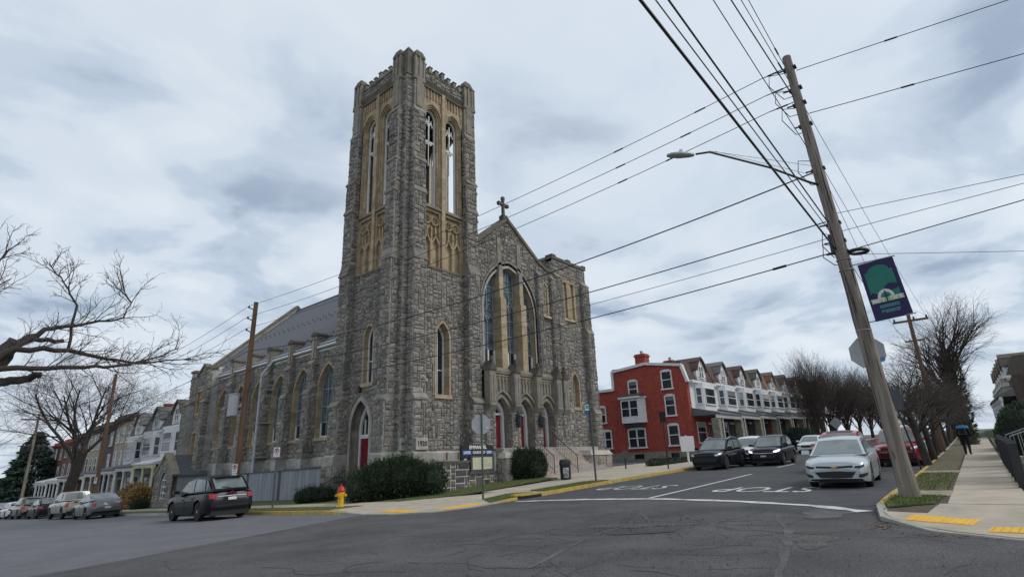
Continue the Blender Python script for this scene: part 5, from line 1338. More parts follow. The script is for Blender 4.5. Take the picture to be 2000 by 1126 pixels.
    if front == 'sedan':
        patch('upper_grille', [(-.50, .60), (0, .575), (.50, .60)], [(-.50, .655), (0, .635), (.50, .655)], 'car_dark'); patch('lower_grille', [(-.42, .31), (0, .29), (.42, .31)], [(-.55, .47), (0, .495), (.55, .47)], 'car_dark')
        patch('grille_trim', [(-.56, .475), (0, .50), (.56, .475)], [(-.56, .495), (0, .52), (.56, .495)], 'chrome', out=.016); patch('grille_trim', [(-.42, .285), (0, .262), (.42, .285)], [(-.42, .302), (0, .28), (.42, .302)], 'chrome', out=.016)
        patch('headlight', [(.48, .575), (.65, .55), (.84, .62)], [(.50, .655), (.66, .69), (.86, .745)], 'lamp_clear', mirror=True); patch('headlight_bezel', [(.54, .585), (.66, .57), (.78, .61)], [(.54, .635), (.66, .65), (.78, .68)], 'car_dark', mirror=True, out=.018)
        patch('fog_recess', [(.60, .31), (.72, .32), (.82, .36)], [(.62, .40), (.74, .42), (.84, .44)], 'car_dark', mirror=True)
        q = MB(); xb = surf(0, .61, 1) + .035; q.box(xb - .02, xb, -.095, .095, .592, .62); q.box(xb - .02, xb + .001, -.04, .04, .578, .634); q.build('emblem', 'gold', root, local=True)
        patch('bumper_lip', [(-.72, .20), (0, .185), (.72, .20)], [(-.74, .225), (0, .21), (.74, .225)], 'chrome', out=.03)
    if front == 'suv':
        patch('upper_grille', [(-.62, .76), (0, .74), (.62, .76)], [(-.62, .85), (0, .84), (.62, .85)], 'car_dark'); patch('lower_grille', [(-.60, .34), (0, .33), (.60, .34)], [(-.66, .60), (0, .62), (.66, .60)], 'car_dark')
        patch('headlight', [(.58, .74), (.72, .74), (.86, .80)], [(.58, .82), (.72, .85), (.88, .92)], 'lamp_lit' if lit else 'lamp_clear', mirror=True)
        patch('grille_trim', [(-.60, .71), (0, .69), (.60, .71)], [(-.60, .73), (0, .715), (.60, .73)], 'chrome' if lit else 'car_dark', out=.018)
        if plate: patch('licence_plate', [(-.15, .50), (.15, .50)], [(-.15, .59), (.15, .59)], 'plate', out=.03)
    if front == 'white':
        patch('upper_grille', [(-.42, .52), (0, .50), (.42, .52)], [(-.50, .68), (0, .70), (.50, .68)], 'car_dark'); patch('headlight', [(.52, .62), (.68, .62), (.83, .68)], [(.52, .70), (.68, .73), (.84, .77)], 'car_dark', mirror=True)
        patch('lower_grille', [(-.6, .30), (0, .29), (.6, .30)], [(-.6, .36), (0, .36), (.6, .36)], 'car_dark')
    if rear == 'sedan':
        patch('tail_light', [(.60, .74), (.70, .74), (.80, .73)], [(.58, .88), (.70, .89), (.80, .89)], 'tail_red', -1, mirror=True); patch('licence_plate', [(-.16, .56), (.16, .56)], [(-.16, .66), (.16, .66)], 'plate', -1, out=.02)
        patch('bumper_panel', [(-.75, .36), (0, .35), (.75, .36)], [(-.75, .43), (0, .42), (.75, .43)], 'car_dark', -1)
    if rear == 'suv':
        patch('tail_light', [(.62, .80), (.72, .80), (.84, .80)], [(.60, .96), (.72, .98), (.84, .98)], 'tail_red', -1, mirror=True); patch('licence_plate', [(-.16, .72), (.16, .72)], [(-.16, .83), (.16, .83)], 'plate', -1, out=.02)
        patch('bumper_panel', [(-.8, .40), (0, .38), (.8, .40)], [(-.8, .56), (0, .56), (.8, .56)], 'car_dark', -1); patch('chrome_strip', [(-.55, .86), (0, .87), (.55, .86)], [(-.55, .88), (0, .895), (.55, .88)], 'chrome', -1, out=.018)
        q = MB(); xb = surf(0, .98, -1) - .03; q.torus((xb, 0, .965), (0, 1, 0), (0, 0, .7), .07, .014, 12, 4); q.build('emblem', 'tail_red', root, local=True)
        P_ = cp(3, 0); q = MB(); q.hexa([(P_.x - .02, -.52, P_.z - .035), (P_.x + .2, -.55, P_.z - .02), (P_.x + .2, .55, P_.z - .02), (P_.x - .02, .52, P_.z - .035), (P_.x - .22, -.48, P_.z - .03), (P_.x + .2, -.55, P_.z + .015), (P_.x + .2, .55, P_.z + .015), (P_.x - .22, .48, P_.z - .03)]); q.build('roof_spoiler', paint, root, local=True)
        q = MB(); q.bx = 0; a = cp(3, .1).lerp(cp(4, .1), .80); c = cp(3, .55).lerp(cp(4, .55), .74); q.tube([a + Vector((-.03, 0, 0)), c + Vector((-.03, 0, 0))], .016, 5); q.build('rear_wiper', 'car_dark', root, local=True)
        q = MB(); q.tube([cp(3, -.2) + Vector((.25, 0, .0)), cp(3, -.2) + Vector((.12, 0, .22))], .008, 4); q.build('antenna', 'car_dark', root, local=True)
    if rear == 'pickup':
        patch('tail_light', [(.80, .78), (.87, .78), (.95, .78)], [(.80, 1.12), (.87, 1.12), (.96, 1.10)], 'tail_red', -1, mirror=True); patch('licence_plate', [(-.16, .58), (.16, .58)], [(-.16, .68), (.16, .68)], 'plate', -1, out=.02)
        q = MB(); q.box(-2.72, -1.08, -.82, .82, 1.19, 1.215); q.build('bed_cover', 'car_dark', root, local=True); patch('bumper_panel', [(-.85, .50), (0, .5), (.85, .5)], [(-.85, .62), (0, .62), (.85, .62)], 'chrome', -1, out=.03)
    return root
PI = math.pi
# along the street on the right, all facing the crossing
make_car('parked_car', 'silver sedan with gold emblem waiting at the stop line', 'sedan', 'paint_silver', (21.9, 4.35), PI + .075, front='sedan')
make_car('parked_car', 'black crossover with roof rails parked at the church kerb, lamps off', 'suv', 'paint_navy', (33.6, 13.1), PI + .02, front='suv', rails=True, plate=False, group='cars parked along the church side of the street', dark_rim=True)
make_car('parked_car', 'white car half hidden between the two black crossovers', 'suv', 'paint_white', (39.6, 13.25), PI + .02, front='suv', group='cars parked along the church side of the street', plate=False, near=False)
make_car('moving_car', 'black crossover driving with its headlamps lit', 'suv', 'paint_black', (36.9, 11.05), PI + .06, front='suv', lit=True, scale=1.0)
make_car('parked_car', 'white sedan with dark grille parked beyond the black crossovers', 'sedan', 'paint_white', (55.6, 13.2), PI + .03, front='white', group='cars parked along the church side of the street')
make_car('parked_car', 'dark grey car parked behind the white sedan', 'sedan', 'paint_grey', (62.0, 13.3), PI + .03, front='white', group='cars parked along the church side of the street', near=False)
make_car('parked_car', 'orange red car with dark roof directly behind the silver sedan', 'suv', 'paint_orange', (29.3, 5.75), PI + .05, front='suv', roof='paint_orange', near=False)
make_car('parked_car', 'red crossover parked at the right kerb beside the leaning wooden pole', 'suv', 'paint_red', (33.8, 4.1), PI + .03, front='suv', lit=False, group='cars parked at the right kerb')
make_car('parked_car', 'white van-like car parked behind the red crossover under the street trees', 'suv', 'paint_white', (41.5, 4.4), PI + .03, front='suv', scale=1.1, group='cars parked at the right kerb', near=False)
make_car('parked_car', 'dark car with pale bonnet line farther along, left of the red crossover', 'sedan', 'paint_grey', (47.5, 6.0), PI + .03, front='white', near=False)
# along the street on the left, seen from behind
make_car('parked_car', 'black crossover with rear wiper parked beside the grey board fence', 'suv', 'paint_black', (10.55, 27.15), PI / 2 + .005, rear='suv', scale=1.04, rails=False)
G_ = 'cars parked in a row on the left street'
make_car('parked_car', 'dark grey sedan with red tail lamps, nearest of the row on the left', 'sedan', 'paint_grey', (11.0, 46.2), PI / 2, rear='sedan', group=G_, scale=1.04)
make_car('parked_car', 'tan pickup truck parked ahead of the dark grey sedan', 'pickup', 'paint_tan', (11.0, 52.6), PI / 2, rear='pickup', group=G_)
make_car('parked_car', 'black sedan parked between the tan pickup and the bronze crossover', 'sedan', 'paint_black', (11.1, 61.6), PI / 2, rear='sedan', group=G_, scale=1.03)
make_car('parked_car', 'bronze crossover parked ahead of the black sedan', 'suv', 'paint_bronze', (11.0, 67.8), PI / 2, rear='suv', group=G_, scale=1.05, near=False)
make_car('parked_car', 'white sedan glimpsed ahead of the bronze crossover', 'sedan', 'paint_white', (11.0, 74.2), PI / 2, rear='sedan', group=G_, near=False)
make_car('parked_car', 'dark maroon sedan, leftmost of the parked row', 'sedan', 'paint_maroon', (11.0, 81.0), PI / 2, rear='sedan', group=G_, near=False)
# ================================================================== ROW HOUSES
mat('blind_pale', (.42, .41, .38), .6, .1, 6); mat('blind_grey', (.16, .165, .17), .6, .15, 5)
def lface():                             # facade of a house in its own coordinates: u along x, outwards = -y
    return Face((0, 0), (1, 0))
def hwin(par, F, u0, u1, z0, z1, d=0.0, frame='white_paint', t=.10, bars=1, name='window', head=False):
    b = MB(); F.box(b, u0 - t, u0, z0 - t, z1 + t, d - .05, d + .05); F.box(b, u1, u1 + t, z0 - t, z1 + t, d - .05, d + .05); F.box(b, u0, u1, z1, z1 + t, d - .05, d + .05); F.box(b, u0 - t - .05, u1 + t + .05, z0 - t - .04, z0 - t + .06, d - .05, d + .11); F.box(b, u0, u1, (z0 + z1) / 2 - .035, (z0 + z1) / 2 + .035, d - .03, d + .045)
    if head:                             # shallow segmental head
        um = (u0 + u1) / 2; b.prism([F.p(u0 - t, z1 + t - .01, d + .05), F.p(u1 + t, z1 + t - .01, d + .05), F.p(um + (u1 - u0) * .3, z1 + t + .11, d + .05), F.p(um - (u1 - u0) * .3, z1 + t + .11, d + .05)], -F.n * .1)
    for k in range(1, bars): u = u0 + (u1 - u0) * k / bars; F.box(b, u - .06, u + .06, z0, z1, d - .03, d + .048)
    w_ = b.build(name, frame, par, local=True)
    b = MB(); F.box(b, u0, u1, z0, z1, d - .04, d + .012); b.build('pane', 'pane', w_, local=True)
    if random.random() < .45:
        b = MB(); F.box(b, u0 + .03, u1 - .03, z1 - (z1 - z0) * random.uniform(.2, .6), z1 - .02, d, d + .016); b.build('blind', random.choice(('blind_pale', 'blind_grey')), w_, local=True)
    return w_
def row_house(label, loc, rotz, w_, S, group=None, name='row_house'):
    """facade at y=0 facing -y, street floor at z=0; S says how it looks"""
    root = thing(name, label, 'house', loc, rotz, group); F = lface()
    dpt = S.get('depth', 9.0); wall = S['wall']; ev = S.get('eave', 7.0); up = S.get('upper', 'white_paint'); roofm = S.get('roof', 'roof_grey'); flat = S.get('flat', False)
    b = MB(); b.box(0.01, w_ - .01, 0, dpt, -2, ev); b.build('wall', wall, root, local=True)
    if S.get('white_top', True) and not flat:
        b = MB(); b.box(.03, w_ - .03, -.06, .3, 3.85, ev - .02); b.build('upper_wall', up, root, local=True)
    # bay
    if S.get('bay', True):
        a, c, dp = w_ * .16, w_ * .84, .75; z0, z1 = 3.9, ev - .15
        b = MB(); b.prism([(a, 0, z0), (c, 0, z0), (c - .55, -dp, z0), (a + .55, -dp, z0)], (0, 0, z1 - z0)); bay = b.build('bay', up, root, local=True)
        hwin(root, F, a + .85, c - .85, z0 + .75, z1 - .55, dp + .03, name='window')
        for s2 in (0, 1):
            P0 = Vector((a, 0)) if not s2 else Vector((c - .55, -dp)); P1 = Vector((a + .55, -dp)) if not s2 else Vector((c, 0)); Fs = Face(P0, P1 - P0); Ls = (P1 - P0).length; hwin(root, Fs, Ls * .28, Ls * .74, z0 + .75, z1 - .55, .03, t=.07)
    else:
        nw = S.get('nwin', 2)
        for zz in ([3.95, 5.75] if not flat else S.get('floors', [4.0, 7.0])):
            if zz > 5 and not flat: continue
            for k in range(nw): u = w_ * (k + .5) / nw; hwin(root, F, u - .42, u + .42, zz + .5, zz + 2.2, .0, frame=S.get('frame', 'white_paint'), t=.08)
    # cornice
    b = MB(); F.box(b, -.0, w_, ev - .22, ev + .02, -.1, .45); F.box(b, .02, w_ - .02, ev - .34, ev - .22, -.1, .3); cn = b.build('cornice', S.get('cornice', 'white_paint'), root, local=True)
    b = MB(); n_ = int(w_ / .42)
    for k in range(n_): u = (k + .5) * w_ / n_; F.box(b, u - .07, u + .07, ev - .48, ev - .33, -.05, .26)
    b.build('brackets', S.get('cornice', 'white_paint'), cn, local=True)
    if not flat:
        rz = ev + 1.9; b = MB(); b.hexa([(0, -.25, ev), (w_, -.25, ev), (w_, dpt, ev), (0, dpt, ev), (0, .55, rz), (w_, .55, rz), (w_, dpt, rz + .1), (0, dpt, rz + .1)]); b.build('mansard', roofm, root, local=True)
        # gabled dormer
        m_, hw_ = w_ * S.get('dorm', .5), S.get('dw', 1.15); zt = ev + S.get('dh', 2.35); b = MB(); b.prism([(m_ - hw_, -.18, ev + .05), (m_ + hw_, -.18, ev + .05), (m_ + hw_, -.18, ev + 1.25), (m_ + hw_ * .55, -.18, ev + 1.9), (m_, -.18, zt), (m_ - hw_ * .55, -.18, ev + 1.9), (m_ - hw_, -.18, ev + 1.25)], (0, 1.9, 0)); dm = b.build('dormer', S.get('dormer', 'white_paint'), root, local=True)
        b = MB()
        for s2 in (-1, 1):
            for (ua, za_), (ub, zb_) in (((hw_ + .12, ev + 1.05), (hw_ * .6, ev + 1.93)), ((hw_ * .6, ev + 1.93), (0, zt + .06))):
                p = [(m_ + s2 * ua, za_), (m_ + s2 * ub, zb_)]; b.hexa([(p[0][0], -.42, p[0][1]), (p[1][0], -.42, p[1][1]), (p[1][0], 2.2, p[1][1]), (p[0][0], 2.2, p[0][1]), (p[0][0] + s2 * .07, -.42, p[0][1] + .09), (p[1][0], -.42, p[1][1] + .1), (p[1][0], 2.2, p[1][1] + .1), (p[0][0] + s2 * .07, 2.2, p[0][1] + .09)])
        b.build('dormer_roof', S.get('droof', roofm), dm, local=True)
        hwin(dm, F, m_ - .42, m_ + .42, ev + .45, ev + 1.5, .2, bars=2, t=.06)
        if S.get('crest'):
            b = MB(); b.tube([(.1, -.3, ev + .45), (w_ - .1, -.3, ev + .45)], .02, 4)
            for k in range(14): u = .15 + k * (w_ - .3) / 13; b.tube([(u, -.3, ev), (u, -.3, ev + .45)], .012, 4)
            b.build('balcony_rail', 'black_iron', root, local=True)
    # porch
    pz, ph, pd = S.get('pfloor', .55), S.get('pz', 3.45), S.get('pd', 2.3)
    b = MB(); b.box(0, w_, -pd, 0, -2, pz); b.build('porch_floor', S.get('pbase', 'rubble'), root, local=True)
    b = MB(); b.hexa([(-.02, -pd - .25, ph), (w_ + .02, -pd - .25, ph), (w_ + .02, 0, ph), (-.02, 0, ph), (-.02, -pd - .25, ph + .14), (w_ + .02, -pd - .25, ph + .14), (w_ + .02, 0, ph + .75), (-.02, 0, ph + .75)]); pr = b.build('porch_roof', S.get('proof', 'roof_grey'), root, local=True)
    b = MB(); b.box(0, w_, -pd - .1, -pd + .15, ph - .32, ph - .01); n_ = int(w_ / .3)
    for k in range(n_): u = (k + .5) * w_ / n_; b.box(u - .05, u + .05, -pd - .17, -pd - .09, ph - .3, ph - .14)
    b.build('porch_beam', S.get('trim', 'white_paint'), root, local=True)
    if S.get('pier', True):
        for u in ((.35,) if not S.get('endpier') else (.35, w_ - .35)):
            b = MB(); b.box(u - .33, u + .33, -pd - .05, -pd + .6, -1, ph - .32); b.build('porch_pier', 'rubble', root, local=True)
        b = MB(); b.tube([(.85, -pd - .12, -.6), (.85, -pd - .12, ph - .3)], .05, 6); b.build('downpipe', 'white_paint', root, local=True)
    else:
        for k in range(S.get('posts', 3)):
            u = .2 + k * (w_ - .4) / (S.get('posts', 3) - 1); b = MB(); b.lathe([(.16, pz), (.16, pz + .15), (.11, pz + .2), (.10, ph - .5), (.15, ph - .45), (.16, ph - .32)], (u, -pd + .02, 0), 8); b.build('porch_post', S.get('trim', 'white_paint'), root, local=True)
    b = MB(); F.box(b, w_ * .62, w_ * .62 + .95, pz, pz + 2.2, -.02, .05); d_ = b.build('door', 'board_dark', root, local=True); b = MB(); F.box(b, w_ * .62 - .1, w_ * .62 + 1.05, pz + 2.2, pz + 2.4, -.02, .06); b.build('door_head', 'white_paint', d_, local=True)
    hwin(root, F, w_ * .14, w_ * .46, pz + .6, pz + 2.3, .0)
    b = MB()
    if flat:
        b.box(-.0, w_, -.15, dpt, ev + .02, ev + .35); b.build('flat_roof', S.get('cornice', 'roof_brown'), root, local=True)
    if S.get('chim'):
        b = MB(); x0 = w_ * .85; b.box(x0 - .45, x0 + .45, 3.2, 3.9, ev, ev + S.get('chh', 3.1)); b.box(x0 - .52, x0 + .52, 3.13, 3.97, ev + S.get('chh', 3.1) - .25, ev + S.get('chh', 3.1) - .05); b.build('chimney', 'brick_red', root, local=True)
    return root

# ---- the red corner house: side wall with its windows faces us
YR = 21.5; XR0 = 49.6; g0 = gz(50, 21)
gr = 'row houses beyond the church'
rh = thing('corner_house', 'red painted brick corner house with white bay window in its side wall', 'house', (XR0, YR, g0))
FS = Face((XR0, YR + 10.4), (0, -1)); V2 = lambda y: 10.4 - (y - YR)      # u from y
side = [(0, g0 - 2), (10.4, g0 - 2), (10.4, 7.75), (10.0, 9.35), (6.4, 9.95), (2.6, 9.6), (2.6, 7.75), (0, 7.75)]
b = MB(); b.prism([FS.p(u, z, 0) for u, z in side], -FS.n * 5.2); b.build('side_wall', 'brick_red', rh)
b = MB(); b.prism([FS.p(u, z, .04) for u, z in ((0, g0 - 2), (10.45, g0 - 2), (10.45, g0 + .75), (0, g0 + .75))], -FS.n * .3); b.build('stone_base', 'rubble', rh)
b = MB()
for a, c in (((10.55, 7.78), (10.1, 9.4)), ((10.1, 9.42), (6.4, 10.02)), ((6.4, 10.02), (2.55, 9.66)), ((2.6, 7.85), (-.1, 7.85))): FS.bar(b, a, c, .26, -.25, .16)
FS.box(b, 2.45, 2.7, 7.8, 9.7, -.2, .14); b.build('white_coping', 'white_paint', rh)
def swin(y0, y1, z0, z1, bars=1): 
    u0, u1 = V2(y1), V2(y0); w_ = MB(); t = .12
    FS.box(w_, u0 - t, u0, z0 - t, z1 + t, -.05, .07); FS.box(w_, u1, u1 + t, z0 - t, z1 + t, -.05, .07); FS.box(w_, u0, u1, z1, z1 + t, -.05, .07); FS.box(w_, u0 - t - .08, u1 + t + .08, z0 - t - .08, z0 - t + .05, -.05, .15); FS.box(w_, u0, u1, (z0 + z1) / 2 - .04, (z0 + z1) / 2 + .04, -.05, .055)
    um = (u0 + u1) / 2; w_.prism([FS.p(u0 - t, z1 + t - .01, .07), FS.p(u1 + t, z1 + t - .01, .07), FS.p(um + (u1 - u0) * .3, z1 + t + .12, .07), FS.p(um - (u1 - u0) * .3, z1 + t + .12, .07)], -FS.n * .1)
    for k in range(1, bars): u = u0 + (u1 - u0) * k / bars; FS.box(w_, u - .07, u + .07, z0, z1, -.05, .06)
    o = w_.build('window', 'white_paint', rh); w_ = MB(); FS.box(w_, u0, u1, z0, z1, -.04, .02); w_.build('pane', 'pane', o)
    if z0 > 2.24 and random.random() < .6:
        w_ = MB(); FS.box(w_, u0 + .03, u1 - .03, z1 - (z1 - z0) * random.uniform(.2, .5), z1 - .02, 0, .024); w_.build('blind', 'blind_grey', o)
    return o
# (filled in from the measured window positions)
for y0, y1, z0, z1, n_ in ((30.1, 31.5, 2.25, 3.75, 2), (26.3, 28.0, 2.2, 3.75, 2), (22.85, 23.75, 2.25, 3.9, 1), (30.55, 31.35, 4.75, 6.15, 1), (22.9, 23.75, 4.95, 6.6, 1), (26.65, 27.5, 7.0, 8.4, 1), (22.95, 23.85, 7.45, 8.95, 1)): swin(y0, y1, z0, z1, n_)
b = MB(); FS.box(b, V2(31.4), V2(30.85), 2.3, 2.72, .02, .38); FS.box(b, V2(31.36), V2(30.89), 2.34, 2.68, .38, .39); b.build('air_conditioner', 'sign_white', rh)
b = MB(); u0, u1 = V2(28.6), V2(25.9); b.prism([FS.p(u0, 4.4, 0), FS.p(u1, 4.4, 0), FS.p(u1 - .35, 4.4, .75), FS.p(u0 + .35, 4.4, .75)], (0, 0, 2.35)); sb = b.build('side_bay', 'white_paint', rh)
b = MB(); b.prism([FS.p(u0 - .15, 6.75, 0), FS.p(u1 + .15, 6.75, 0), FS.p(u1 - .2, 6.75, .95), FS.p(u0 + .2, 6.75, .95)], (0, 0, .16)); b.build('bay_cornice', 'white_paint', sb)
b = MB(); b.hexa([FS.p(u0 - .1, 6.91, .85), FS.p(u1 + .1, 6.91, .85), FS.p(u1 + .1, 6.91, 0), FS.p(u0 - .1, 6.91, 0), FS.p(u0 + .3, 7.25, .1), FS.p(u1 - .3, 7.25, .1), FS.p(u1 - .3, 7.25, 0), FS.p(u0 + .3, 7.25, 0)]); b.build('bay_roof', 'roof_red', sb)
for a, c in ((u0 + .5, (u0 + u1) / 2 - .08), ((u0 + u1) / 2 + .08, u1 - .5)):
    b = MB(); FS.box(b, a, c, 5.05, 6.5, .70, .775); b.build('pane', 'pane', sb); b = MB(); FS.box(b, a, c, 5.75, 5.81, .7, .79); FS.box(b, a - .04, a, 5.02, 6.53, .7, .80); FS.box(b, c, c + .04, 5.02, 6.53, .7, .80); b.build('sash', 'white_paint', sb)
b = MB(); FS.box(b, u0 + .3, u1 - .3, 4.1, 4.4, 0, .45); b.build('bay_bracket', 'board_dark', sb)
for y0, y1 in ((30.3, 31.2), (26.6, 27.6), (23.0, 23.8)):
    b = MB(); FS.box(b, V2(y1), V2(y0), g0 + .15, g0 + .6, .02, .055); b.build('cellar_window', 'dark_glass', rh)
for x0, y0, zb_, hh, ww in ((51.2, 26.6, 9.7, 1.6, .55), (53.2, 24.5, 9.8, .75, .5)):
    b = MB(); b.box(x0 - .5, x0 + .5, y0 - ww, y0 + ww, zb_ - .3, zb_ + hh); b.box(x0 - .58, x0 + .58, y0 - ww - .08, y0 + ww + .08, zb_ + hh - .3, zb_ + hh - .12); ch_ = b.build('chimney', 'brick_red', rh); b = MB(); b.lathe([(.12, 0), (.14, .25), (.2, .28), (.05, .4)], (x0, y0, zb_ + hh), 8); b.build('chimney_pot', 'galv', ch_)
# ---- the terrace on the right, running away from us
specs = [
 ('first white bay house, joined to the red corner house, with red dormer roof', dict(wall='brick_red', roof='roof_red', droof='roof_red', crest=True)),
 ('second white bay house from the red corner house, with grey gabled dormer', dict(wall='brick_dark', roof='roof_red', droof='roof_grey', crest=True)),
 ('third white bay house from the red corner house, with red dormer roof', dict(wall='brick_dark', roof='roof_red', droof='roof_red', crest=True)),
 ('fourth white bay house from the red corner house, with dark grey dormer', dict(wall='brick_red', roof='roof_brown', droof='roof_brown')),
 ('fifth white bay house from the red corner house, with orange dormer roof', dict(wall='brick_dark', roof='roof_orange', droof='roof_orange', dw=.85)),
 ('sixth white bay house of the right terrace, with small brown dormer', dict(wall='brick_dark', roof='roof_brown', droof='roof_brown', dw=.85)),
 ('orange brick house at the far end of the white bay houses', dict(wall='brick_orange', up='white_paint', roof='roof_red', droof='roof_red')),
 ('brick house behind the bare street trees, with red roof', dict(wall='brick_brown', roof='roof_red', droof='roof_red')),
 ('last brick house of the right terrace, deep behind bare trees', dict(wall='brick_orange', roof='roof_brown', droof='roof_brown'))]
x = 50.0
for k, (lb, S) in enumerate(specs):
    w_ = 5.9; S = dict(S); S.setdefault('eave', 6.75); S['depth'] = 8
    row_house(lb, (x, YR + .012 * (x - 50) - .02, gz(x + 3, 20) + .25), .012, w_, S, gr); x += w_ + .02
# ---- the terrace on the left
XL = 19.8
lsp = [
 ('white house with steep dormer, first beyond the church annex', 5.6, dict(wall='brick_orange', roof='roof_brown', droof='roof_brown', pier=False, posts=3, trim='letter_cream', dormer='white_paint', proof='white_paint')),
 ('white house with grey dormer, second beyond the church annex', 5.6, dict(wall='white_paint', roof='roof_grey', droof='roof_grey', pier=False, posts=3, proof='roof_grey')),
 ('white house with dark dormer, third beyond the church annex', 5.6, dict(wall='white_paint', roof='roof_brown', droof='roof_grey', pier=False, posts=4, proof='roof_grey')),
 ('tan flat-roofed brick house between white and brown houses on the left', 6.0, dict(wall='brick_tan', flat=True, eave=9.6, bay=False, pier=False, posts=3, cornice='roof_brown', nwin=3, frame='white_paint', floors=[3.6, 6.4], chim=True, chh=1.6)),
 ('dark brown brick house with flat roof, next to the tan one', 6.0, dict(wall='brick_dark', flat=True, eave=9.4, bay=False, pier=False, posts=3, cornice='roof_brown', nwin=2, floors=[3.6, 6.4])),
 ('tall tan brick house right of the big bare tree', 6.0, dict(wall='brick_tan', flat=True, eave=9.5, bay=False, pier=False, posts=3, cornice='roof_brown', nwin=3, floors=[3.6, 6.4])),
 ('brown brick house with white porch behind the big bare tree', 6.5, dict(wall='brick_brown', flat=True, eave=9.2, bay=False, pier=False, posts=4, cornice='roof_brown', nwin=2, floors=[3.6, 6.4], proof='white_paint')),
 ('reddish brick house left of the big bare tree', 6.5, dict(wall='brick_brown', flat=True, eave=9.0, bay=False, pier=False, posts=4, cornice='brick_red', nwin=2, floors=[3.6, 6.4], proof='white_paint', chim=True, chh=1.5)),
 ('brown brick house beside the dark evergreen', 6.5, dict(wall='brick_brown', flat=True, eave=9.0, bay=False, pier=False, posts=4, cornice='brick_red', nwin=2, floors=[3.6, 6.4], proof='white_paint')),
 ('pale house half behind the dark evergreen', 8, dict(wall='white_paint', roof='roof_grey', droof='roof_grey', pier=False, posts=3)),
 ('pale house at the far left beyond the evergreen', 8, dict(wall='brick_tan', roof='roof_brown', droof='roof_brown', pier=False, posts=3)),
 ('white house at the far left edge of the street', 8, dict(wall='white_paint', roof='roof_grey', droof='roof_grey', pier=False, posts=3))]
y = 57.6
for k, (lb, w_, S) in enumerate(lsp):
    y += w_ + .02; S = dict(S); S['pd'] = 2.4; S['depth'] = 8
    row_house(lb, (XL, y, gz(XL, y - 3) + .35), -PI / 2, w_, S, 'row houses on the left street')
# ---- roofs that show above the hedge at the right edge
for k in range(6):
    xx = 75 + k * 6.6; yy = .02 + .027 * (xx - 18) - 2.9
    row_house(['slate-roofed house at the right edge, nearest the hedge', 'second slate-roofed house from the hedge at the right edge', 'third slate-roofed house from the hedge at the right edge', 'fourth slate-roofed house from the hedge at the right edge', 'fifth slate-roofed house from the hedge at the right edge', 'farthest slate-roofed house from the hedge at the right edge'][k], (xx + 6.5, yy, gz(xx, 0) + .6), PI + .027, 6.5, dict(wall='brick_dark', roof='roof_brown', droof='roof_brown', eave=5.5, pier=False, posts=3, pd=1.2, white_top=False, upper='brick_tan', chim=True, chh=3.0, depth=8), 'houses at the right edge')
# ---- stone annex with its arched window, and the shed wall beside it
ax = thing('stone_annex', 'small gabled stone annex with arched window and slate roof beside the church', 'annex', (16.2, 50, gz(16, 50)))
FA = Face((16.0, 52.3), (0, -1)); ga = gz(16, 50); ap_ = [(0, ga - .5), (3.9, ga - .5), (3.9, ga + 2.5), (3.7, ga + 2.6), (1.95, ga + 3.95), (.2, ga + 2.6), (0, ga + 2.5)]; aw = (1.2, 2.7, ga + .7, ga + 1.7, ga + 2.7)
b = MB(); FA.poly(b, ap_, 0, 0, [arch(*aw)]); b.prism([FA.p(p[0], p[1], -.4) for p in ap_], -FA.n * 3.2); b.build('wall', 'stone_wall', ax)
AS = []; ashlar(FA, 0, 3.9, ga, ga + 3.9, 0, region=ap_, holes=[arch_pair(*aw, .12)[0]], cell=.2, out=AS); lay(AS, ax, 'stone', 120)
b = MB(); b.tint = (1.1, 1.05, .95); FA.bar(b, (-.1, ga + 2.45), (1.95, ga + 4.08), .2, -.45, .12); FA.bar(b, (4.0, ga + 2.45), (1.95, ga + 4.08), .2, -.45, .12); b.build('gable_coping', 'trim_grey', ax)
b = MB(); b.hexa([(16.3, 48.2, ga + 2.3), (18.6, 48.2, ga + 2.3), (18.6, 50.35, ga + 3.85), (16.3, 50.35, ga + 3.85), (16.3, 48.2, ga + 2.45), (18.6, 48.2, ga + 2.45), (18.6, 50.35, ga + 3.97), (16.3, 50.35, ga + 3.97)]); b.build('roof', 'slate', ax)
b = MB(); FA.box(b, aw[0] - .1, aw[1] + .1, aw[2] - .15, aw[2], -.3, .06); b.c = [(1, 1, 1)] * len(b.c); wn = b.build('window', 'trim_grey', ax)
glass_bars(FA, arch(*aw), -.2, wn, [1.7, 2.2], [ga + 1.15, ga + 1.6, ga + 2.1], .07, 'white_paint', .08, glass='pane')
b = MB(); b.box(16.35, 18.4, 48.3, 48.38, ga - .3, ga + 2.3); b.build('shed_door', 'board_grey', ax)
# ================================================================== POLES, LAMP, BANNER, WIRES
def V(*a): return Vector(a)
RP0, RP1 = V(15.45, 1.9, gz(15.45, 1.9) + .1), V(15.38, 2.38, 12.3)
def rp(z): return RP0.lerp(RP1, (z - RP0.z) / (RP1.z - RP0.z))
def wobble(b, amp, seed):
    rnd = random.Random(seed); b.v = [(x + rnd.uniform(-amp, amp), y + rnd.uniform(-amp, amp), z) for x, y, z in b.v]; return b
pole = thing('utility_pole', 'weathered grey wooden utility pole leaning at the right corner', 'utility pole', RP0, 0, 'utility poles')
b = MB(); n = 14; b.tube([RP0.lerp(RP1, k / n) - V(0, 0, .1 if k == 0 else 0) for k in range(n + 1)], [.185 - .075 * k / n + (.03 if k == 0 else 0) for k in range(n + 1)], 14); wobble(b, .006, 3).build('shaft', 'wood_pole', pole, angle=50)
def pr_(z): return .185 - .075 * (z - RP0.z) / (RP1.z - RP0.z)
b = MB(); rnd = random.Random(12)
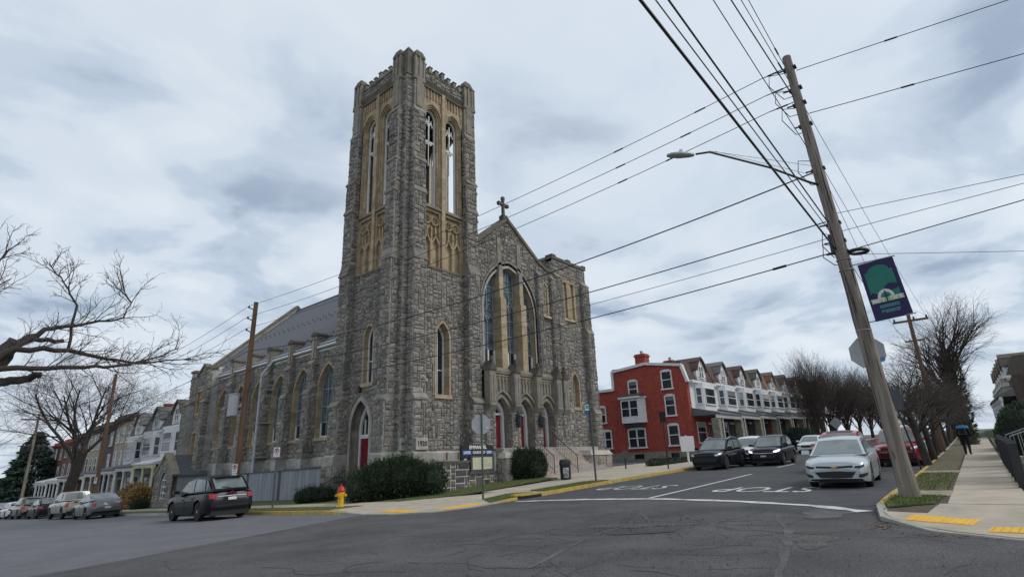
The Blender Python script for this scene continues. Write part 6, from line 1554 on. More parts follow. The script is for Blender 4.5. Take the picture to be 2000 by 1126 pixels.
for k in range(70):                                   # drying splits and knots in the old wood
    a = rnd.uniform(1.2, 5.0); z = rnd.uniform(.6, 11.6); L = rnd.uniform(.15, 1.3); pts = []
    for j in range(5):
        zz = min(z + L * j / 4, 12.1); c = rp(zz); a += rnd.uniform(-.03, .03); r_ = pr_(zz) - .001; pts.append(c + V(r_ * math.cos(a), r_ * math.sin(a), 0))
    b.tube(pts, [.002, .006, .008, .005, .002], 4, False)
b.build('splits', 'bark', pole, kind='stuff')
b = MB()
for k in range(60):                                   # staples and nails
    a = rnd.uniform(1.8, 4.6); zz = rnd.uniform(1.0, 3.4); c = rp(zz); r_ = pr_(zz); p = c + V(r_ * math.cos(a), r_ * math.sin(a), 0); b.tube([p, p + V(.012 * math.cos(a), .012 * math.sin(a), 0)], .005, 4)
b.build('staples', 'galv', pole, kind='stuff')
for z, L in ((11.9, .22), (11.2, .2), (10.7, .2), (10.0, .16), (8.6, .18), (7.0, .2), (6.5, .2), (6.2, .22)):
    q = rp(z); b = MB(); b.box(q.x - .06, q.x + .1, q.y - .17, q.y + .17, z - .03, z + .03); b.tube([q + V(0, .12, 0), q + V(0, .12 + L, .02)], .022, 6); b.build('bracket', 'black_iron', pole)
for z in (11.95, 11.35, 10.8):
    q = rp(z); b = MB()
    for k in range(5): b.lathe([(.015, 0), (.05, .012), (.015, .03)], (q.x, q.y + .32 + k * .06, z), 8)
    b.tube([q + V(0, .1, .015), q + V(0, .75, .015)], .014, 5); b.build('insulator', 'wire', pole)
for z0, z1, s in ((11.8, 11.0, .55), (11.2, 10.4, .5), (10.6, 9.8, .45), (8.9, 8.2, .4), (6.4, 5.9, .35), (6.7, 6.1, .3)):
    a, c = rp(z0), rp(z1); b = MB(); b.tube([a + V(0, .1, 0), a + V(-.05, s, .1), a + V(-.08, s + .05, -.25), c + V(-.02, s * .6, .0), c + V(0, .12, 0)], .012, 5); b.build('jumper_wire', 'wire', pole)
b = MB(); q = rp(6.15); b.torus(q + V(.1, -.35, 0), (1, 0, 0), (0, 1, .1), .2, .045, 14, 6); b.build('cable_coil', 'wire', pole)
b = MB(); q = rp(6.45); b.box(q.x - .1, q.x + .05, q.y - .02, q.y + .2, 6.2, 6.7); b.build('splice_box', 'sign_black', pole)
for z in (5.98, 5.7, 4.15):
    q = rp(z); b = MB(); b.tube([q + V(.165 * math.cos(k * .5236), .165 * math.sin(k * .5236), 0) for k in range(13)], .012, 4); b.build('strap', 'galv', pole)
# street lamp on its long arm
lp = thing('street_lamp', 'cobra-head street lamp on a long arm above the crossing', 'street lamp', rp(8.15), 0)
A0 = rp(8.1); HD = V(11.75, 4.5, 8.32); KN = V(12.25, 3.95, 8.5)
b = MB(); pts = [A0, A0 + V(-.3, .25, .1), V(13.9, 3.05, 8.38), KN, HD + V(.25, -.3, .12)]; b.tube(pts, [.034, .034, .03, .026, .024], 8); b.build('arm', 'black_iron', lp, smooth=True)
b = MB(); d = (HD - KN); d.z = 0; d.normalize(); s = V(-d.y, d.x, 0); c = HD + V(.22, -.26, .1); 
ring = [(0, .045, .045), (.12, .09, .065), (.36, .12, .08), (.56, .10, .06), (.66, .04, .04)]
for x_, w_, h_ in ring:
    for y_, z_ in ((-1, 0), (-.7, .75), (0, 1), (.7, .75), (1, 0), (.6, -.6), (0, -.75), (-.6, -.6)): b.P(c + d * x_ + s * (y_ * w_) + V(0, 0, z_ * h_ + .0))
for k in range(len(ring) - 1):
    for j in range(8): b.f.append([k * 8 + j, k * 8 + (j + 1) % 8, k * 8 + 8 + (j + 1) % 8, k * 8 + 8 + j]); b.m.append(0)
b.f.append(list(range(8))[::-1]); b.m.append(0); b.f.append([32 + j for j in range(8)]); b.m.append(0); b.build('lamp_head', 'galv', lp, smooth=True)
b = MB(); b.lathe([(.045, 0), (.05, .07), (.02, .1)], c + d * .3 + V(0, 0, .075), 8); b.build('photocell', 'sign_white', lp)
b = MB(); b.tube([rp(8.75) + V(0, .1, 0), KN + V(0, 0, .03)], .007, 4); b.tube([rp(8.45) + V(0, .1, 0), KN + V(.1, -.1, .02)], .007, 4); b.build('stay_wire', 'galv', lp)
# banner
bn = thing('banner', 'dark blue and green West Park Historic District banner on the leaning pole', 'banner', rp(4.3), 0)
def bp_(u, v, d=0.0):            # u 0..1 across (away from the pole), v 0..1 up
    lo0, lo1, hi0, hi1 = V(15.36, 1.76, 4.30), V(15.36, 1.00, 4.36), V(15.36, 1.86, 5.76), V(15.36, 1.12, 5.80)
    p = lo0.lerp(lo1, u).lerp(hi0.lerp(hi1, u), v); return p + V(-d, 0, 0)
def bpoly(pts, d, m_, nm, par=None):
    b = MB(); P = [Vector((u, v, 0)) for u, v in pts]; i = len(b.v)
    for q in P: b.P(bp_(q.x, q.y, d))
    for t in tessellate_polygon([P]): b.f.append([i + k for k in t]); b.m.append(0)
    return b.build(nm, m_, par or bn)
mat('banner_navy', (.018, .012, .075), .7, .1, 4); mat('banner_green', (.015, .17, .125), .7, .1, 4); mat('banner_lime', (.30, .45, .18), .7); mat('banner_white', (.6, .62, .6), .7); mat('banner_teal', (.06, .19, .24), .7)
b = MB()
for i in range(8):
    for j in range(12): b.face([bp_(i / 8, j / 12), bp_((i + 1) / 8, j / 12), bp_((i + 1) / 8, (j + 1) / 12), bp_(i / 8, (j + 1) / 12)]); b.face([bp_(i / 8, j / 12, -.004), bp_(i / 8, (j + 1) / 12, -.004), bp_((i + 1) / 8, (j + 1) / 12, -.004), bp_((i + 1) / 8, j / 12, -.004)])
cloth = b.build('cloth', 'banner_navy', bn)
gp = [(.10, .34), (.88, .34), (.88, .82)] + [(.5 + .30 * math.cos(t * math.pi / 10), .82 + .10 * math.sin(t * math.pi / 10)) for t in range(11)] + [(.10, .82)]
bpoly(gp, .006, 'banner_green', 'green_field', cloth)
def blobs(cs, d, m_, nm):
    for k, (cu, cv, ru, rv) in enumerate(cs): bpoly([(cu + ru * (1 + .16 * math.sin(5 * t + k)) * math.cos(t), cv + rv * (1 + .16 * math.sin(4 * t + k)) * math.sin(t)) for t in [q * math.pi / 9 for q in range(18)]], d + k * .0015, m_, nm, cloth)
blobs([(.72, .52, .19, .055), (.18, .415, .11, .05), (.60, .47, .12, .05)], .010, 'banner_navy', 'tree_print')
bpoly([(.06, .285), (.94, .285), (.94, .36), (.06, .36)], .016, 'banner_lime', 'name_band', cloth)
bpoly([(.26, .36), (.72, .36)] + [(.49 + .23 * math.cos(t * math.pi / 12), .36 + .135 * math.sin(t * math.pi / 12)) for t in range(13)], .018, 'banner_white', 'arch_print', cloth)
bpoly([(.37, .36), (.61, .36)] + [(.49 + .14 * math.cos(t * math.pi / 12), .37 + .075 * math.sin(t * math.pi / 12)) for t in range(13)], .021, 'banner_green', 'arch_opening', cloth)
bpoly([(.475, .29), (.505, .29), (.505, .47), (.475, .47)], .023, 'banner_navy', 'fountain_print', cloth); bpoly([(.42, .37), (.56, .37), (.54, .385), (.44, .385)], .0245, 'banner_navy', 'fountain_print', cloth)
def btext(s_, size, cu, cv, m_, d, sx=1.0):
    Vt, F_ = text_mesh(s_, size, .012, sx=sx); b = MB()
    for a, c_ in Vt: b.P(bp_(cu + a / .76, cv + c_ / 1.45, d))
    for q in F_: b.f.append(q); b.m.append(0)
    b.build('lettering', m_, cloth)
btext('WEST', .115, .25, .322, 'banner_white', .02, .9); btext('PARK', .115, .75, .322, 'banner_white', .02, .9); btext('HISTORIC', .088, .5, .215, 'banner_teal', .008); btext('DISTRICT', .088, .5, .13, 'banner_teal', .008)
for v, z in ((1.0, 5.8), (0.0, 4.32)):
    b = MB(); b.tube([rp(z), bp_(1.07, v)], .014, 6); b.build('banner_arm', 'galv', bn)

def timber(name, label, x, y, h, r0, r1, m_, lean=(0, 0), group='utility poles'):
    z0 = gz(x, y); t = thing(name, label, 'utility pole', (x, y, z0), 0, group); b = MB(); n = 10
    b.tube([(x + lean[0] * k / n, y + lean[1] * k / n, z0 - .2 + (h + .2) * k / n) for k in range(n + 1)], [r0 + (r1 - r0) * k / n for k in range(n + 1)], 12); wobble(b, .005, int(x * 7)).build('shaft', m_, t, angle=50); return t
P2 = timber('utility_pole', 'brown wooden utility pole with grey box beside the board fence', 13.3, 31.1, 11.3, .17, .12, 'wood_brown', (.05, -.1)); z2 = gz(13.3, 31.1)
for z, dy in ((10.5, .55), (9.85, .55), (9.15, .55)):
    b = MB(); b.tube([(13.3, 31.2, z - .2), (13.25, 31.1 + dy, z)], .03, 6); b.lathe([(.05, -.04), (.055, .05), (.03, .1)], (13.25, 31.1 + dy, z), 8); b.build('insulator_arm', 'wire', P2)
b = MB(); b.box(12.85, 13.15, 31.3, 32.05, 4.3, 5.45); b.box(12.82, 13.18, 31.27, 32.08, 5.45, 5.5); bx_ = b.build('equipment_box', 'galv', P2); b = MB(); b.box(13.12, 13.22, 31.2, 31.4, 4.6, 4.7); b.box(13.12, 13.22, 31.2, 31.4, 5.1, 5.2); b.build('box_bracket', 'black_iron', bx_)
def sign_plate(par, c, u, w_, h_, m_, nm='plate', t=.008, rad=.03):
    c, u = Vector(c), Vector(u).normalized(); n = u.cross(V(0, 0, 1)); b = MB(); q = []
    for sx_, sz in ((1, 1), (-1, 1), (-1, -1), (1, -1)):
        for k in range(3):
            a = {(1, 1): 0, (-1, 1): 90, (-1, -1): 180, (1, -1): 270}[(sx_, sz)] + k * 45; q.append(c + u * (sx_ * (w_ / 2 - rad) + rad * math.cos(R(a))) + V(0, 0, sz * (h_ / 2 - rad) + rad * math.sin(R(a))))
    b.prism(q, n * t); return b.build(nm, m_, par)
def no_parking(par, c, u):
    u = Vector(u).normalized(); n = u.cross(V(0, 0, 1)); c = Vector(c); pl = sign_plate(par, c, u, .31, .46, 'sign_white')
    o = c + n * .012
    b = MB(); b.ring(o + V(0, 0, .07), u, (0, 0, 1), .095, .125, 18); b.build('ban_ring', 'sign_red', pl)
    b = MB(); put_text(b, 'P', .2, o + V(0, 0, .065), u, (0, 0, 1), .008); b.build('letter', 'sign_black', pl)
    b = MB(); d = u * .7 - V(0, 0, .7); e = u * .7 + V(0, 0, .7); p = o + n * .002 + V(0, 0, .07); b.face([p - d * .1 - e * .014, p + d * .1 - e * .014, p + d * .1 + e * .014, p - d * .1 + e * .014]); b.build('ban_bar', 'sign_red', pl)
    b = MB(); b.face([o + u * -.09 + V(0, 0, -.135), o + u * .09 + V(0, 0, -.135), o + u * .09 + V(0, 0, -.11), o + u * -.09 + V(0, 0, -.11)]); b.build('arrow', 'sign_black', pl); return pl
UC_ = V(.66, -.75, 0)
t = thing('parking_sign', 'no parking sign with two lines of small print strapped to the brown utility pole', 'sign', (13.15, 30.95, z2 + 1.9), 0, 'no parking signs'); pl = no_parking(t, (13.13, 30.93, 1.55), (.45, -.89, 0)); 
t2 = sign_plate(t, (13.13, 30.93, 1.15), (.45, -.89, 0), .31, .3, 'sign_white'); b = MB()
for k in range(3): b.face([V(13.12, 30.93, 1.06 + k * .07) + V(.45, -.89, 0) * a + V(-.02, -.01, 0) for a in (-.1, .1)] + [V(13.12, 30.93, 1.085 + k * .07) + V(.45, -.89, 0) * a + V(-.02, -.01, 0) for a in (.1, -.1)])
b.build('print_line', 'sign_red', t2)
z0 = gz(13.5, 27.4); t = thing('parking_sign', 'no parking sign on a dark post in the verge by the board fence', 'sign', (13.55, 27.3, z0), 0, 'no parking signs'); b = MB(); b.box(13.52, 13.58, 27.27, 27.33, z0, z0 + 3.0); b.build('post', 'board_dark', t); no_parking(t, (13.5, 27.24, z0 + 2.72), (.66, -.75, 0))
P3 = timber('utility_pole', 'brown pole standing before the porches behind the tan pickup', 13.2, 56.8, 11.3, .16, .12, 'wood_brown'); t = thing('parking_sign', 'pale parking notice strapped to the brown pole behind the tan pickup', 'sign', (13.05, 56.6, gz(13, 56.6) + 2), 0, 'no parking signs'); no_parking(t, (13.03, 56.6, gz(13, 56.6) + 2.6), (.4, -.9, 0))
P4 = timber('utility_pole', 'pale wooden pole with crossarm and transformers at the far left', 13.2, 86.8, 11.4, .17, .12, 'wood_pole'); z4 = gz(13.2, 86.8)
b = MB(); b.box(11.6, 14.8, 86.7, 86.85, z4 + 10.6, z4 + 10.75); b.build('crossarm', 'wood_brown', P4); b = MB(); b.box(11.9, 14.5, 86.7, 86.82, z4 + 7.6, z4 + 7.72); b.build('crossarm', 'wood_brown', P4)
for k, xx in enumerate((12.3, 12.8, 13.7, 14.2)): b = MB(); b.lathe([(.2, 0), (.22, .05), (.22, .6), (.15, .7), (.05, .85)], (xx, 86.6, z4 + 7.0), 10); b.build('transformer', 'wire', P4)
P5 = timber('utility_pole', 'dark utility pole with crossarm among the street trees on the right', 45, 3.25, 9.2, .15, .11, 'wood_brown'); z5 = gz(45, 3.25)
b = MB(); b.box(44.93, 45.05, 2.2, 4.2, z5 + 8.55, z5 + 8.68); b.build('crossarm', 'wood_brown', P5)
for yy in (2.3, 3.0, 4.1): b = MB(); b.lathe([(.05, 0), (.06, .1), (.03, .2)], (45, yy, z5 + 8.68), 8); b.build('insulator', 'wire', P5)
b = MB(); b.box(44.95, 45.03, 2.7, 3.8, z5 + 7.2, z5 + 7.3); b.build('crossarm', 'wood_brown', P5)
# ---- overhead wires
WN = [0]
def wire(a, c, sag, r=.012, label=None, m_='wire', n=22, knots=()):
    a, c = Vector(a), Vector(c); b = MB(); pts = []
    for k in range(n + 1):
        t = k / n; p = a.lerp(c, t); p.z -= 4 * sag * t * (1 - t); pts.append(p)
    b.tube(pts, r, 5, True)
    for t in knots:
        p = a.lerp(c, t); p.z -= 4 * sag * t * (1 - t); e = a.lerp(c, t + .012); e.z -= 4 * sag * (t + .012) * (1 - t - .012); b.tube([p, e], r * 2.1, 6)
    return b.build('overhead_wire', m_, None, label=label, cat='wire', group='overhead wires')
for k, (za, zb_, nm) in enumerate(((11.95, 10.6, 'topmost'), (11.35, 9.95, 'second from top'), (10.8, 9.25, 'third from top'))):
    wire(rp(za) + V(0, .75, .02), (13.25, 31.65, zb_), .55, .011, 'power wire crossing before the church tower, %s of the three thin ones' % nm, knots=(.06 + .02 * k, .16))
wire(rp(8.55) + V(0, .15, 0), (13.3, 31.0, 7.85), .75, .02, 'thick twisted cable crossing before the church below the power wires', n=30)
wire(rp(7.1) + V(0, .15, 0), (13.3, 31.0, 6.75), .45, .017, 'black cable crossing the church front, second cable down')
wire(rp(6.65) + V(0, .15, 0), (13.3, 31.0, 6.25), .40, .009, 'thin grey cable crossing the church front, third cable down', 'wire_thin')
wire(rp(6.25) + V(0, .15, 0), (13.3, 31.0, 5.65), .42, .016, 'lowest cable crossing the church front', knots=(.04,))
for k, (za, zb_) in enumerate(((10.6, 9.2), (9.95, 8.7), (9.25, 8.2), (7.85, 6.6), (6.75, 5.6), (6.25, 5.1))):
    wire((13.25, 31.65 if k < 3 else 31.2, za), (13.2, 56.8, zb_), .4, .012 if k < 3 else .018, 'wire running left from the brown pole by the fence, number %s from the top' % ['one', 'two', 'three', 'four', 'five', 'six'][k])
    wire((13.2, 56.8, zb_), (13.2, 86.8, z4 + [10.7, 10.3, 9.8, 7.6, 6.6, 6.0][k]), .5, .014 if k < 3 else .02, 'distant wire between the two far poles on the left, number %s from the top' % ['one', 'two', 'three', 'four', 'five', 'six'][k])
for k in range(4): wire((11.7 + k * .8, 86.8, z4 + (10.8 if k < 3 else 7.5)), (11.0 + k * .8, 150, z4 + 6.5 + (0 if k < 3 else -2)), .8, .02, 'far wire leaving the crossarm pole on the left, number %s' % ['one', 'two', 'three', 'four'][k])
for k in range(3): wire((13.2, 86.8, z4 + 9.2 - k * 1.3), (-6, 92, z4 + 11.0 - k * 1.3), .4, .018, 'wire crossing the left street from the crossarm pole, number %s from the top' % ['one', 'two', 'three'][k])
for k, (za, e) in enumerate(((6.3, (4.98, 2.11, 6.60)), (6.75, (5.71, 2.21, 7.20)), (7.05, (6.24, 2.23, 7.60)), (9.3, (8.87, 2.34, 9.60)), (11.0, (11.02, 2.53, 11.30)), (11.55, (11.74, 2.48, 11.80)), (12.05, (12.33, 2.44, 12.20)))):
    a = rp(za) + V(-.08, .1, 0); d = (Vector(e) - a); far = a + d * (26 / d.length)
    wire(a, far, -.0, .022 if k == 0 else (.016 if k in (2, 4) else .010), 'wire running towards the viewer from the leaning pole, number %s from the bottom' % ['one', 'two', 'three', 'four', 'five', 'six', 'seven'][k], knots=(.02,) if k > 4 else ())
for k, (za, e, r) in enumerate(((11.75, (16.67, -2.45, 12.00), .011), (10.3, (16.63, -2.36, 10.40), .011), (7.25, (16.89, -1.68, 7.50), .008), (6.75, (16.21, -1.60, 7.05), .008), (6.2, (16.63, -1.51, 6.80), .013), (6.1, (18.23, -1.34, 6.00), .007))):
    a = rp(za) + V(0, -.15, 0); d = Vector(e) - a; wire(a, a + d * (24 / d.length), .0, r, 'wire leaving the leaning pole to the right, number %s from the top' % ['one', 'two', 'three', 'four', 'five', 'six'][k], 'wire' if r > .01 else 'wire_thin', knots=(.09,) if k < 2 else ())
for k, (za, yy, zb_) in enumerate(((11.1, 2.3, 8.9), (9.2, 3.0, 8.9), (9.0, 4.1, 8.9), (6.3, 3.25, 6.2))): wire(rp(za), (45, yy, z5 + zb_), .3, .008, 'thin wire running away up the street from the leaning pole, number %s' % ['one', 'two', 'three', 'four'][k], 'wire_thin')

# ================================================================== SIGNS AND SMALL STREET FURNITURE
def octagon(par, c, n, r=.41, m_='sign_back', label=None):
    c, n = Vector(c), Vector(n).normalized(); u = n.cross(V(0, 0, 1)).normalized(); b = MB(); b.prism([c + u * (r * math.cos(R(22.5 + 45 * k))) + V(0, 0, r * math.sin(R(22.5 + 45 * k))) for k in range(8)], n * .006); return b.build('sign_back', m_, par), u
x, y = 15.85, 15.45; z0 = gz(x, y) + .12
t = thing('stop_sign', 'stop sign seen from behind on a green post at the church corner', 'stop sign', (x, y, z0), 0, 'stop signs seen from behind'); b = MB(); b.box(x - .03, x + .03, y - .045, y - .0, z0 - .1, z0 + 3.1); b.build('post', 'lead_frame', t); MATS['post_green'] = mat('post_green', (.05, .07, .055), .6, .2, 5); bpy.data.objects[[c.name for c in t.children][0]].data.materials[0] = MATS['post_green']
sb_, u_ = octagon(t, (x, y + .01, z0 + 2.72), (-.62, -.79, 0), .40); b = MB(); b.face([V(x, y - .002, z0 + 2.6) + u_ * a + V(0, 0, c_) + V(-.62, -.79, 0) * .008 for a, c_ in ((-.28, -.04), (-.2, -.04), (-.2, .06))]); b.build('sticker', 'sign_white', sb_)
x, y = 16.55, 2.2; z0 = gz(x, y) + .12
t = thing('stop_sign', 'stop sign seen from behind, half hidden by the leaning wooden pole', 'stop sign', (x, y, z0), 0, 'stop signs seen from behind'); b = MB(); b.tube([(x, y, z0 - .1), (x, y + .06, z0 + 3.75)], .03, 6); b.build('post', 'galv', t); sb_, u_ = octagon(t, (x - .04, y + .03, z0 + 3.42), (-1, -.12, 0), .42); b = MB(); o_ = V(x - .06, y - .27, z0 + 3.2); b.ring(o_, u_, (0, 0, 1), .001, .06, 10); b.build('sticker', 'blue_paint', sb_)
x, y = 27.0, 2.75; z0 = gz(x, y) + .1
t = thing('street_sign', 'grey parking sign back on a leaning black post by the first street tree', 'sign', (x, y, z0), 0); b = MB(); b.tube([(x, y, z0 - .1), (x - .2, y + .55, z0 + 4.1)], .035, 6); b.build('post', 'sign_black', t); sign_plate(t, (x - .2, y + .30, z0 + 2.65), (.15, -1, 0), .46, .8, 'board_dark')
mat('sign_bus', (.03, .10, .22), .5); x, y = 22.65, 14.75; z0 = gz(x, y) + .12
t = thing('bus_stop_post', 'tall brown post with small green and blue bus stop sign before the church steps', 'bus stop', (x, y, z0), 0); b = MB(); b.tube([(x, y, z0 - .1), (x - .02, y + .02, z0 + 3.75)], .045, 8); b.build('post', 'board_dark', t)
sg = sign_plate(t, (x - .12, y + .12, z0 + 3.3), (.75, -.66, 0), .28, .52, 'sign_bus'); b = MB(); uu = V(.75, -.66, 0); c = V(x - .12, y + .12, z0 + 3.36) + V(-.66, -.75, 0) * .012; b.face([c + uu * a + V(0, 0, d_) for a, d_ in ((-.11, -.14), (.11, -.14), (.11, .14), (-.11, .14))]); pn = b.build('panel', 'sign_white', sg); c = c + V(-.66, -.75, 0) * .004; b = MB(); b.face([c + uu * a + V(0, 0, d_) for a, d_ in ((-.08, -.06), (.08, -.06), (.08, .1), (-.08, .1))]); b.build('bus_symbol', 'sign_green', pn)
x, y = 30.95, 15.15; z0 = gz(x, y) + .12
t = thing('street_sign', 'edge-on dark sign on a thin black post before the red corner house', 'sign', (x, y, z0), 0); b = MB(); b.tube([(x, y, z0 - .1), (x, y, z0 + 3.2)], .04, 6); b.build('post', 'sign_black', t); sign_plate(t, (x, y, z0 + 2.95), (.25, .97, 0), .45, .6, 'sign_black')
x, y = 36.9, 16.6; z0 = gz(x, y) + .1
t = thing('notice_board', 'white notice board on a post at the car park beside the black crossover', 'sign', (x, y, z0), 0); b = MB(); b.box(x + .1, x + .22, y - .05, y + .05, z0 - .1, z0 + 1.9); b.build('post', 'sign_white', t); sign_plate(t, (x + .1, y - .08, z0 + 1.35), (.66, -.75, 0), .95, 1.0, 'sign_white', 'board')
x, y = 32.1, 18.6; z0 = gz(x, y) + .1
t = thing('street_sign', 'small brown sign on a short post at the car park edge near the steps', 'sign', (x, y, z0), 0); b = MB(); b.box(x - .03, x + .03, y - .03, y + .03, z0 - .1, z0 + 1.15); b.build('post', 'sign_black', t); sign_plate(t, (x, y - .04, z0 + .95), (.66, -.75, 0), .3, .42, 'board_dark')
x, y = 76, 15.05; z0 = gz(x, y) + .1
t = thing('warning_sign', 'diamond warning sign seen from behind above the cars down the street', 'sign', (x, y, z0), 0); b = MB(); b.tube([(x, y, z0 - .1), (x, y, z0 + 3.0)], .035, 6); b.build('post', 'galv', t); b = MB(); b.prism([(x - .05, y, z0 + 1.7), (x - .05, y + .72, z0 + 2.42), (x - .05, y, z0 + 3.14), (x - .05, y - .72, z0 + 2.42)], (-.01, 0, 0)); b.build('sign_back', 'sign_back', t)
# litter bin
x, y = 23.95, 17.4; z0 = gz(x, y) + .145
t = thing('litter_bin', 'black litter bin with pale poster before the church steps', 'litter bin', (x, y, z0), 0); b = MB(); b.lathe([(.25, 0), (.27, .05), (.28, .68), (.29, .72)], (x, y, z0), 14); b.build('bin_body', 'sign_black', t, angle=40)
b = MB(); b.lathe([(.305, 0), (.305, .06), (.28, .22), (.2, .27)], (x, y, z0 + .72), 14); b.build('lid', 'sign_black', t, angle=40)
b = MB()
for k in range(6):
    a0, a1 = 3.35 + k * .17, 3.35 + (k + 1) * .17; b.face([(x + .288 * math.cos(a0), y + .288 * math.sin(a0), z0 + .1), (x + .288 * math.cos(a1), y + .288 * math.sin(a1), z0 + .1), (x + .288 * math.cos(a1), y + .288 * math.sin(a1), z0 + .58), (x + .288 * math.cos(a0), y + .288 * math.sin(a0), z0 + .58)])
mat('poster', (.30, .30, .33), .6, .9, 5, detail=2); b.build('poster', 'poster', t)
# hydrant
x, y = 13.05, 20.65; z0 = gz(x, y) + .15
t = thing('fire_hydrant', 'yellow fire hydrant with red bonnet on the verge', 'hydrant', (x, y, z0), 0)
b = MB(); b.lathe([(.17, 0), (.17, .05), (.12, .06), (.115, .1), (.115, .48), (.15, .5), (.15, .56), (.125, .58)], (x, y, z0), 16); b.build('barrel', 'hydrant_yellow', t, angle=40)
b = MB(); b.lathe([(.165, .58), (.165, .63), (.14, .65), (.125, .72), (.08, .78), (.035, .8), (.03, .86), (.0, .87)], (x, y, z0), 16); b.build('bonnet', 'hydrant_red', t, angle=40)
for ang, r_, L in ((-.72, .055, .2), (2.42, .055, .2), (-2.3, .075, .2)):
    d = V(math.cos(ang), math.sin(ang), 0); p = V(x, y, z0 + .44); b = MB(); b.tube([p + d * .08, p + d * .15, p + d * .16, p + d * L, p + d * (L + .005), p + d * (L + .04)], [r_ * .8, r_ * .8, r_ * 1.2, r_ * 1.2, r_ * .4, r_ * .4], 10); b.build('outlet_cap', 'hydrant_yellow', t, angle=40)
# ---- stone name monument of the church
mx0, mx1, my = 18.95, 23.2, 21.1; zg = .05
mon = thing('name_monument', 'dark rubble stone monument with church name board and cream notice case', 'monument', ((mx0 + mx1) / 2, my, zg))
FM = Face((mx0, my), (1, 0)); b = MB(); FM.box(b, 0, 1.75, zg - .3, 1.42, -.5, 0); FM.box(b, 1.75, 3.75, zg - .3, .85, -.5, 0); FM.box(b, 3.75, 4.3, zg - .3, 1.95, -.5, 0); FM.box(b, 1.0, 1.75, 1.42, 1.42 + .01, -.5, 0); mat('pale_mortar', (.5, .48, .44), .9, .1, 5); b.build('core', 'pale_mortar', mon)
MS = []
ashlar(FM, 0, 1.75, zg - .1, 1.40, 0, cell=.155, kind='mon', out=MS, g=.016, depth=(.015, .04)); ashlar(FM, 1.75, 3.75, zg - .1, .84, 0, cell=.155, kind='mon', out=MS, g=.016, depth=(.015, .04)); ashlar(FM, 3.75, 4.3, zg - .1, 1.93, 0, cell=.155, kind='mon', out=MS, g=.016, depth=(.015, .04)); ashlar(Face((mx0, my + .5), (0, -1)), 0, .5, zg - .1, 1.4, 0, cell=.16, kind='mon', out=MS, g=.016, depth=(.015, .04))
mat('mon_stone', (.16, .15, .14), .9, .4, 7, .8, 20, attr=True); lay(MS, mon, 'mon_stone', 300)
for u0, u1, z in ((-.06, 1.78, 1.42), (1.74, 3.78, .85), (3.72, 4.36, 1.95)): b = MB(); b.tint = (.45, .44, .43); FM.box(b, u0, u1, z, z + .09, -.56, .08); b.build('cap_stone', 'trim_grey', mon)
b = MB(); FM.box(b, 1.42, 3.80, 1.52, 2.28, -.35, -.2); FM.box(b, 1.42, 1.95, .95, 1.52, -.35, -.2); hb = b.build('name_board', 'sign_black', mon)
b = MB(); put_text(b, 'EMMANUEL', .24, FM.p(2.62, 2.15, -.19), FM.u, (0, 0, 1), .01, sx=1.05); b.build('lettering', 'sign_white', hb)
for a, c_, txt, mm in ((1.5, 2.12, 'UNITED', 'sign_blue'), (2.14, 3.22, 'CHURCH OF', None), (3.24, 3.76, 'CHRIST', 'sign_blue')):
    if mm: b = MB(); FM.box(b, a, c_, 1.78, 2.0, -.2, -.192); b.build('name_panel', mm, hb)
    b = MB(); put_text(b, txt, .17 if mm else .19, FM.p((a + c_) / 2, 1.89, -.186), FM.u, (0, 0, 1), .008, sx=.82 if mm else .86); b.build('lettering', 'sign_white', hb)
b = MB(); b.torus(FM.p(1.68, 1.45, -.19), FM.u, (0, 0, 1), .13, .018, 14, 4); FM.box(b, 1.655, 1.705, 1.1, 1.55, -.2, -.18); FM.box(b, 1.55, 1.81, 1.36, 1.41, -.2, -.178); FM.box(b, 1.55, 1.57, 1.1, 1.45, -.2, -.179); FM.box(b, 1.79, 1.81, 1.1, 1.45, -.2, -.179); b.build('cross_emblem', 'sign_white', hb)
b = MB(); FM.box(b, 2.02, 3.72, .95, 1.72, -.38, -.12); nb = b.build('notice_case', 'board_dark', mon); b = MB(); FM.box(b, 2.13, 3.61, 1.04, 1.64, -.12, -.115); mat('notice_paper', (.56, .56, .36), .5, .05, 2); pp_ = b.build('notice_sheet', 'notice_paper', nb)
b = MB(); rnd = random.Random(4)
for k in range(5):
    u = 2.62
    for j in range(rnd.randint(5, 9)): L = rnd.uniform(.04, .12); FM.box(b, u, u + L, 1.53 - k * .085, 1.555 - k * .085, -.115, -.112); u += L + .03
b.build('notice_lines', 'lead_frame', pp_)
# ---- grey board fence along the church: every board is a board
fn = thing('board_fence', 'weathered grey vertical board fence along the church side wall', 'fence', (17.45, 38, gz(17.4, 38)))
y = 29.75; k = 0
while y < 47.6:
    w_ = random.uniform(.17, .21); z0 = gz(17.3, y) + .16; zt = 1.42 - .022 * (y - 30) + random.uniform(-.012, .012)
    dark = k in (24, 25, 47, 48, 53, 54); b = MB(); b.tint = rt(.14); b.box(17.42 + random.uniform(0, .012), 17.45, y, y + w_ - .007, z0, zt); b.build('board', 'board_dark' if dark else 'board_grey', fn); y += w_; k += 1
b = MB(); b.hexa([(17.38, 29.75, 1.40), (17.38, 47.6, 1.0), (17.5, 47.6, 1.0), (17.5, 29.75, 1.40), (17.38, 29.75, 1.46), (17.38, 47.6, 1.06), (17.5, 47.6, 1.06), (17.5, 29.75, 1.46)]); b.build('top_rail', 'board_dark', fn)
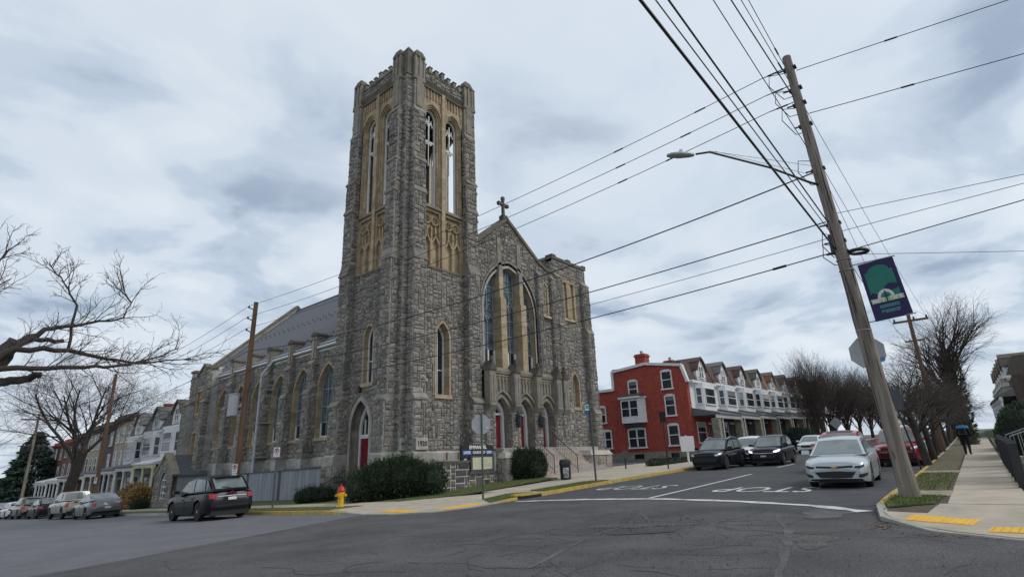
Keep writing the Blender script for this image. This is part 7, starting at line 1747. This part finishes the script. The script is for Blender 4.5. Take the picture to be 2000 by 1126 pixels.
# ---- iron railing and stoop rails along the right-hand walk
def iron_fence(name, label, x0, x1, off, posts, h, group):
    t = thing(name, label, 'railing', ((x0 + x1) / 2, yfe(x0) - off, gz(x0, 0)), 0, group)
    P = lambda x, z: V(x, yfe(x) - off, gz(x, 0) + .14 + z)
    n = posts
    for k in range(n + 1):
        x = x0 + (x1 - x0) * k / n; b = MB(); p = P(x, 0); b.box(p.x - .09, p.x + .09, p.y - .09, p.y + .09, p.z - .1, p.z + h); b.hexa([(p.x - .11, p.y - .11, p.z + h), (p.x + .11, p.y - .11, p.z + h), (p.x + .11, p.y + .11, p.z + h), (p.x - .11, p.y + .11, p.z + h), (p.x - .02, p.y - .02, p.z + h + .12), (p.x + .02, p.y - .02, p.z + h + .12), (p.x + .02, p.y + .02, p.z + h + .12), (p.x - .02, p.y + .02, p.z + h + .12)]); b.build('post', 'black_iron', t)
    for z in (.12, h - .12): b = MB(); b.tube([P(x0, z), P(x1, z)], .025, 6); b.build('rail', 'black_iron', t)
    m = int((x1 - x0) / .11)
    for k in range(m): x = x0 + (x1 - x0) * (k + .5) / m; b = MB(); b.tube([P(x, .1), P(x, h - .05)], .011, 4, False); b.build('bar', 'black_iron', t)
    return t
iron_fence('iron_railing', 'black iron railing with square posts beside the right-hand walk', 18.2, 30.0, .05, 6, 1.0, 'railings on the right')
mat('rail_white', (.26, .27, .28), .5)
for k, (x, lb) in enumerate(((26.5, 'white stoop railing behind the black iron railing, nearer'), (30.5, 'white stoop railing behind the black iron railing, farther'))):
    t = thing('stoop_railing', lb, 'railing', (x, -.6, gz(x, 0)), 0, 'railings on the right'); zz = gz(x, 0) + .2
    for q in range(2):
        b = MB(); xx = x + q * 1.3; b.tube([(xx, yfe(x) - .3, zz + 1.0), (xx, yfe(x) - 2.4, zz + 1.75)], .028, 6); b.build('rail', 'rail_white' if q == 0 else 'black_iron', t)
        for j in range(10): y = yfe(x) - .3 - j * .23; b = MB(); b.tube([(xx, y, zz + .1 + j * .07), (xx, y, zz + 1.0 + j * .081)], .012, 4); b.build('bar', 'rail_white' if q == 0 else 'black_iron', t)
    b = MB()
    for j in range(5): b.box(x - .1, x + 1.5, yfe(x) - 2.6, yfe(x) - .5 - j * .35, zz - .3, zz + .15 * (j + 1))
    b.build('stoop_steps', 'course', t)
b = MB()
# ================================================================== TREES, SHRUBS, GRASS
def limb(b, p, d, L, r0, r1, n, rnd, bend, sides, up=0.0):
    pts = [Vector(p)]; d = Vector(d).normalized()
    for k in range(n):
        d = (d + Vector((rnd.uniform(-1, 1), rnd.uniform(-1, 1), rnd.uniform(-1, 1) + up)) * bend).normalized(); pts.append(pts[-1] + d * (L / n))
    b.tube(pts, [r0 + (r1 - r0) * k / n for k in range(n + 1)], sides, False); return pts, d
def perp(d, rnd):
    v = Vector((rnd.uniform(-1, 1), rnd.uniform(-1, 1), rnd.uniform(-1, 1))); v = v - d * v.dot(d); return v.normalized()
def sprout(b, pts, d_end, r_at, lev, S, rnd, tw):
    """branches of the next order along a limb; the last orders go to the twig mesh"""
    o = S['ord'][lev]
    n = o['n']
    for k in range(n):
        t = o['t0'] + (1 - o['t0']) * (k + rnd.random() * .8) / n; t = min(t, .999); i = min(int(t * (len(pts) - 1)), len(pts) - 2); f = t * (len(pts) - 1) - i
        p = pts[i].lerp(pts[i + 1], f); d = (pts[i + 1] - pts[i]).normalized(); ang = R(rnd.uniform(*o['ang'])); q = perp(d, rnd)
        dd = (d * math.cos(ang) + q * math.sin(ang)); dd = (dd + Vector((0, 0, o.get('up', .15)))).normalized()
        L = o['L'] * rnd.uniform(.65, 1.2) * (1 - .45 * t); r = r_at * (1 - .55 * t) * o['r']
        dst = b if o['sides'] > 3 else tw
        P2_, de = limb(dst, p, dd, L, max(r, .004), max(r * .3, .0025), o['seg'], rnd, o.get('bend', .12), o['sides'], o.get('up', .15) * .3)
        if lev + 1 < len(S['ord']): sprout(b, P2_, de, max(r, .004), lev + 1, S, rnd, tw)
VASE = dict(trunk=(1.7, .17, .15), ord=[dict(n=16, t0=.55, ang=(12, 48), L=5.6, r=.36, seg=5, sides=5, up=.38, bend=.06), dict(n=11, t0=.12, ang=(10, 38), L=3.2, r=.5, seg=4, sides=3, up=.22, bend=.1), dict(n=7, t0=.15, ang=(12, 40), L=1.7, r=.55, seg=3, sides=3, up=.2, bend=.12), dict(n=3, t0=.2, ang=(15, 45), L=.8, r=.6, seg=2, sides=3, up=.1, bend=.12)])
SPREAD = dict(trunk=(3.2, .29, .235), ord=[dict(n=6, t0=.72, ang=(22, 55), L=7.0, r=.55, seg=7, sides=7, up=.22, bend=.16), dict(n=7, t0=.25, ang=(25, 60), L=3.8, r=.5, seg=5, sides=5, up=.12, bend=.17), dict(n=7, t0=.15, ang=(25, 62), L=2.0, r=.5, seg=4, sides=3, up=.08, bend=.18), dict(n=6, t0=.15, ang=(25, 65), L=1.0, r=.5, seg=3, sides=3, up=.05, bend=.2), dict(n=3, t0=.2, ang=(25, 65), L=.5, r=.6, seg=2, sides=3, up=.0, bend=.2)])
STREET = dict(trunk=(2.4, .14, .11), ord=[dict(n=8, t0=.62, ang=(28, 68), L=3.3, r=.5, seg=5, sides=5, up=.1, bend=.14), dict(n=8, t0=.2, ang=(25, 65), L=1.8, r=.5, seg=4, sides=4, up=.12, bend=.17), dict(n=7, t0=.15, ang=(25, 60), L=1.0, r=.55, seg=3, sides=3, up=.1, bend=.18), dict(n=2, t0=.2, ang=(25, 60), L=.5, r=.6, seg=2, sides=3, up=.05, bend=.18)])
def make_tree(name, label, loc, S, seed, lean=(0, 0), group=None, scale=1.0, trunk_m='bark', rot=0.0, tmpl=None):
    t = thing(name, label, 'tree', loc, rot, group); t.scale = (scale,) * 3
    if tmpl:
        for ch in tmpl.children:
            c = ch.copy(); COL.objects.link(c); c.parent = t
        return t
    rnd = random.Random(seed); b, tw = MB(), MB(); L, r0, r1 = S['trunk']
    pts = [Vector((0, 0, -.15)), Vector((lean[0] * .1, lean[1] * .1, .25)), Vector((lean[0] * .45, lean[1] * .45, L * .5)), Vector((lean[0], lean[1], L))]; b.tube(pts, [r0 * 1.35, r0 * 1.05, (r0 + r1) / 2, r1], 10, False)
    sprout(b, pts, None, r1 * 1.6, 0, S, rnd, tw)
    b.build('trunk', trunk_m, t, local=True, smooth=True); tw.build('crown', 'twig', t, local=True); return t
gt = 'bare vase-shaped trees down the street'
v1 = make_tree('street_tree', 'bare vase-shaped tree, nearest beyond the white bay houses', (69, 15.6, gz(69, 15.6)), VASE, 11, group=gt, scale=1.5)
v2 = make_tree('street_tree', 'second bare vase-shaped tree beyond the white bay houses', (80, 16.2, gz(80, 16.2)), VASE, 12, group=gt, scale=1.42)
for k, (x, tm, r_) in enumerate(((87, v1, 2.0), (96, v2, 1.2), (106, v1, 4.1), (118, v2, 3.3), (131, v1, .7))):
    make_tree('street_tree', ['third bare vase-shaped tree beyond the white bay houses', 'fourth bare vase-shaped tree beyond the white bay houses', 'fifth bare vase-shaped tree, far down the street', 'sixth bare vase-shaped tree, far down the street', 'farthest bare vase-shaped tree at the end of the street'][k], (x, 15.9 + .013 * (x - 87), gz(x, 16)), VASE, 0, group=gt, scale=1.4, rot=r_, tmpl=tm)
gk = 'bare street trees at the right kerb'
s1 = make_tree('street_tree', 'bare young tree with spreading branches, nearest on the right kerb', (29.6, 2.75, gz(29.6, 2.75)), STREET, 21, lean=(-.15, .25), group=gk, scale=1.12)
s2 = make_tree('street_tree', 'second bare street tree on the right kerb', (35.0, 2.95, gz(35, 2.9)), STREET, 22, lean=(.1, .2), group=gk, scale=1.08)
for k, (x, tm, r_, sc) in enumerate(((40.2, s1, 2.1, 1.0), (46.5, s2, 4.0, 1.1), (53, s1, 5.2, 1.1), (59, s2, 1.1, 1.1), (67, s1, 3.0, 1.4), (75, s2, 2.4, 1.4), (84, s1, 1.0, 1.5), (96, v1, 2.2, 1.0), (110, v2, 1.2, 1.0), (126, v1, 5.2, 1.0))):
    make_tree('street_tree', ['third', 'fourth', 'fifth', 'sixth', 'seventh', 'eighth', 'ninth', 'tenth', 'eleventh', 'farthest'][k] + ' bare street tree on the right kerb', (x, 2.95 + .033 * (x - 30), gz(x, 3)), STREET, 0, group=gk, scale=sc, rot=r_, tmpl=tm)
IV = dict(trunk=(6.4, .5, .36), ord=[dict(n=13, t0=.5, ang=(10, 42), L=6.5, r=.32, seg=6, sides=5, up=.32, bend=.1), dict(n=8, t0=.15, ang=(18, 50), L=3.4, r=.5, seg=4, sides=4, up=.12, bend=.14), dict(n=7, t0=.15, ang=(20, 55), L=1.8, r=.55, seg=3, sides=3, up=.1, bend=.15), dict(n=4, t0=.2, ang=(20, 55), L=.9, r=.6, seg=2, sides=3, up=.05, bend=.15)])
it = make_tree('tall_tree', 'tall bare tree with ivy-clad trunk above the right-hand walk', (57, 2.3, gz(57, 2.3)), IV, 31, lean=(.2, .35), scale=1.12)
def leaf_cloud(b, blobs, n, size, rnd, flat=0.0, up=.3, shell=.55):
    tot = sum(rx * ry + ry * rz + rx * rz for _, (rx, ry, rz) in blobs)
    for c, (rx, ry, rz) in blobs:
        m = int(n * (rx * ry + ry * rz + rx * rz) / tot)
        for _ in range(m):
            v = Vector((rnd.gauss(0, 1), rnd.gauss(0, 1), rnd.gauss(0, 1))).normalized(); k = shell + (1.06 - shell) * rnd.random() ** .5
            p = Vector((c[0] + v.x * rx * k, c[1] + v.y * ry * k, c[2] + v.z * rz * k))
            dr = (v + Vector((rnd.uniform(-.7, .7), rnd.uniform(-.7, .7), rnd.uniform(-.4, .8) + up))).normalized(); sd_ = perp(dr, rnd); s_ = size * rnd.uniform(.6, 1.5)
            kk = rnd.uniform(.6, 1.5); b.tint = (kk, kk * rnd.uniform(.95, 1.1), kk)
            b.face([p - sd_ * s_ * .28, p + sd_ * s_ * .28, p + dr * s_])
b = MB(); rnd = random.Random(5)
leaf_cloud(b, [((0, -.03 * k, .6 + k * .75), (.55 - .02 * k, .55 - .02 * k, .6)) for k in range(8)], 2600, .15, rnd, shell=.75); b.build('ivy', 'ivy', it, local=True)
make_tree('tall_tree', 'dark bare tree glimpsed behind the east turret of the church', (58, 42, gz(58, 42)), SPREAD, 33, scale=1.0)
bt = make_tree('big_tree', 'big forked bare tree on the left verge behind the parked cars', (13.35, 67.5, gz(13.35, 67.5)), SPREAD, 41, lean=(.25, -.9), scale=1.72)
# the tree whose limbs reach in from the left edge: trunk stands on the near walk, outside the view
ft = thing('near_tree', 'dark bare limbs reaching in from the left edge, two of them broken off', 'tree', (-.2, 15.8, gz(0, 15.8)))
TRUNK = [V(-.2, 15.8, gz(0, 15.8) - .2), V(-.15, 15.8, 1.0), V(.1, 15.9, 2.2), V(.35, 16.0, 2.9)]
b = MB(); b.tube(TRUNK, [.42, .34, .3, .26], 12, False); b.build('trunk', 'bark', ft, smooth=True)
LIMBS = dict(stub=([(.35, 16, 2.8), (0.85, 16.30, 3.1), (1.61, 16.30, 3.96), (1.81, 16.30, 4.46)], .22, .15, 0), l2=([(1.72, 16.20, 4.24), (2.04, 16.20, 4.50), (2.62, 16.20, 4.54)], .07, .045, 2), l3=([(1.75, 16.4, 4.35), (2.28, 16.60, 4.81), (2.81, 16.60, 5.00), (3.79, 16.60, 5.36)], .075, .02, 14), up=([(2.80, 16.6, 4.45), (2.81, 16.80, 5.58), (2.48, 16.80, 6.09), (2.11, 16.80, 6.55)], .035, .008, 14), l3r=([(3.79, 16.60, 5.36), (3.90, 16.60, 5.81), (3.62, 16.60, 6.15)], .02, .006, 8), l4=([(.4, 16, 2.9), (1.16, 16.00, 3.60), (1.77, 16.00, 4.21), (2.70, 16.00, 4.32), (3.45, 16.00, 4.17), (4.12, 16.00, 4.12), (5.34, 16.00, 4.38)], .095, .012, 22), l5=([(.35, 15.9, 2.9), (0.99, 15.60, 3.49), (1.57, 15.60, 3.70), (2.58, 15.60, 3.83), (3.39, 15.60, 3.93), (4.22, 15.60, 4.14), (4.88, 15.60, 4.54)], .09, .012, 20), l6=([(.3, 15.9, 2.8), (0.91, 15.80, 3.25), (1.64, 15.80, 3.45), (1.96, 15.80, 3.51), (2.26, 15.80, 3.65)], .11, .075, 1), l7=([(.2, 15.8, 2.8), (0.6, 15.00, 4.4), (1.0, 15.00, 5.0), (1.35, 15.00, 5.5)], .06, .008, 12), l8=([(.2, 15.8, 2.9), (0.7, 15.30, 4.84), (1.1, 15.30, 5.82), (1.3, 15.30, 6.3)], .05, .008, 12))
rnd = random.Random(77); tw = MB()
for k, (pts, r0, r1, nt_) in LIMBS.items():
    P_ = [Vector(p) for p in pts]; Q = []
    for i in range(len(P_) - 1):
        for j in range(4):
            q = P_[i].lerp(P_[i + 1], j / 4); Q.append(q + Vector((rnd.uniform(-.03, .03), rnd.uniform(-.06, .06), rnd.uniform(-.03, .03))) * (1 if i + j else 0))
    Q.append(P_[-1]); b = MB(); n = len(Q) - 1; b.tube(Q, [r0 + (r1 - r0) * i / n for i in range(n + 1)], 8, True); b.build('limb', 'bark', ft, smooth=True)
    for i in range(nt_):
        t = rnd.uniform(.3, 1.0) * n; j = min(int(t), n - 1); p = Q[j].lerp(Q[j + 1], t - j); d = (Q[j + 1] - Q[j]).normalized(); dd = (d * .8 + perp(d, rnd) * .8 + Vector((.1, 0, .35))).normalized()
        L = rnd.uniform(.35, 1.1); T1, e = limb(tw, p, dd, L, .012, .005, 4, rnd, .25, 4, .1)
        for q in range(6):
            s_ = T1[rnd.randint(1, 4)]; T2, e2 = limb(tw, s_, (e + perp(e, rnd) * .9 + Vector((0, 0, .2))), L * rnd.uniform(.25, .55), .006, .003, 3, rnd, .3, 3, .1)
            for q2 in range(2): limb(tw, T2[rnd.randint(1, 3)], e2 + perp(e2, rnd), L * .16, .004, .0025, 2, rnd, .3, 3)
tw.build('twigs', 'twig', ft)
# near walk under that tree (outside the picture)
drape('pavement_near', [(-9, 9.8), (.6, 9.8), (1.1, 10.3), (1.3, 11), (1.3, 120), (-9, 120)], .13, 'concrete', 4, skirt=.15)
# ---- evergreen at the far left
ev = thing('evergreen_tree', 'dark green spruce at the far left behind the parked cars', 'tree', (17.2, 110, gz(17.2, 110)))
zb_ = gz(17.2, 110); b = MB(); b.tube([(17.2, 110, zb_), (17.2, 110, zb_ + 11.2)], [.22, .03], 8); b.build('trunk', 'bark', ev)
b = MB(); rnd = random.Random(9)
for k in range(9500):
    h = rnd.random() ** 1.35; z = zb_ + .5 + h * 10.8; rr = (4.4 * (1 - h) ** .8 + .12) * (.55 + .5 * rnd.random()) * (1 + .12 * math.sin(z * 5)); a = rnd.uniform(0, 6.283); p = V(17.2 + rr * math.cos(a), 110 + rr * math.sin(a), z - rr * .12); d = V(math.cos(a), math.sin(a), rnd.uniform(-.7, .1)).normalized(); s_ = perp(d, rnd); L = rnd.uniform(.35, .75); kk = rnd.uniform(.5, 1.5); b.tint = (kk, kk, kk); b.face([p - s_ * .17, p + s_ * .17, p + d * L])
b.build('crown', 'spruce', ev)
# ---- shrubs
def shrub(name, label, blobs, n, size, m_, seed, cat='shrub', spikes=0):
    rnd = random.Random(seed); cx = sum(c[0] for c, _ in blobs) / len(blobs); cy = sum(c[1] for c, _ in blobs) / len(blobs); t = thing(name, label, cat, (cx, cy, gz(cx, cy) + .1)); core = MB(); core.tint = (.35, .35, .35)  # added inner core blocks see-through; dark tint stands in for shade between leaves
    for c, r_ in blobs:
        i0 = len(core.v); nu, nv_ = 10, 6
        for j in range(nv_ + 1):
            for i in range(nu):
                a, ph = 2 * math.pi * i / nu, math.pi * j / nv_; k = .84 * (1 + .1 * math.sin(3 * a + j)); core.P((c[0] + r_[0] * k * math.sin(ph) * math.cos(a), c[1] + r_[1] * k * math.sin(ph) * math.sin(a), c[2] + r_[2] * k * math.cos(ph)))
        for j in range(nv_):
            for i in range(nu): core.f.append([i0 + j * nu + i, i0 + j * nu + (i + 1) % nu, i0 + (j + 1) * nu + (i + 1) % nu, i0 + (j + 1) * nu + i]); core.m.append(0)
    core.build('dark_core', m_, t); b = MB(); leaf_cloud(b, blobs, n, size, rnd, shell=.7)
    for k in range(spikes):
        c, r_ = rnd.choice(blobs); a = rnd.uniform(0, 6.28); q_ = rnd.random() ** .6; p = Vector((c[0] + r_[0] * q_ * math.cos(a), c[1] + r_[1] * q_ * math.sin(a), c[2] + r_[2] * math.sqrt(max(0, 1 - q_ * q_)) * .92)); d = V(math.cos(a) * q_ * .8 + rnd.uniform(-.4, .4), math.sin(a) * q_ * .8 + rnd.uniform(-.4, .4), 1).normalized(); L = rnd.uniform(.12, .42); kk = rnd.uniform(.9, 1.8); b.tint = (kk * 1.1, kk, kk * .8)
        for q in range(7): s_ = perp(d, rnd); p2 = p + d * (L * q / 7); b.face([p2 - d * .02, p2 + d * .03, p2 + s_ * .06 + d * .05])
        b.face([p - perp(d, rnd) * .012, p + perp(d, rnd) * .012, p + d * L])
    b.build('foliage', m_, t); return t
lz = gz(16.5, 21.5) + .1
bl = []; rnd = random.Random(3)
for k in range(9):
    t_ = k / 8; x = 15.35 + 2.75 * t_; y = 22.75 - 1.6 * t_; bl.append(((x + rnd.uniform(-.1, .1), y + rnd.uniform(-.15, .15), lz + .55 + .28 * math.sin(t_ * 3.1) + .12 * t_), (.75, .75, .70 + .22 * math.sin(t_ * 3.0) + rnd.uniform(-.06, .06))))
shrub('yew_hedge', 'wide dark yew bush before the tower between hydrant and stone monument', bl, 13000, .10, 'yew', 51, 'bush', 650)
lz = gz(24.6, 20.1) + .1
shrub('yew_bush', 'rounded dark yew bush between the stone monument and the church steps', [((24.1, 20.3, lz + .75), (.85, .75, .85)), ((24.7, 20.2, lz + .8), (.8, .75, .88)), ((24.4, 19.9, lz + .6), (.8, .6, .7)), ((25.1, 20.2, lz + .7), (.55, .6, .75)), ((23.75, 20.3, lz + .8), (.55, .6, .8))], 8000, .10, 'yew', 52, 'bush', 260)
lz = gz(16.3, 28) + .1
shrub('yew_bush', 'small low yew bush at the foot of the board fence', [((16.2, 28.2, lz + .3), (.6, .55, .42)), ((16.5, 27.5, lz + .28), (.55, .5, .4)), ((16.0, 28.8, lz + .25), (.5, .5, .36))], 3800, .08, 'yew', 53, 'bush', 140)
lz = gz(15.4, 52.8)
shrub('yew_bush', 'tiny dark bush at the corner of the stone annex', [((15.4, 52.9, lz + .35), (.6, .5, .5))], 1200, .1, 'yew', 54, 'bush')
lz = gz(16.8, 58.5)
shrub('dry_shrub', 'tan leafless shrub in front of the cream porch on the left', [((16.6, 57.5, lz + .9), (.9, 1.1, 1.0)), ((16.8, 59.3, lz + 1.0), (1.0, 1.2, 1.15)), ((16.6, 61.0, lz + .8), (.8, 1.0, .9))], 6500, .22, 'dry_shrub', 55)
lz = gz(35, -1)
shrub('hedge', 'clipped dark hedge behind the railings at the right edge', [((33.5 + k * .9, -.55 - .12 * (k % 2), lz + 1.3), (.8, .75, 1.15)) for k in range(6)], 9000, .11, 'yew', 56, 'hedge')
lz = gz(44, .3)
shrub('yew_bush', 'dark green bushes beyond the hedge beside the right-hand walk', [((43 + k * 1.2, .0, lz + .7), (.8, .55, .95 + .2 * (k % 2))) for k in range(5)], 5000, .12, 'yew', 57, 'bush')
lz = gz(62, 18)
shrub('yew_bush', 'dark evergreen bushes before the porches of the far bay houses', [((69 + k * 1.6, 18.0, gz(69, 18) + 1.0), (1.1, .9, 1.2)) for k in range(4)], 5000, .18, 'spruce', 58, 'bush')
lz = gz(38, 18)
shrub('low_planting', 'low dark planting at the edge of the car park', [((35.6 + k * 1.2, 18.4 + .1 * (k % 2), lz + .2), (.8, .45, .32)) for k in range(6)], 3500, .1, 'yew', 59, 'planting')
# ---- grass blades on the nearer verges and lawn
def grass(polys, n, h, seed, name='grass'):
    rnd = random.Random(seed); b = MB()
    for pl, hf, share in polys:
        xs = [p[0] for p in pl]; ys = [p[1] for p in pl]; m = 0; cnt = int(n * share)
        while m < cnt:
            x, y = rnd.uniform(min(xs), max(xs)), rnd.uniform(min(ys), max(ys))
            if not inside(pl, x, y): continue
            m += 1; z = gz(x, y) + hf(x, y); x += rnd.gauss(0, .05); y += rnd.gauss(0, .05); d = V(rnd.uniform(-.6, .6), rnd.uniform(-.6, .6), 1).normalized(); a = rnd.uniform(0, 6.28); s_ = V(math.cos(a), math.sin(a), 0) * .008; L = h * rnd.uniform(.5, 1.4); kk = rnd.uniform(.6, 1.5); b.tint = (kk * (2.0 if rnd.random() < .25 else 1.0), kk * 1.1, kk * .9); p = V(x, y, z - .01); b.face([p - s_, p + s_, p + d * L])
    b.build(name, 'grass_blade', None, kind='stuff', label='short spring grass on the verges and lawn', cat=None)
kh = lambda x, y: kerb_h(x, y) + .03
grass([([(14.4, 1.4), (15.95, 1.36), (15.95, 2.25), (14.6, 2.22), (13.6, 2.1)], kh, .10), ([(17.45, 1.42), (24.25, 1.55), (24.25, 2.5), (17.45, 2.3)], kh, .16), ([(14.9, 14.15), (17.3, 14.2), (17.2, 15.2), (15.8, 15.3)], kh, .12), ([(18.2, 14.22), (23.0, 14.27), (22.2, 15.3), (18.4, 15.2)], kh, .20), ([(15.4, 21), (16.1, 19.6), (18.2, 19), (20.5, 18.4), (24.3, 18.3), (24.3, 20.5), (20, 20.8)], lambda x, y: .13 + .10 * sstep(18, 22, x), .3), ([(12.2, 19.8), (13.5, 19.8), (13.5, 32), (12.2, 32)], kh, .12)], 26000, .05, 61)
# ---- leaf litter and grit in the gutters and along the verges
rnd = random.Random(90); b = MB()
def litter(x, y, dz, n, sx_, sy_):
    for _ in range(n):
        px_, py_ = rnd.gauss(x, sx_), rnd.gauss(y, sy_); z = gz(px_, py_) + dz; s_ = rnd.uniform(.012, .04); a = rnd.uniform(0, 6.28); kk = rnd.uniform(.5, 1.3); b.tint = (kk, kk * .9, kk * .8)
        b.face([(px_ + s_ * math.cos(a), py_ + s_ * math.sin(a), z + .004), (px_ + s_ * .5 * math.cos(a + 2), py_ + s_ * .5 * math.sin(a + 2), z + .01), (px_ - s_ * math.cos(a), py_ - s_ * math.sin(a), z + .004), (px_ + s_ * .5 * math.cos(a - 2), py_ + s_ * .5 * math.sin(a - 2), z + .006)])
for x in range(14, 44): litter(x + .5, yk_right(x + .5) + .1, .0, 14, .3, .05)
litter(11.9, 1.95, .0, 160, .35, .12); litter(11.0, 1.0, .0, 90, .12, .3)
for x in range(15, 36): litter(x + .5, yk_left(x + .5) - .1, .0, 8, .3, .06)
for y in range(18, 40): litter(11.75, y + .5, .0, 8, .06, .3)
for x in range(15, 30): litter(x, 1.9, .17, 18, .5, .35)
for k in range(9): litter(15.6 + k * .9, 20.2 - .2 * k, .22, 22, .4, .25)
mat('dead_leaf', (.20, .13, .075), .9, .3, 6, attr=True); b.build('leaf_litter', 'dead_leaf', None, kind='stuff', label='dead leaves and grit along kerbs and verges')
# ---- the walker
def walker():
    x, y = 38.6, 1.75; z0 = gz(x, y) + .16; t = thing('person', 'person walking away in dark clothes with bright blue shoulder panel', 'person', (x, y, z0), -.05)
    J = dict(pel=(0, 0, .95), sp=(0, 0, 1.15), ch=(.02, 0, 1.36), nk=(.03, 0, 1.50), hd=(.05, 0, 1.60), ht=(.05, 0, 1.74), ls=(.02, .19, 1.42), le=(-.06, .25, 1.15), lw=(.04, .25, .92), lh=(.07, .24, .83), rs=(.02, -.19, 1.42), re=(-.02, -.26, 1.15), rw=(.10, -.25, .93), rh=(.13, -.24, .84), lhp=(0, .10, .90), lk=(.16, .11, .50), la=(.12, .11, .09), lt=(.27, .12, .04), rhp=(0, -.10, .90), rk=(.02, -.11, .50), ra=(-.22, -.11, .13), rt=(-.12, -.12, .03))
    Rd = dict(pel=.165, sp=.155, ch=.185, nk=.065, hd=.095, ht=.075, ls=.085, le=.06, lw=.042, lh=.04, rs=.085, re=.06, rw=.042, rh=.04, lhp=.115, lk=.078, la=.055, lt=.045, rhp=.115, rk=.078, ra=.055, rt=.045)
    E_ = [('pel', 'sp'), ('sp', 'ch'), ('ch', 'nk'), ('nk', 'hd'), ('hd', 'ht'), ('ch', 'ls'), ('ls', 'le'), ('le', 'lw'), ('lw', 'lh'), ('ch', 'rs'), ('rs', 're'), ('re', 'rw'), ('rw', 'rh'), ('pel', 'lhp'), ('lhp', 'lk'), ('lk', 'la'), ('la', 'lt'), ('pel', 'rhp'), ('rhp', 'rk'), ('rk', 'ra'), ('ra', 'rt')]
    K = list(J); me = bpy.data.meshes.new('body'); me.from_pydata([J[k] for k in K], [(K.index(a), K.index(c)) for a, c in E_], []); o = bpy.data.objects.new('body', me); COL.objects.link(o)
    sk = o.modifiers.new('skin', 'SKIN'); 
    if not me.skin_vertices: bm = bmesh.new(); bm.from_mesh(me); bm.verts.layers.skin.verify(); bm.to_mesh(me); bm.free()
    for k, v in zip(K, me.skin_vertices[0].data): v.radius = (Rd[k], Rd[k]); v.use_root = (k == 'pel')
    ss_ = o.modifiers.new('sub', 'SUBSURF'); ss_.levels = 2; ss_.render_levels = 2
    dg = bpy.context.evaluated_depsgraph_get(); me2 = bpy.data.meshes.new_from_object(o.evaluated_get(dg)); bpy.data.objects.remove(o)
    me2.name = 'body'; me2.materials.clear()
    mat('cloth_black', (.012, .012, .015), .9); mat('cloth_blue', (.05, .24, .5), .8); mat('skin', (.25, .14, .09), .6); mat('hair', (.012, .01, .01), .8); mat('cloth_grey', (.16, .17, .19), .8)
    for m_ in ('cloth_black', 'cloth_blue', 'skin', 'hair'): me2.materials.append(MATS[m_])
    for p in me2.polygons:
        c = p.center; p.use_smooth = True; p.material_index = 3 if c.z > 1.56 else (2 if (c.z > 1.50 or (c.z < .90 and abs(c.y) > .20)) else (1 if c.z > 1.36 else 0))
    o = bpy.data.objects.new('body', me2); COL.objects.link(o); o.parent = t
    # jacket hem and rucksack panel
    b = MB(); b.hexa([(-.22, -.15, 1.02), (-.13, -.15, 1.02), (-.13, .15, 1.02), (-.22, .15, 1.02), (-.21, -.14, 1.36), (-.13, -.14, 1.36), (-.13, .14, 1.36), (-.21, .14, 1.36)]); rk = b.build('rucksack', 'cloth_black', t, local=True)
    b = MB()
    for y_ in (-.14, .14): b.tube([(-.225, y_, 1.04), (-.215, y_ * .95, 1.33)], .008, 4)
    b.tube([(-.225, -.14, 1.05), (-.225, .14, 1.05)], .008, 4); b.build('piping', 'cloth_grey', rk, local=True)
walker()
print('objects', len(bpy.data.objects))
